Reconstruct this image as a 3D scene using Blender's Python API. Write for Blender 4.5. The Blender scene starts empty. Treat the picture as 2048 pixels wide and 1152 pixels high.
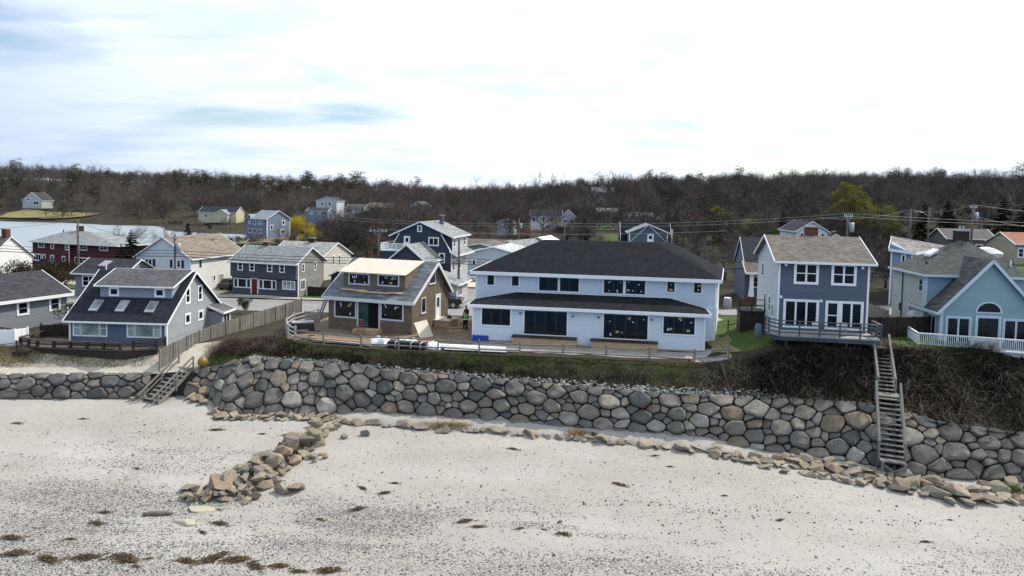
import bpy, bmesh, math, random
import numpy as np
from mathutils import Vector, Matrix, noise as mnoise

sc = bpy.context.scene
COL = sc.collection
R = math.radians

# ---------------------------------------------------------------- camera
CAM_Z = 12.2
cam_d = bpy.data.cameras.new('camera'); cam = bpy.data.objects.new('camera', cam_d); COL.objects.link(cam)
cam_d.sensor_width = 36.0; cam_d.lens = 36.0 * 1365.0 / 2048.0
cam_d.shift_y = -(576 - 471) / 2048.0
cam_d.clip_start = 0.5; cam_d.clip_end = 6000
_pitch, _roll = R(3.0), 0.02
_m = Matrix.Rotation(R(90) - _pitch, 4, 'X') @ Matrix.Rotation(_roll, 4, 'Z')
_m.translation = (0, 0, CAM_Z)
cam.matrix_world = _m
sc.camera = cam

# ---------------------------------------------------------------- light
SUN_AZ, SUN_EL = 60.0, 48.0          # degrees to the right of the view axis, above the horizon
sun_dir = Vector((math.sin(R(SUN_AZ)) * math.cos(R(SUN_EL)), math.cos(R(SUN_AZ)) * math.cos(R(SUN_EL)), math.sin(R(SUN_EL))))
sun_d = bpy.data.lights.new('sun', 'SUN'); sun = bpy.data.objects.new('sun', sun_d); COL.objects.link(sun)
sun_d.energy = 4.6; sun_d.angle = R(1.2); sun_d.color = (1.0, 0.93, 0.82)
sun.rotation_euler = sun_dir.to_track_quat('Z', 'Y').to_euler()
sun.location = (60, 60, 80)

world = bpy.data.worlds.new('World'); sc.world = world; world.use_nodes = True
wn, wl = world.node_tree.nodes, world.node_tree.links
for n in list(wn): wn.remove(n)
def W(t, **k):
    n = wn.new(t)
    for a, b in k.items(): setattr(n, a, b)
    return n
sky = W('ShaderNodeTexSky', sky_type='NISHITA'); sky.sun_disc = False
sky.sun_elevation = R(SUN_EL); sky.sun_rotation = R(SUN_AZ); sky.altitude = 10; sky.air_density = 1.0; sky.dust_density = 0.4; sky.ozone_density = 1.5
tc = W('ShaderNodeTexCoord'); sep = W('ShaderNodeSeparateXYZ'); wl.new(tc.outputs['Generated'], sep.inputs[0])
zz = W('ShaderNodeMath', operation='MAXIMUM'); zz.inputs[1].default_value = 0.0; wl.new(sep.outputs['Z'], zz.inputs[0])
za = W('ShaderNodeMath', operation='ADD'); za.inputs[1].default_value = 0.10; wl.new(zz.outputs[0], za.inputs[0])
dx = W('ShaderNodeMath', operation='DIVIDE'); wl.new(sep.outputs['X'], dx.inputs[0]); wl.new(za.outputs[0], dx.inputs[1])
dy = W('ShaderNodeMath', operation='DIVIDE'); wl.new(sep.outputs['Y'], dy.inputs[0]); wl.new(za.outputs[0], dy.inputs[1])
cmb = W('ShaderNodeCombineXYZ'); wl.new(dx.outputs[0], cmb.inputs[0]); wl.new(dy.outputs[0], cmb.inputs[1]); cmb.inputs[2].default_value = 3.7
mp = W('ShaderNodeMapping'); mp.inputs['Location'].default_value = (1.3, 0.4, 0); mp.inputs['Scale'].default_value = (0.62, 0.80, 1); wl.new(cmb.outputs[0], mp.inputs[0])
nz = W('ShaderNodeTexNoise'); nz.inputs['Scale'].default_value = 0.95; nz.inputs['Detail'].default_value = 7; nz.inputs['Roughness'].default_value = 0.52; nz.inputs['Distortion'].default_value = 0.35; wl.new(mp.outputs[0], nz.inputs['Vector'])
rp = W('ShaderNodeValToRGB'); wl.new(nz.outputs['Fac'], rp.inputs[0])
rp.color_ramp.elements[0].position = 0.30; rp.color_ramp.elements[0].color = (0, 0, 0, 1)
rp.color_ramp.elements[1].position = 0.46; rp.color_ramp.elements[1].color = (1, 1, 1, 1)
n2 = W('ShaderNodeTexNoise'); n2.inputs['Scale'].default_value = 2.1; n2.inputs['Detail'].default_value = 6; wl.new(mp.outputs[0], n2.inputs['Vector'])
cl = W('ShaderNodeMixRGB'); cl.inputs[1].default_value = (6.3, 7.0, 7.7, 1); cl.inputs[2].default_value = (8.0, 8.2, 8.4, 1)
r2 = W('ShaderNodeValToRGB'); r2.color_ramp.elements[0].position = 0.34; r2.color_ramp.elements[1].position = 0.56; wl.new(n2.outputs['Fac'], r2.inputs[0]); wl.new(r2.outputs[0], cl.inputs[0])
# clouds scatter forward: brighter and whiter towards the sun, greyer blue away from it
vd = W('ShaderNodeVectorMath', operation='DOT_PRODUCT'); wl.new(tc.outputs['Generated'], vd.inputs[0]); vd.inputs[1].default_value = tuple(sun_dir)
fw_ = W('ShaderNodeMapRange'); wl.new(vd.outputs['Value'], fw_.inputs['Value']); fw_.inputs['From Min'].default_value = -0.5; fw_.inputs['From Max'].default_value = 0.45; fw_.inputs['To Min'].default_value = 0.0; fw_.inputs['To Max'].default_value = 1.0; fw_.interpolation_type = 'SMOOTHSTEP'
tint = W('ShaderNodeMixRGB'); wl.new(fw_.outputs[0], tint.inputs[0]); tint.inputs[1].default_value = (0.15, 0.31, 0.56, 1); tint.inputs[2].default_value = (1.04, 1.06, 1.10, 1)
cm = W('ShaderNodeMixRGB', blend_type='MULTIPLY'); cm.inputs[0].default_value = 1.0; wl.new(cl.outputs[0], cm.inputs[1]); wl.new(tint.outputs[0], cm.inputs[2])
mx = W('ShaderNodeMixRGB'); wl.new(rp.outputs[0], mx.inputs[0]); wl.new(sky.outputs[0], mx.inputs[1]); wl.new(cm.outputs[0], mx.inputs[2])
bg = W('ShaderNodeBackground'); bg.inputs[1].default_value = 0.15; wl.new(mx.outputs[0], bg.inputs[0])
wo = W('ShaderNodeOutputWorld'); wl.new(bg.outputs[0], wo.inputs[0])

sc.view_settings.view_transform = 'Standard'; sc.view_settings.look = 'None'
sc.view_settings.exposure = -0.05; sc.view_settings.gamma = 1.0; sc.view_settings.use_curve_mapping = False
sc.render.engine = 'CYCLES'
try:
    sc.cycles.use_denoising = True
    sc.cycles.max_bounces = 6; sc.cycles.diffuse_bounces = 3; sc.cycles.glossy_bounces = 3; sc.cycles.transparent_max_bounces = 4
    sc.cycles.sample_clamp_indirect = 6
except Exception: pass

# ---------------------------------------------------------------- materials
MATS = {}
class NT:
    def __init__(s, name):
        s.m = bpy.data.materials.new(name); s.m.use_nodes = True
        s.n = s.m.node_tree.nodes; s.l = s.m.node_tree.links
        s.b = s.n['Principled BSDF']
    def N(s, t, ins=None, **k):
        n = s.n.new(t)
        for a, b in k.items(): setattr(n, a, b)
        for a, b in (ins or {}).items():
            if hasattr(b, 'node') and hasattr(b, 'is_output'): s.l.new(b, n.inputs[a])
            else: n.inputs[a].default_value = b
        return n
    def math(s, op, a, b=0.0, c=0.0):
        n = s.n.new('ShaderNodeMath'); n.operation = op
        for i, v in enumerate((a, b, c)):
            if hasattr(v, 'is_output'): s.l.new(v, n.inputs[i])
            else: n.inputs[i].default_value = v
        return n.outputs[0]
    def mix(s, f, a, b, mode='MIX'):
        n = s.n.new('ShaderNodeMixRGB'); n.blend_type = mode
        for i, v in enumerate((f, a, b)):
            if hasattr(v, 'is_output'): s.l.new(v, n.inputs[i])
            elif i == 0: n.inputs[0].default_value = v
            else: n.inputs[i].default_value = (*v[:3], 1)
        return n.outputs[0]
    def ramp(s, f, stops, interp='LINEAR'):
        n = s.n.new('ShaderNodeValToRGB'); n.color_ramp.interpolation = interp
        e = n.color_ramp.elements
        while len(e) < len(stops): e.new(0.5)
        for q, (p, c) in zip(e, stops):
            q.position = p; q.color = (*(c if isinstance(c, tuple) else (c, c, c)), 1)
        s.l.new(f, n.inputs[0]); return n.outputs[0]
    def coord(s, which='Object'): return s.n.new('ShaderNodeTexCoord').outputs[which]
    def pos(s): return s.n.new('ShaderNodeNewGeometry').outputs['Position']
    def noise(s, vec, scale, detail=4, rough=0.55):
        return s.N('ShaderNodeTexNoise', {'Vector': vec, 'Scale': scale, 'Detail': detail, 'Roughness': rough}).outputs['Fac']
    def mapping(s, vec, scale=(1, 1, 1), rot=(0, 0, 0)):
        return s.N('ShaderNodeMapping', {'Vector': vec, 'Scale': scale, 'Rotation': rot}).outputs[0]
    def bump(s, h, strength=0.5, dist=0.05):
        n = s.N('ShaderNodeBump', {'Height': h, 'Strength': strength, 'Distance': dist})
        s.l.new(n.outputs[0], s.b.inputs['Normal'])
    def out(s, col=None, rough=0.8, spec=0.3, metal=0.0):
        if col is not None:
            if hasattr(col, 'is_output'): s.l.new(col, s.b.inputs['Base Color'])
            else: s.b.inputs['Base Color'].default_value = (*col[:3], 1)
        if hasattr(rough, 'is_output'): s.l.new(rough, s.b.inputs['Roughness'])
        else: s.b.inputs['Roughness'].default_value = rough
        s.b.inputs['Specular IOR Level'].default_value = spec; s.b.inputs['Metallic'].default_value = metal
        return s.m

def sc3(c, k): return tuple(min(1, x * k) for x in c)
def plain(name, col, rough=0.75, spec=0.3, vary=0.12, scale=2.5, fine=18, metal=0.0, bump=0.0):
    if name in MATS: return MATS[name]
    t = NT(name); o = t.coord()
    a = t.noise(o, scale, 5); b = t.noise(o, fine, 3)
    f = t.math('ADD', t.math('MULTIPLY', a, 0.65), t.math('MULTIPLY', b, 0.35))
    c = t.ramp(f, [(0.3, sc3(col, 1 - vary)), (0.7, sc3(col, 1 + vary))])
    if bump: t.bump(b, bump, 0.03)
    MATS[name] = t.out(c, rough, spec, metal); return MATS[name]
def rnd_plain(name, stops, rough=0.8, spec=0.25, scale=3.0, vary=0.25, bump=0.5):
    """colour picked per object (Object Info > Random), grain from noise"""
    if name in MATS: return MATS[name]
    t = NT(name); r = t.N('ShaderNodeObjectInfo').outputs['Random']; o = t.coord()
    c = t.ramp(r, stops)
    n = t.noise(o, scale, 6, 0.62); n2 = t.noise(o, scale * 7, 4, 0.6)
    k = t.math('ADD', t.math('MULTIPLY', n, 0.75), t.math('MULTIPLY', n2, 0.45))
    g = t.ramp(k, [(0.35, 1 - vary), (0.8, 1 + vary)])
    c2 = t.mix(1.0, t.mix(1.0, c, g, 'MULTIPLY'), (1.04, 1.0, 0.93), 'MULTIPLY')
    if bump: t.bump(k, bump, 0.06)
    MATS[name] = t.out(c2, rough, spec); return MATS[name]
def siding(name, col, pitch=0.13, vary=0.07, rough=0.65, vertical=False, strength=0.7):
    """lap siding: the laps are relief along local height (or boards along the wall)"""
    if name in MATS: return MATS[name]
    t = NT(name); o = t.coord(); s = t.N('ShaderNodeSeparateXYZ', {0: o})
    x = s.outputs[2] if not vertical else t.math('ADD', s.outputs[0], s.outputs[1])
    fr = t.math('FRACT', t.math('DIVIDE', x, pitch)); row = t.math('FLOOR', t.math('DIVIDE', x, pitch))
    wn_ = t.N('ShaderNodeTexWhiteNoise', {'W': row}, noise_dimensions='1D').outputs['Value']
    n = t.noise(o, 1.4, 5); f = t.math('ADD', t.math('MULTIPLY', n, 0.6), t.math('MULTIPLY', wn_, 0.4))
    c = t.ramp(f, [(0.25, sc3(col, 1 - vary)), (0.75, sc3(col, 1 + vary))])
    h = t.math('SUBTRACT', 1.0, fr) if not vertical else t.math('GREATER_THAN', fr, 0.12)
    t.bump(h, strength, 0.055 if not vertical else 0.03)
    MATS[name] = t.out(c, rough, 0.3); return MATS[name]
def shingle(name, col, tab=0.32, course=0.085, vary=0.28, rough=0.92):
    """asphalt shingles: tabs of slightly different grey in courses"""
    if name in MATS: return MATS[name]
    t = NT(name); o = t.coord(); s = t.N('ShaderNodeSeparateXYZ', {0: o})
    row = t.math('FLOOR', t.math('DIVIDE', s.outputs[2], course))
    off = t.N('ShaderNodeTexWhiteNoise', {'W': row}, noise_dimensions='1D').outputs['Value']
    xx = t.math('ADD', t.math('DIVIDE', t.math('ADD', s.outputs[0], t.math('MULTIPLY', s.outputs[1], 0.37)), tab), off)
    cell = t.N('ShaderNodeCombineXYZ', {0: t.math('FLOOR', xx), 1: row}).outputs[0]
    w = t.N('ShaderNodeTexWhiteNoise', {'Vector': cell}, noise_dimensions='2D').outputs['Value']
    n = t.noise(o, 0.6, 5); n2 = t.noise(o, 30, 2)
    f = t.math('ADD', t.math('ADD', t.math('MULTIPLY', w, 0.45), t.math('MULTIPLY', n, 0.4)), t.math('MULTIPLY', n2, 0.2))
    c = t.ramp(f, [(0.25, sc3(col, 1 - vary)), (0.8, sc3(col, 1 + vary))])
    h = t.math('ADD', t.math('FRACT', t.math('DIVIDE', s.outputs[2], course)), t.math('MULTIPLY', w, 0.5)); t.bump(h, 0.6, 0.02)
    MATS[name] = t.out(c, rough, 0.06); return MATS[name]
def glass_mat(name, col=(0.006, 0.008, 0.011), rough=0.06):
    if name in MATS: return MATS[name]
    t = NT(name); o = t.coord(); n = t.noise(o, 0.8, 3)
    c = t.ramp(n, [(0.35, sc3(col, 0.5)), (0.7, sc3(col, 1.7))])
    t.bump(t.noise(t.pos(), 0.7, 2), 0.12, 0.15)
    MATS[name] = t.out(c, rough, 0.28); return MATS[name]

GLASS = glass_mat('window_glass'); GLASS_CURTAIN = glass_mat('curtained_glass', (0.24, 0.30, 0.29), 0.1)
WHITE = plain('white_trim', (0.80, 0.82, 0.83), 0.5, 0.35, 0.03)
BLACKF = plain('black_frame', (0.012, 0.013, 0.015), 0.45, 0.4, 0.1)
WGREY = plain('weathered_wood', (0.20, 0.185, 0.165), 0.9, 0.15, 0.25, 1.5, 22)
DARKWOOD = plain('dark_stained_wood', (0.035, 0.025, 0.021), 0.7, 0.3, 0.3)
CONC = plain('concrete', (0.33, 0.32, 0.30), 0.9, 0.2, 0.15)
BRICK = plain('chimney_brick', (0.13, 0.055, 0.042), 0.9, 0.15, 0.3, 6, 30)
PINEW = plain('new_lumber', (0.46, 0.33, 0.19), 0.8, 0.2, 0.18, 2, 14)
PLYW = plain('plywood', (0.58, 0.52, 0.44), 0.8, 0.2, 0.14, 1.6, 9)
METALG = plain('galvanised_metal', (0.42, 0.44, 0.45), 0.45, 0.5, 0.12, metal=0.6)
POLEW = plain('pole_wood', (0.13, 0.115, 0.10), 0.9, 0.15, 0.25, 1.2, 14)
CABLE = plain('cable', (0.02, 0.02, 0.022), 0.6, 0.3, 0.1)
CABLEG = plain('bare_conductor', (0.30, 0.31, 0.32), 0.5, 0.4, 0.1)

# ---------------------------------------------------------------- mesh building
class MB:
    def __init__(s): s.v = []; s.f = []
    def add(s, vs, fs):
        o = len(s.v); s.v += [tuple(p) for p in vs]; s.f += [tuple(i + o for i in q) for q in fs]; return s
    BF = [(0, 3, 2, 1), (4, 5, 6, 7), (0, 1, 5, 4), (1, 2, 6, 5), (2, 3, 7, 6), (3, 0, 4, 7)]
    def box(s, x0, x1, y0, y1, z0, z1):
        return s.add([(x0, y0, z0), (x1, y0, z0), (x1, y1, z0), (x0, y1, z0), (x0, y0, z1), (x1, y0, z1), (x1, y1, z1), (x0, y1, z1)], MB.BF)
    def prism(s, pts, vec):
        n = len(pts); v = Vector(vec); a = [Vector(p) for p in pts]
        return s.add(a + [p + v for p in a], [tuple(range(n))[::-1], tuple(range(n, 2 * n))] + [(i, (i + 1) % n, n + (i + 1) % n, n + i) for i in range(n)])
    def bar(s, p, q, w, h, up=(0, 0, 1)):
        p, q = Vector(p), Vector(q); d = (q - p); L = d.length
        if L < 1e-6: return s
        d /= L; u = Vector(up); x = d.cross(u)
        if x.length < 1e-3: x = d.cross(Vector((0, 1, 0)))
        x.normalize(); z = x.cross(d); x *= w / 2; z *= h / 2
        return s.add([p - x - z, p + x - z, q + x - z, q - x - z, p - x + z, p + x + z, q + x + z, q - x + z], MB.BF)
    def tube(s, pts, rad, n=6, cap=True):
        pts = [Vector(p) for p in pts]
        if not hasattr(rad, '__len__'): rad = [rad] * len(pts)
        vs = []; fs = []
        for i, p in enumerate(pts):
            d = (pts[min(i + 1, len(pts) - 1)] - pts[max(i - 1, 0)]).normalized()
            x = d.cross(Vector((0, 0, 1)))
            if x.length < 1e-3: x = d.cross(Vector((0, 1, 0)))
            x.normalize(); y = d.cross(x)
            vs += [p + (x * math.cos(2 * math.pi * k / n) + y * math.sin(2 * math.pi * k / n)) * rad[i] for k in range(n)]
        for i in range(len(pts) - 1):
            fs += [(i * n + k, i * n + (k + 1) % n, (i + 1) * n + (k + 1) % n, (i + 1) * n + k) for k in range(n)]
        if cap: fs += [tuple(range(n))[::-1], tuple(range((len(pts) - 1) * n, len(pts) * n))]
        return s.add(vs, fs)
    def shell(s, top, faces, t):
        """top surface of a roof or slab given thickness t downwards"""
        n = len(top); bot = [(p[0], p[1], p[2] - t) for p in top]; ed = {}
        for f in faces:
            for i in range(len(f)): ed[(f[i], f[(i + 1) % len(f)])] = 1
        fs = list(faces) + [tuple(i + n for i in f[::-1]) for f in faces]
        for (a, b) in ed:
            if (b, a) not in ed: fs.append((b, a, a + n, b + n))
        return s.add(list(top) + bot, fs)
    def mesh(s, name):
        me = bpy.data.meshes.new(name); me.from_pydata(s.v, [], s.f)
        bm = bmesh.new(); bm.from_mesh(me); bmesh.ops.recalc_face_normals(bm, faces=bm.faces); bm.to_mesh(me); bm.free()
        return me
    def build(s, name, mat, parent=None, smooth=False):
        return mk(name, s.mesh(name), mat, parent, smooth)
def mk(name, me, mat=None, parent=None, smooth=False):
    o = bpy.data.objects.new(name, me)
    if mat is not None and not me.materials: me.materials.append(mat)
    if smooth: me.polygons.foreach_set('use_smooth', [True] * len(me.polygons))
    COL.objects.link(o)
    if parent is not None: o.parent = parent
    return o
def tag(o, label=None, cat=None, group=None, kind=None):
    if label: o['label'] = label
    if cat: o['category'] = cat
    if group: o['group'] = group
    if kind: o['kind'] = kind
    return o
def empty(name, loc, rz=0.0, label=None, cat=None, group=None):
    o = bpy.data.objects.new(name, None); COL.objects.link(o); o.empty_display_size = 0.5
    o.location = loc; o.rotation_euler = (0, 0, rz); return tag(o, label, cat, group)
def copy_tree(o, parent=None):
    c = o.copy(); COL.objects.link(c); c.parent = parent
    for ch in o.children: copy_tree(ch, c)
    return c
def np_mesh(name, verts, faces, mat, kind=None, parent=None, smooth=False):
    me = bpy.data.meshes.new(name)
    verts = np.asarray(verts, np.float32); faces = np.asarray(faces, np.int32); k = faces.shape[1]
    me.vertices.add(len(verts)); me.vertices.foreach_set('co', verts.ravel())
    me.loops.add(faces.size); me.loops.foreach_set('vertex_index', faces.ravel())
    me.polygons.add(len(faces)); me.polygons.foreach_set('loop_start', np.arange(0, faces.size, k, dtype=np.int32)); me.polygons.foreach_set('loop_total', np.full(len(faces), k, np.int32))
    me.update(calc_edges=True); me.validate()
    o = mk(name, me, mat, parent, smooth)
    if kind: o['kind'] = kind
    return o
def lerp(a, b, t): return a + (b - a) * t
# ---------------------------------------------------------------- terrain
GX = [-420, -300, -240, -170, -120, -90, -70, -45, -30, -22, -17, 0, 15, 18, 22, 32, 45, 70, 120, 240, 420]
GROWS = {
  40:  [-1.2] * 6 + [-1.2, -1.1, -1.0, -0.5, 0, 0, 0, .5, 1.3, 1.4, 1.5, 1.6, 2, 2, 2],
  60:  [-1.2] * 6 + [-1.2, -1.1, -0.9, -0.4, 0, 0, 0, .5, 1.4, 1.5, 1.6, 1.8, 2, 2, 2],
  70:  [-1.2] * 6 + [-1.1, -1.0, -0.7, -0.5, -.2, -.1, 0, .3, .8, 1.2, 1.5, 2, 2.5, 3, 3],
  78:  [-1.3] * 6 + [-1.0, -0.8, -0.65, -0.6, -.6, -.5, -.3, -.1, .1, .7, 1.3, 2.2, 3, 4, 4],
  100: [-1.8, -1.8, -1.8, -1.6, -1.5, -1.3, -1.1, -.9, -.9, -.8, -.8, -.7, -.4, -.2, .2, 1.0, 1.8, 3.4, 5, 6, 6],
  135: [-2.4, -2.4, -2.3, -2.2, -2.0, -1.8, -1.6, -1.4, -1.3, -1.1, -1., -.5, .3, .5, .9, 1.8, 3, 5, 7, 9, 9],
  165: [-2.9, -2.9, -2.9, -2.8, -2.7, -2.4, -1.9, -1.3, -1., -.6, -.4, .7, 1.6, 1.8, 2.2, 3, 4.2, 6, 9, 11, 11],
  185: [-3.9, -3.9, -3.9, -3.8, -3.4, -2.4, -1.2, -.6, -.2, .3, .6, 1.7, 2.3, 2.5, 2.8, 3.6, 4.8, 7, 10, 12, 12],
  205: [-4, -4, -4, -4, -4, -3.4, 0.2, .4, .8, 1.3, 1.6, 2.5, 3.1, 3.2, 3.4, 4, 5.4, 7.5, 11, 13, 13],
  250: [-4, -4, -4, -4, -4, -3.8, -0.8, 1.4, 2.2, 2.6, 2.8, 3.6, 4.2, 4.4, 4.6, 5.2, 6.4, 8.5, 12, 15, 15],
  295: [-4, -4, -4, -4, -1.2, 1.4, 2.6, 3.4, 4, 4.4, 4.6, 5.2, 6, 6.2, 6.6, 7.4, 8.4, 10.5, 14, 17, 17],
  318: [-4, -4, -4, -2.6, 0.8, 2.6, 3.6, 4.6, 5.2, 5.6, 6, 7, 7.6, 7.8, 8.2, 9, 10, 12, 16, 19, 19],
  345: [-3.2, -2.6, -1.5, 1, 3, 4.4, 5.2, 6, 6.6, 7, 7.4, 8.4, 9.4, 9.6, 10, 11, 12, 14, 18, 21, 21],
  400: [7, 7, 8, 7.5, 7.5, 7.5, 7.5, 8, 8, 8, 8, 9, 9.5, 9.5, 10, 10.5, 11, 12, 14, 18, 18],
  480: [18, 17, 15, 13, 13, 12, 11, 9.5, 9, 8.5, 8.5, 10, 11, 11, 11.5, 12.5, 14, 16, 19, 24, 24],
  600: [21, 20, 18, 17, 16, 14, 12, 10, 10, 10, 10, 11, 12.5, 13, 13.5, 15, 17, 20, 25, 30, 30],
  800: [22, 22, 21, 20, 18, 16, 14, 12, 11, 11, 11, 12, 13, 14, 15, 17, 20, 24, 30, 36, 36],
  1500: [22, 22, 21, 20, 18, 16, 14, 12, 11, 11, 11, 12, 13, 14, 15, 17, 20, 24, 30, 36, 36]}
_gy = np.array(sorted(GROWS)); _gx = np.array(GX, float); _gz = np.array([GROWS[k] for k in sorted(GROWS)], float)
def hgt(x, y):
    x = np.asarray(x, float); y = np.asarray(y, float)
    j = np.clip(np.searchsorted(_gy, y) - 1, 0, len(_gy) - 2); t = np.clip((y - _gy[j]) / (_gy[j + 1] - _gy[j]), 0, 1)
    i = np.clip(np.searchsorted(_gx, x) - 1, 0, len(_gx) - 2); s = np.clip((x - _gx[i]) / (_gx[i + 1] - _gx[i]), 0, 1)
    s = s * s * (3 - 2 * s)
    return (_gz[j, i] * (1 - s) + _gz[j, i + 1] * s) * (1 - t) + (_gz[j + 1, i] * (1 - s) + _gz[j + 1, i + 1] * s) * t
def hz(x, y): return float(hgt(x, y))

# shoreline columns: wall toe, wall top, lot edge
KEYS = [  # toe xyz, top xyz, lot edge xy
  ((-85, 51, -4.2), (-85, 52.2, -2.3), (-85, 56)),
  ((-60, 51.6, -4.2), (-60, 52.8, -2.3), (-60, 56.5)),
  ((-40, 52.7, -4.2), (-40.1, 53.8, -2.4), (-40, 57)),
  ((-34, 53.1, -4.2), (-34.3, 54.3, -2.4), (-34.4, 57.2)),
  ((-29.3, 53.7, -4.2), (-29.4, 54.7, -2.35), (-29.6, 57.4)),
  ((-27, 53.9, -4.15), (-26.8, 54.9, -2.15), (-26.4, 58.5)),
  ((-24.4, 54.0, -4.15), (-24.3, 55.3, -1.9), (-23.2, 59.5)),
  ((-23.0, 52.6, -4.25), (-22.2, 55.0, -1.3), (-21.0, 59.3)),
  ((-21.9, 51.2, -4.35), (-21.0, 54.6, -1.0), (-19.6, 58.2)),
  ((-19.6, 50.7, -4.4), (-19.2, 54.0, -0.95), (-18.4, 56.3)),
  ((-14.3, 50.9, -4.4), (-14.6, 53.6, -1.0), (-15.2, 55.2)),
  ((-8.1, 50.3, -4.45), (-8.3, 52.2, -1.2), (-8.9, 53.8)),
  ((-.6, 49.5, -4.5), (-.7, 51.1, -1.35), (-.7, 53.0)),
  ((6.6, 48.2, -4.55), (6.7, 49.6, -1.45), (6.9, 52.5)),
  ((13.4, 46.9, -4.6), (13.8, 48.6, -1.5), (14.2, 51.3)),
  ((18.3, 45.8, -4.7), (19.3, 48.0, -1.5), (20.2, 51.5)),
  ((23.3, 44.3, -4.8), (24.5, 47.0, -1.5), (25.4, 51.4)),
  ((26.6, 42.7, -4.95), (28.1, 45.3, -1.9), (29.5, 51.4)),
  ((32.8, 42.3, -5), (33.6, 44.2, -2.3), (35.5, 51.6)),
  ((45, 41.5, -5), (45.5, 43.5, -2.3), (46, 51.5)),
  ((85, 40, -5), (85, 42, -2.3), (85, 51))]
_kt = np.array([k[0] for k in KEYS], float); _ku = np.array([k[1] for k in KEYS], float); _kl = np.array([k[2] for k in KEYS], float)
_ks = np.concatenate([[0], np.cumsum(np.linalg.norm(np.diff(_kt[:, :2], axis=0), axis=1))])
S_TOT = float(_ks[-1])
def _cr(arr, s):
    """smooth interpolation along the shore"""
    s = np.clip(np.atleast_1d(np.asarray(s, float)), 0, S_TOT); i = np.clip(np.searchsorted(_ks, s) - 1, 0, len(_ks) - 2)
    t = ((s - _ks[i]) / (_ks[i + 1] - _ks[i]))[:, None]
    h = (_ks[i + 1] - _ks[i])[:, None]
    m = np.zeros_like(arr)
    m[1:-1] = (arr[2:] - arr[:-2]) / (_ks[2:] - _ks[:-2])[:, None]; m[0] = (arr[1] - arr[0]) / (_ks[1] - _ks[0]); m[-1] = (arr[-1] - arr[-2]) / (_ks[-1] - _ks[-2])
    t2, t3 = t * t, t * t * t
    return (2 * t3 - 3 * t2 + 1) * arr[i] + (t3 - 2 * t2 + t) * h * m[i] + (-2 * t3 + 3 * t2) * arr[i + 1] + (t3 - t2) * h * m[i + 1]
def toe(s): return _cr(_kt, s)
def top(s): return _cr(_ku, s)
def lot(s): return _cr(_kl, s)
_ss = np.linspace(0, S_TOT, 700); _toeL = toe(_ss)
def fbm(x, y, sc_=1.0, oct=4, seed=0.0):
    return np.array([mnoise.fractal(Vector((a * sc_ + seed, b * sc_ - seed, seed * 1.7)), 0.9, 2.1, oct) for a, b in zip(np.ravel(x), np.ravel(y))]).reshape(np.shape(x))
def s_of_x(x): return np.interp(x, np.maximum.accumulate(_toeL[:, 0]), _ss)
def beach_z(x, y):
    x = np.asarray(x, float); y = np.asarray(y, float)
    t = toe(np.ravel(s_of_x(x))); ty = t[:, 1].reshape(x.shape); tz = t[:, 2].reshape(x.shape)
    d = np.maximum(ty - y, -0.5)
    right = np.clip((x - 14) / 8, 0, 1)
    return tz + 0.02 - 0.060 * d - 0.00065 * d * d - 0.25 * right * np.clip(d / 2.5, 0, 1) * np.exp(-d / 9)
# beach mesh
def grid_obj(name, P, mat, kind=None, smooth=True):
    nr, nc = P.shape[:2]; idx = np.arange(nr * nc).reshape(nr, nc)
    f = np.stack([idx[:-1, :-1], idx[:-1, 1:], idx[1:, 1:], idx[1:, :-1]], -1).reshape(-1, 4)
    return np_mesh(name, P.reshape(-1, 3), f, mat, kind, smooth=smooth)
cs = np.concatenate([np.linspace(0, 40, 40), np.linspace(40.4, 140, 300), np.linspace(141, S_TOT, 25)]); cs = np.unique(np.clip(cs, 0, S_TOT))

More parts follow.
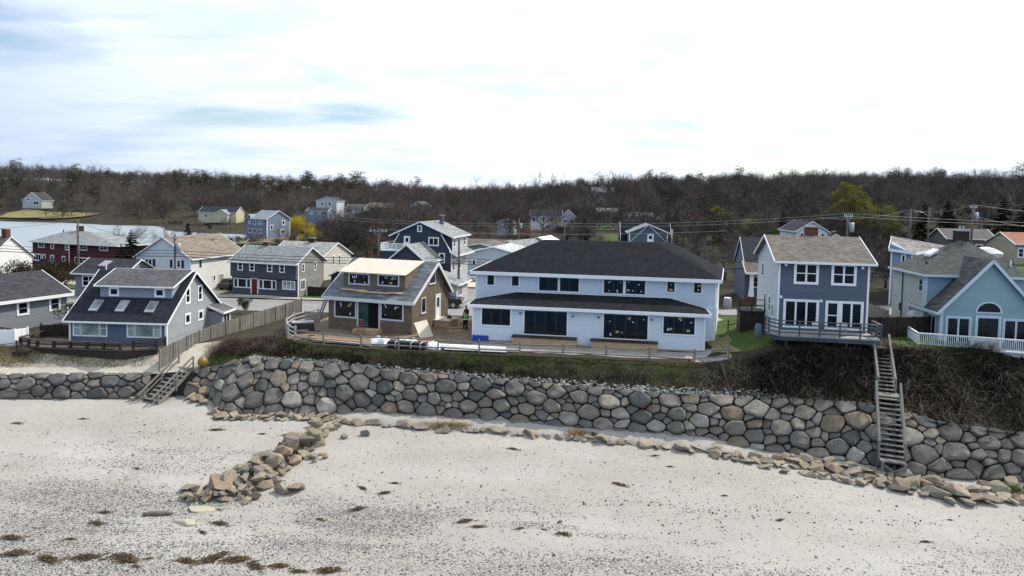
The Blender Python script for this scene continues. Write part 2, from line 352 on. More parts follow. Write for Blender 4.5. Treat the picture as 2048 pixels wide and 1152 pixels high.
def sand_material():
    t = NT('beach_sand'); p = t.pos(); s = t.N('ShaderNodeSeparateXYZ', {0: p})
    base = t.ramp(t.noise(t.mapping(p, (0.35, 0.9, 1)), 0.22, 6, 0.6), [(0.3, (0.305, 0.285, 0.255)), (0.55, (0.36, 0.342, 0.315)), (0.75, (0.44, 0.43, 0.41))])
    grain = t.noise(p, 6.0, 5, 0.7)
    base = t.mix(0.22, base, t.ramp(grain, [(0.3, (0.27, 0.25, 0.225)), (0.7, (0.42, 0.40, 0.37))]))
    # gravel: broad tongues along the swash lines, denser seaward
    big = t.noise(t.mapping(p, (0.055, 0.19, 1), (0, 0, R(-6))), 1.0, 5, 0.62)
    line = t.noise(t.mapping(p, (0.03, 0.55, 1), (0, 0, R(-5))), 1.0, 4, 0.5)
    yy = t.N('ShaderNodeMapRange', {'Value': t.math('ADD', s.outputs[1], t.math('MULTIPLY', s.outputs[0], 0.075)), 'From Min': 30.0, 'From Max': 44.0, 'To Min': 0.085, 'To Max': -0.10}).outputs[0]
    xl = t.N('ShaderNodeMapRange', {'Value': s.outputs[0], 'From Min': -25.0, 'From Max': 20.0, 'To Min': 0.05, 'To Max': -0.045}).outputs[0]
    dens = t.math('ADD', t.math('ADD', t.math('ADD', big, t.math('MULTIPLY', line, 0.35)), yy), xl)
    ell = None
    for (cx, cy, rx, ry, a) in ((-22.0, 37.6, 6.5, 1.7, .30), (-17.5, 37.9, 3.0, 1.2, .28), (-24, 35.4, 5.0, 1.0, .16), (-7.6, 36.2, 4.6, 1.9, .34), (-10.5, 34.2, 3.6, 1.0, .17), (-4.2, 37.2, 2.6, 1.0, .18), (1.8, 36.0, 3.6, .55, .20), (5.6, 35.2, 2.6, .45, .17), (10.2, 34.6, 1.7, .5, .18), (-20, 31.5, 11, 1.6, .10), (12, 31.2, 14, 1.4, .06)):
        ux = t.math('DIVIDE', t.math('SUBTRACT', s.outputs[0], cx), rx); uy = t.math('DIVIDE', t.math('SUBTRACT', t.math('ADD', s.outputs[1], t.math('MULTIPLY', t.math('SUBTRACT', s.outputs[0], cx), .06)), cy), ry)
        e = t.math('MULTIPLY', t.math('MAXIMUM', t.math('SUBTRACT', 1.0, t.math('ADD', t.math('MULTIPLY', ux, ux), t.math('MULTIPLY', uy, uy))), 0.0), a)
        ell = e if ell is None else t.math('ADD', ell, e)
    dens = t.math('ADD', dens, ell)
    d2 = t.ramp(dens, [(0.50, 0.008), (0.67, 0.06), (0.78, 0.42), (0.90, 0.90)])
    vor = t.N('ShaderNodeTexVoronoi', {'Vector': t.mapping(p, (1, 1.25, 1)), 'Scale': 13.0, 'Randomness': 1.0})
    v2 = t.N('ShaderNodeTexVoronoi', {'Vector': p, 'Scale': 5.5, 'Randomness': 1.0})
    r1 = t.N('ShaderNodeSeparateColor', {0: vor.outputs['Color']}).outputs[0]
    r2 = t.N('ShaderNodeSeparateColor', {0: v2.outputs['Color']}).outputs[1]
    peb = t.math('MULTIPLY', t.math('LESS_THAN', r1, d2), t.math('LESS_THAN', vor.outputs['Distance'], 0.62))
    peb2 = t.math('MULTIPLY', t.math('LESS_THAN', r2, t.math('MULTIPLY', d2, 0.35)), t.math('LESS_THAN', v2.outputs['Distance'], 0.34))
    pc = t.ramp(t.N('ShaderNodeSeparateColor', {0: vor.outputs['Color']}).outputs[2], [(0.0, (0.055, 0.055, 0.058)), (0.5, (0.16, 0.155, 0.15)), (0.85, (0.30, 0.28, 0.26)), (1.0, (0.42, 0.38, 0.33))])
    c = t.mix(peb, base, pc); c = t.mix(peb2, c, (0.07, 0.068, 0.066))
    h = t.math('ADD', t.math('ADD', t.math('MULTIPLY', grain, 0.4), t.math('MULTIPLY', t.noise(p, 1.6, 4), 1.2)), t.math('MULTIPLY', peb, 0.5)); t.bump(h, 0.55, 0.06)
    return t.out(c, 0.95, 0.12)
SAND = sand_material()
T_ = toe(cs)
rows = []
for k in np.concatenate([np.linspace(0, 1, 75) ** 0.85]):
    x = lerp(T_[:, 0] * 1.0, T_[:, 0], k); y0 = 14.0; y = lerp(np.full(len(cs), y0), T_[:, 1] + 0.45, k)
    rows.append(np.stack([x, y, np.zeros_like(x)], -1))
P = np.array(rows)
P[:, :, 2] = beach_z(P[:, :, 0], P[:, :, 1]) + 0.05 * fbm(P[:, :, 0], P[:, :, 1], 0.33, 4, 3.1) + 0.025 * fbm(P[:, :, 0], P[:, :, 1], 1.3, 2, 7.7)
tag(grid_obj('beach', P, SAND), kind='structure')

# bank from wall top to lot edge
def bank_material():
    t = NT('bank_soil'); p = t.pos(); s = t.N('ShaderNodeSeparateXYZ', {0: p})
    n = t.noise(p, 0.35, 5, 0.6); f = t.noise(p, 5, 4)
    veg = t.ramp(t.math('ADD', t.math('MULTIPLY', n, 0.7), t.math('MULTIPLY', f, 0.3)), [(0.36, (0.026, 0.021, 0.016)), (0.50, (0.04, 0.036, 0.022)), (0.62, (0.045, 0.058, 0.02))])
    sand = t.ramp(f, [(0.3, (0.40, 0.36, 0.30)), (0.7, (0.52, 0.48, 0.41))])
    m = t.math('ADD', t.math('MULTIPLY', t.math('ADD', s.outputs[0], 25.4), 1.0), t.math('MULTIPLY', t.noise(p, 0.8, 4), 2.2))
    f2 = t.N('ShaderNodeMapRange', {'Value': m, 'From Min': 0.2, 'From Max': 1.6}).outputs[0]
    f3 = t.N('ShaderNodeMapRange', {'Value': t.math('ADD', s.outputs[0], t.math('MULTIPLY', n, 4.0)), 'From Min': 18.0, 'From Max': 22.0}).outputs[0]
    veg = t.mix(f3, veg, t.ramp(f, [(0.3, (0.006, 0.005, 0.004)), (0.7, (0.014, 0.012, 0.009))]))
    t.bump(f, 0.6, 0.08)
    return t.out(t.mix(f2, sand, veg), 0.95, 0.1)
BANK = bank_material()
def bank_exp(x): return 0.9 + 0.85 * np.clip((x - 18) / 5, 0, 1)
U_, L_ = top(cs), lot(cs)
rows = []
for k in np.linspace(-0.06, 1, 16):
    a = np.clip(k, 0, 1)
    x = lerp(U_[:, 0], L_[:, 0], k); y = lerp(U_[:, 1], L_[:, 1], k)
    z = lerp(U_[:, 2] - 0.12, hgt(L_[:, 0], L_[:, 1]), a ** bank_exp(U_[:, 0]))
    rows.append(np.stack([x, y, z], -1))
P = np.array(rows); P[1:-1, :, 2] += 0.10 * fbm(P[1:-1, :, 0], P[1:-1, :, 1], 0.7, 3, 1.3)
def bank_z(s, k):
    u, l = top(s), lot(s)
    return lerp(u[:, 2] - 0.12, hgt(l[:, 0], l[:, 1]), np.clip(k, 0, 1) ** bank_exp(u[:, 0]))
tag(grid_obj('bank', P, BANK), kind='structure')

# upland ground out to the hills
def ground_material():
    t = NT('rough_ground'); p = t.pos()
    n = t.noise(p, 0.05, 6, 0.6); f = t.noise(p, 1.3, 5)
    k = t.math('ADD', t.math('MULTIPLY', n, 0.6), t.math('MULTIPLY', f, 0.4))
    c = t.ramp(k, [(0.35, (0.030, 0.026, 0.021)), (0.5, (0.046, 0.040, 0.030)), (0.62, (0.05, 0.05, 0.028)), (0.75, (0.08, 0.07, 0.052))])
    t.bump(f, 0.5, 0.1); return t.out(c, 0.95, 0.1)
GROUND = ground_material()
rows = []; L_ = lot(cs)
ys = np.concatenate([np.linspace(0, 40, 41)[1:], np.linspace(42, 110, 35), np.linspace(114, 340, 58), np.linspace(350, 1400, 40)])
rows.append(np.stack([L_[:, 0], L_[:, 1], hgt(L_[:, 0], L_[:, 1])], -1))
for d in ys:
    k = min(1, d / 30); yb = lerp(L_[:, 1], np.full(len(cs), 53.0), k)
    fan = 1 + max(0, d - 20) / 75.0
    x = L_[:, 0] * fan; y = yb + d
    rows.append(np.stack([x, y, hgt(x, y)], -1))
P = np.array(rows)
far_ = P[:, :, 1] > 110
P[1:, :, 2] += (np.where(far_, 0.3, 0.03) * fbm(P[:, :, 0], P[:, :, 1], 0.06, 3, 5.5))[1:]
tag(grid_obj('ground', P, GROUND), kind='structure')

# pond water
def water_material():
    t = NT('pond_water'); p = t.pos(); n = t.noise(t.mapping(p, (0.25, 1.2, 1)), 1.2, 4)
    t.bump(n, 0.5, 0.5); return t.out((0.40, 0.45, 0.48), 0.5, 0.9, 0.85)
mb = MB(); mb.add([(-460, 150, -3.05), (-25, 150, -3.05), (-25, 365, -3.05), (-460, 365, -3.05)], [(0, 1, 2, 3)])
tag(mb.build('pond_water', water_material()), kind='structure')

def drape(name, poly, mat, off=0.02, step=2.0, kind='structure', parent=None, zf=None):
    bm = bmesh.new(); bm.faces.new([bm.verts.new((x, y, 0)) for x, y in poly])
    bmesh.ops.triangulate(bm, faces=bm.faces[:])
    xs = [p[0] for p in poly]; ys_ = [p[1] for p in poly]
    for ax, lo, hi in ((0, min(xs), max(xs)), (1, min(ys_), max(ys_))):
        v = math.ceil(lo / step) * step
        while v < hi:
            co = [0, 0, 0]; no = [0, 0, 0]; co[ax] = v; no[ax] = 1
            bmesh.ops.bisect_plane(bm, geom=bm.verts[:] + bm.edges[:] + bm.faces[:], plane_co=co, plane_no=no); v += step
    for v in bm.verts: v.co.z = (zf(v.co.x, v.co.y) if zf else hz(v.co.x, v.co.y)) + off
    bmesh.ops.recalc_face_normals(bm, faces=bm.faces)
    if sum(f.normal.z for f in bm.faces) < 0: bmesh.ops.reverse_faces(bm, faces=bm.faces[:])
    me = bpy.data.meshes.new(name); bm.to_mesh(me); bm.free()
    o = mk(name, me, mat, parent)
    if kind: o['kind'] = kind
    return o
def wobble(poly, amp=0.4, n=6, seed=1):
    rr = random.Random(seed); out = []
    for i, a in enumerate(poly):
        b = poly[(i + 1) % len(poly)]
        for k in range(n):
            t = k / n; out.append((lerp(a[0], b[0], t) + rr.uniform(-amp, amp), lerp(a[1], b[1], t) + rr.uniform(-amp, amp)))
    return out
def two_tone(name, a, b, c, s1=0.5, s2=6, bump=0.4):
    t = NT(name); p = t.pos(); k = t.math('ADD', t.math('MULTIPLY', t.noise(p, s1, 5, 0.6), 0.6), t.math('MULTIPLY', t.noise(p, s2, 4), 0.4))
    t.bump(k, bump, 0.05); MATS[name] = t.out(t.ramp(k, [(0.34, a), (0.5, b), (0.66, c)]), 0.95, 0.12); return MATS[name]
ASPHALT = two_tone('asphalt', (0.20, 0.20, 0.195), (0.25, 0.245, 0.24), (0.29, 0.285, 0.275), 0.3, 12, 0.2)
LAWN = two_tone('lawn_grass', (0.035, 0.06, 0.015), (0.06, 0.095, 0.022), (0.10, 0.125, 0.04), 0.7, 9)
DIRT = two_tone('bare_dirt', (0.12, 0.09, 0.064), (0.185, 0.143, 0.103), (0.25, 0.20, 0.15), 0.6, 5, 0.7)
GRAVEL = two_tone('gravel', (0.20, 0.19, 0.175), (0.30, 0.285, 0.26), (0.40, 0.38, 0.35), 1.2, 14, 0.7)
CREAM = two_tone('shell_drive', (0.46, 0.42, 0.34), (0.54, 0.50, 0.42), (0.60, 0.56, 0.48), 0.6, 10, 0.3)
STRAW = two_tone('straw_grass', (0.12, 0.12, 0.045), (0.20, 0.185, 0.085), (0.27, 0.235, 0.125), 0.6, 8)
drape('road', [(-110, 87), (-60, 79.5), (-25, 74.5), (0, 71.2), (30, 68.5), (60, 67.5), (110, 68), (110, 75), (60, 74.5), (30, 75.5), (6, 78.5), (2, 96), (-7.5, 98), (-6, 80.5), (-25, 83), (-60, 88), (-110, 96)], ASPHALT, 0.03)
drape('pavement', [(-110, 96.2), (-60, 88.2), (-25, 83.2), (-8.5, 81.1), (-8.5, 82.6), (-25, 84.8), (-60, 89.8), (-110, 97.8)], CONC, 0.14)
drape('grass_lot', wobble([(-45, 88.0), (-8.5, 83.2), (-7.5, 92), (-14, 95), (-27, 92), (-45, 92)], .5, 5, 3), LAWN, 0.05)
drape('grass_verge', wobble([(-62, 92.5), (-47, 91), (-49, 100), (-66, 104)], .5, 5, 4), LAWN, 0.05)
drape('driveway', wobble([(-27, 83.4), (-24, 83), (-30, 86.8), (-38, 88)], .2, 4, 5), CREAM, 0.08)
drape('driveway', wobble([(-40.4, 86.2), (-37.5, 86), (-38.4, 98), (-41, 98)], .2, 4, 6), CREAM, 0.08)
drape('driveway', wobble([(-9.5, 100), (1, 98.2), (3, 112), (-9, 114)], .5, 4, 7), CREAM, 0.08)
drape('driveway', wobble([(-64, 96), (-50, 93), (-51, 97), (-66, 101)], .4, 4, 8), CREAM, 0.09)
drape('grass_lot', wobble([(-8.5, 85), (-6.2, 84.5), (-7, 98), (-9.5, 98.5)], .2, 4, 9), LAWN, 0.09)
drape('dirt_yard', wobble([(-19.5, 58.2), (-17.6, 57.2), (-14, 56.4), (-3.6, 54.9), (-2.6, 59.0), (-1.6, 70.5), (-8, 71.4), (-19, 72.5)], .35, 6, 10), DIRT, 0.02, 1.5)
drape('gravel_yard', wobble([(-3.4, 54.6), (6, 53.6), (15.0, 52.4), (16.4, 55.0), (-3.1, 57.9)], .22, 8, 11), GRAVEL, 0.03, 1.5)
drape('lawn', wobble([(16.9, 53.6), (19.6, 53.2), (21.2, 53.5), (21.3, 60), (22.6, 68), (18.6, 68), (17.6, 60)], .18, 6, 12), LAWN, 0.03, 1.0)
drape('dirt_path', wobble([(16.4, 54.0), (18.3, 53.6), (18.9, 59), (17.5, 60.5)], .25, 6, 13), STRAW, 0.05, 1.0)
drape('lawn', wobble([(30.4, 51.9), (35.6, 52.0), (36.0, 56), (34, 58.5), (30.2, 58.5)], .2, 6, 14), LAWN, 0.03, 1.0)
drape('path', wobble([(18.9, 66), (20.6, 65.6), (21.3, 72), (18.6, 72)], .1, 4, 15), CONC, 0.06, 1.0)
drape('path', wobble([(29.6, 58.5), (31.2, 58.2), (33.8, 70), (31.8, 70)], .15, 4, 16), CREAM, 0.06, 1.0)
drape('lawn', wobble([(-95, 121), (-66, 112), (-63, 117), (-92, 128)], .5, 5, 17), LAWN, 0.05)
drape('lawn', wobble([(22, 160), (40, 158), (41, 182), (24, 185)], 2, 5, 18), LAWN, 0.25, 6)
drape('lawn', wobble([(20, 200), (34, 198), (35, 218), (22, 222)], 1, 5, 19), LAWN, 0.3, 6)
drape('lawn', wobble([(-262, 338), (-222, 336), (-212, 352), (-258, 362)], 2, 5, 20), STRAW, 0.6, 6)
drape('lawn', wobble([(-84, 184), (-44, 180), (-40, 196), (-66, 198)], 1.5, 5, 21), STRAW, 0.3, 6)
drape('lawn', wobble([(62, 96), (80, 94), (84, 108), (64, 110)], .6, 5, 22), LAWN, 0.06, 2)
# ---------------------------------------------------------------- stone sea walls
STONE = rnd_plain('granite_boulder', [(0.0, (0.10, 0.098, 0.092)), (0.16, (0.155, 0.15, 0.142)), (0.34, (0.125, 0.122, 0.117)), (0.48, (0.19, 0.18, 0.162)), (0.60, (0.095, 0.094, 0.092)), (0.68, (0.062, 0.074, 0.074)), (0.75, (0.16, 0.15, 0.135)), (0.83, (0.15, 0.122, 0.092)), (0.88, (0.27, 0.265, 0.25)), (0.94, (0.21, 0.20, 0.18)), (1.0, (0.085, 0.084, 0.082))], 0.85, 0.25, 1.4, 0.45, 0.9)
ROCK = rnd_plain('beach_rock', [(0.0, (0.19, 0.17, 0.135)), (0.2, (0.26, 0.23, 0.185)), (0.38, (0.15, 0.143, 0.128)), (0.52, (0.25, 0.19, 0.142)), (0.66, (0.21, 0.20, 0.168)), (0.8, (0.27, 0.235, 0.185)), (0.9, (0.12, 0.117, 0.11)), (1.0, (0.30, 0.275, 0.23))], 0.85, 0.25, 1.8, 0.30, 0.6)
WALLCORE = plain('wall_core_gap_shade', (0.045, 0.043, 0.04), 0.95, 0.1, 0.4, 3, 14)  # near-black stands in for the shadow between the boulders

def clip_poly(poly, nx, ny, c):
    out = []; n = len(poly)
    for i in range(n):
        a, b = poly[i], poly[(i + 1) % n]; da = nx * a[0] + ny * a[1] - c; db = nx * b[0] + ny * b[1] - c
        if da <= 0: out.append(a)
        if (da < 0 < db) or (db < 0 < da):
            t = da / (da - db); out.append((a[0] + (b[0] - a[0]) * t, a[1] + (b[1] - a[1]) * t))
    return out
def power_cells(sites, w, W_, H_):
    cells = []
    for i, (x, y) in enumerate(sites):
        d = ((sites - sites[i]) ** 2).sum(1); order = np.argsort(d)[1:26]
        poly = [(0, 0), (W_, 0), (W_, H_), (0, H_)]
        for j in order:
            dx_, dy_ = sites[j] - sites[i]; dd = d[j]
            c = (sites[j] @ sites[j] - sites[i] @ sites[i] - w[j] + w[i]) / 2
            poly = clip_poly(poly, dx_, dy_, c)
            if len(poly) < 3: break
        cells.append(poly)
    return cells
def pcent(p):
    a = cx = cy = 0
    for i in range(len(p)):
        x0, y0 = p[i]; x1, y1 = p[(i + 1) % len(p)]; k = x0 * y1 - x1 * y0; a += k; cx += (x0 + x1) * k; cy += (y0 + y1) * k
    return (cx / (3 * a), cy / (3 * a), abs(a / 2)) if abs(a) > 1e-9 else (p[0][0], p[0][1], 0)
def stone_layout(W_, H_, area, seed, asp=0.74):
    """boulders of three sizes packed big first, then fitted to each other"""
    rr = np.random.RandomState(seed); Ws = W_ * asp; k0 = math.sqrt(area * asp)
    P_, Rd = [], []
    for rad, tries in ((.74, 2.2), (.60, 4.0), (.46, 6.5), (.33, 9.0), (.22, 10.0)):
        rad_ = rad * k0
        for _ in range(int(tries * Ws * H_ / area)):
            r = rad_ * rr.uniform(.88, 1.12); x, y = rr.uniform(0, Ws), rr.uniform(0, H_)
            if rad > .55 and .38 * H_ < y < .62 * H_ and rr.random_sample() < .6: continue
            if P_:
                d = np.hypot(np.array(P_)[:, 0] - x, np.array(P_)[:, 1] - y)
                if (d < (np.array(Rd) + r) * .93).any(): continue
            P_.append((x, y)); Rd.append(r)
    sites = np.array(P_); w = np.array(Rd) ** 2
    return [[(x / asp, y) for x, y in p] for p in power_cells(sites, w, Ws, H_) if len(p) >= 3]
def round_poly(p, gap, rr):
    cx, cy, a = pcent(p)
    if a < 0.05: return None
    # inset along edges
    q = list(p); n = len(p); sgn = 1
    for i in range(n):
        a0, b0 = p[i], p[(i + 1) % n]; ex, ey = b0[0] - a0[0], b0[1] - a0[1]; L = math.hypot(ex, ey)
        if L < 1e-6: continue
        nx, ny = ey / L, -ex / L
        if nx * (cx - a0[0]) + ny * (cy - a0[1]) > 0: nx, ny = -nx, -ny
        q = clip_poly(q, nx, ny, nx * a0[0] + ny * a0[1] - gap)
        if len(q) < 3: return None
    if pcent(q)[2] < 0.03: return None
    o = []; n = len(q)
    for i in range(n):
        a0, b0 = q[i], q[(i + 1) % n]; k = rr.uniform(.10, .24); k2 = rr.uniform(.10, .24)
        if math.dist(a0, b0) < .12: o.append(((a0[0] + b0[0]) / 2, (a0[1] + b0[1]) / 2)); continue
        o += [(lerp(a0[0], b0[0], k), lerp(a0[1], b0[1], k)), (lerp(a0[0], b0[0], 1 - k2), lerp(a0[1], b0[1], 1 - k2))]
    return o if len(o) >= 5 else None
_ts = np.linspace(0, S_TOT, 3000); _tt = toe(_ts); _tu = top(_ts)
def _tab(a, s):
    q = min(max(s, 0), S_TOT - 1e-6) / S_TOT * 2999; i = int(q); return a[i] + (a[min(i + 1, 2999)] - a[i]) * (q - i)
def wall_frame(s, t):
    """point on the wall face at arc s and height fraction t, and the outward normal"""
    a, b = _tab(_tt, s), _tab(_tu, s); a2 = _tab(_tt, s + .15); a1 = _tab(_tt, s - .15)
    p = Vector(a) * (1 - t) + Vector(b) * t; up = (Vector(b) - Vector(a)); L = up.length; up /= L
    al = Vector(a2 - a1); al.z = 0; al.normalize(); n = al.cross(up); n.normalize()
    if n.y > 0 and abs(n.y) > .2: n = -n
    p += n * (0.22 * math.sin(math.pi * min(max(t, 0), 1)))
    return p, al, up, n, L
def build_wall(name, label, s0, s1, area, seed, H_mean, skip=None):
    root = empty(name, tuple(toe((s0 + s1) / 2)[0]), 0, label, 'sea wall'); rl = Vector(root.location)
    rr = random.Random(seed)
    # core behind the stones, its dark colour painting shade into the gaps
    S = np.linspace(s0 - .25, s1 + .25, max(8, int((s1 - s0) / 0.8))); rows = []
    for t in (-0.1, 0.25, 0.5, 0.75, 1.03):
        r_ = []
        for s in S:
            p, al, up, n, L = wall_frame(s, t); r_.append(p - n * 0.26 - rl)
        rows.append(r_)
    P = np.array(rows); core = grid_obj('core', P, WALLCORE); core.parent = root
    W_ = s1 - s0; n_st = 0
    polys = stone_layout(W_, H_mean, area, seed)
    for p in polys:
        q = round_poly(p, rr.uniform(0.008, 0.035), rr)
        if q is None: continue
        cx, cy, ar = pcent(q); size = math.sqrt(ar); bul = size * rr.uniform(0.12, 0.26); so = rr.uniform(-0.07, 0.09)
        F = wall_frame(s0 + cx, cy / H_mean); c0 = F[0]; ks = F[4] / H_mean
        if skip and skip[0] < c0.x < skip[1]: continue
        tilt_a, tilt_b = rr.uniform(-.2, .2), rr.uniform(-.25, .10)
        seedv = Vector((rr.uniform(0, 99), rr.uniform(0, 99), rr.uniform(0, 99)))
        mbv = MB(); vs = []; nq = len(q)
        fx, fy = cx + rr.uniform(-.12, .12) * size, cy + rr.uniform(-.12, .18) * size
        for (sc_, dep) in ((0.95, -0.40), (1.0, so - 0.05), (0.93, so + bul * .62), (0.70, so + bul * .98)):
            for (x, y) in q:
                X, Y = lerp(fx if sc_ < .9 else cx, x, sc_), lerp(fy if sc_ < .9 else cy, y, sc_)
                pw, al, up, n, L = F
                dd = dep + (X - cx) * tilt_a + (Y - cy) * tilt_b
                base, _, _, nn, _ = wall_frame(s0 + X, Y / H_mean)
                d = mnoise.noise(Vector((X, Y, dep)) * 2.2 + seedv) * 0.15 * min(1.3, size)
                vs.append(base + nn * (dd + d) - c0)
        vs.append(wall_frame(s0 + fx, fy / H_mean)[0] + F[3] * (so + bul) - c0)
        fs = []
        for k in range(3): fs += [(k * nq + i, k * nq + (i + 1) % nq, (k + 1) * nq + (i + 1) % nq, (k + 1) * nq + i) for i in range(nq)]
        fs += [(3 * nq + i, 3 * nq + (i + 1) % nq, 4 * nq) for i in range(nq)]
        mbv.add(vs, fs)
        o = mbv.build('stone', STONE, root, True); o.data.set_sharp_from_angle(angle=R(24)); o.location = c0 - rl; n_st += 1
    return root, n_st
def s_at(x): return float(s_of_x(x))
sB = s_at(-24.3)
r1, n1 = build_wall('sea_wall', 'low stone wall below the blue cottage deck, left of the wooden steps', s_at(-52), s_at(-28.9), 0.62, 11, 2.15)
r2, n2 = build_wall('sea_wall', 'long tall boulder wall below the brown and white houses', sB + 0.7, s_at(25.15), 0.66, 22, 3.55)
r3, n3 = build_wall('sea_wall', 'boulder wall under the bramble slope, right of the long stairs', s_at(25.2), s_at(44), 0.74, 33, 3.55)
r4, n4 = build_wall('sea_wall', 'short rough stone wall between the wooden steps and the long wall', s_at(-28.8), sB + 0.6, 0.50, 44, 2.3, (-28.5, -25.9))
print('stones', n1, n2, n3, n4)

# ---------------------------------------------------------------- loose rocks
def rock_mesh(seed, sx=1.0, sy=0.75, sz=0.55, n=15, bev=0.05):
    rr = random.Random(seed); bm = bmesh.new()
    for i in range(n):
        th = rr.uniform(0, 2 * math.pi); ph = math.acos(rr.uniform(-1, 1)); r = rr.uniform(.82, 1.0)
        x, y, z = math.sin(ph) * math.cos(th), math.sin(ph) * math.sin(th), math.cos(ph)
        k = (abs(x) ** 3 + abs(y) ** 3 + abs(z) ** 3) ** (-1 / 3)
        bm.verts.new((x * k * sx * r / 2, y * k * sy * r / 2, z * k * sz * r / 2))
    g = bmesh.ops.convex_hull(bm, input=bm.verts[:])
    bmesh.ops.delete(bm, geom=[v for v in g['geom_interior'] if isinstance(v, bmesh.types.BMVert)], context='VERTS')
    bmesh.ops.dissolve_limit(bm, angle_limit=R(14), verts=bm.verts[:], edges=bm.edges[:])
    bmesh.ops.bevel(bm, geom=bm.edges[:], offset=bev, segments=2, profile=0.6, affect='EDGES')
    bmesh.ops.recalc_face_normals(bm, faces=bm.faces)
    me = bpy.data.meshes.new('rock'); bm.to_mesh(me); bm.free()
    return me
ROCKS = []
for i in range(14):
    rq = random.Random(900 + i); me = rock_mesh(700 + i, 1.0, rq.uniform(.6, .95), rq.uniform(.38, .72), rq.randint(11, 15), 0.022); me.materials.append(ROCK); ROCKS.append(me)
def put_rock(parent, x, y, z, size, rr, flat=1.0, name='rock', mesh=None, mat=None):
    o = bpy.data.objects.new(name, mesh or rr.choice(ROCKS)); COL.objects.link(o)
    o.parent = parent; o.location = Vector((x, y, z)) - (Vector(parent.location) if parent else Vector())
    o.rotation_euler = (rr.uniform(-.3, .3), rr.uniform(-.3, .3), rr.uniform(0, 6.28)); o.scale = (size, size, size * flat)
    return o
bz = lambda x, y: float(beach_z(np.array([x]), np.array([y]))[0])
# groyne
groyne = empty('rock_groyne', (-14, 42, -5), 0, 'loose pile of tan and grey rocks running down the sand', 'rock groyne')
rr = random.Random(5); pts = []
axis_ = [(-13.6, 50.0), (-13.7, 47.6), (-13.9, 45.2), (-14.6, 43.2), (-15.2, 41.4), (-15.6, 39.6), (-15.9, 38.0), (-16.2, 37.2)]
axis_ = [((12.2 - bz(x, y)) / 17.1 * x, (12.2 - bz(x, y)) / 17.1 * y) for x, y in axis_]
wid = [1.0, 1.0, 1.2, 1.3, 1.7, 2.2, 2.6, 2.2]
for layer in range(3):
    for k in range((110, 48, 5)[layer]):
        for tr in range(30):
            u = rr.random() ** 0.85 * (len(axis_) - 1.001) if layer == 0 else rr.uniform(1.2, len(axis_) - 1.2); i = int(u); t = u - i
            w_ = lerp(wid[i], wid[i + 1], t) * (.85, .5, .25)[layer]; x = lerp(axis_[i][0], axis_[i + 1][0], t) + rr.uniform(-w_, w_); y = lerp(axis_[i][1], axis_[i + 1][1], t) + rr.uniform(-.4, .4)
            sz = rr.choice([0.6, 0.8, 1.05, 1.3, 1.65, 2.1]) * (0.9 if layer else 1.0)
            if all(math.hypot(x - a, y - b) > 0.31 * (sz + c) for a, b, c, l in pts if l == layer): break
        else: continue
        pts.append((x, y, sz, layer)); put_rock(groyne, x, y, bz(x, y) + sz * .15 + layer * .34, sz, rr)
for (x, y, sz) in ((-12.2, 38.6, 1.25), (-12.9, 38.4, 1.2), (-12.7, 43.6, .8), (-12.2, 44.3, .7), (-11.9, 43.7, .6), (-12.4, 43.0, .55), (-18.4, 38.4, .9), (-17.6, 37.2, .7), (-11.6, 47.6, .7), (-10.3, 48.2, .9)):
    k_ = (12.2 - bz(x, y)) / 17.1; x *= k_; y *= k_; put_rock(groyne, x, y, bz(x, y) + sz * .2, sz, rr)
# toe rocks along the foot of the long wall
toe_r = empty('rock_toe', (0, 48, -4.7), 0, 'row of flat grey slabs along the foot of the long boulder wall', 'rock row')
pts = []
def toe_row(root, xa, xb, off0, off1, n, sizes, lift=0.12):
    for k in range(n):
        for tr in range(25):
            x = rr.uniform(xa, xb); s = s_at(x); t = toe(s)[0]; y = t[1] - rr.uniform(off0(x), off1(x)); sz = rr.choice(sizes)
            if all(math.hypot(x - a, y - b) > 0.26 * (sz + c) for a, b, c in pts): break
        else: continue
        pts.append((x, y, sz)); put_rock(root, x, y, bz(x, y) + sz * lift, sz, rr, 0.7)
toe_row(toe_r, -22.6, -13, lambda x: .3, lambda x: 1.2, 46, [.7, .9, 1.1, 1.4])
toe_row(toe_r, -13, 15, lambda x: 1.05, lambda x: 1.5, 110, [.6, .9, 1.2, 1.5])
toe_row(toe_r, 12, 20, lambda x: .5 + .25 * (x - 12) * .3, lambda x: 1.6 + .2 * (x - 12), 44, [.8, 1.0, 1.2, 1.5])
toe_q = empty('rock_toe', (28, 42, -5), 0, 'heap of large pale boulders along the wall foot, below the long stairs', 'rock row')
toe_row(toe_q, 18, 28, lambda x: .5, lambda x: 3.1, 70, [.8, 1.0, 1.3, 1.6, 1.9], .2)
toe_row(toe_q, 28, 40, lambda x: .4, lambda x: 2.6, 50, [.8, 1.1, 1.5, 1.9], .15)
# rocks left of stairs/inlet
toe_p = empty('rock_toe', (-26, 53, -4.2), 0, 'few tan boulders beside the wooden beach steps', 'rock row')
for (x, y, sz) in ((-25.4, 53.4, 1.2), (-24.4, 53.1, 1.3), (-24.2, 53.7, 1.1), (-25.2, 54.2, 1.0), (-23.9, 52.4, .9), (-24.8, 52.9, .8), (-29.2, 53.4, .9), (-29.8, 53.1, .7)):
    put_rock(toe_p, x, y, bz(x, min(y, 53.5)) + .25 + max(0, y - 53.3) * .9, sz, rr)
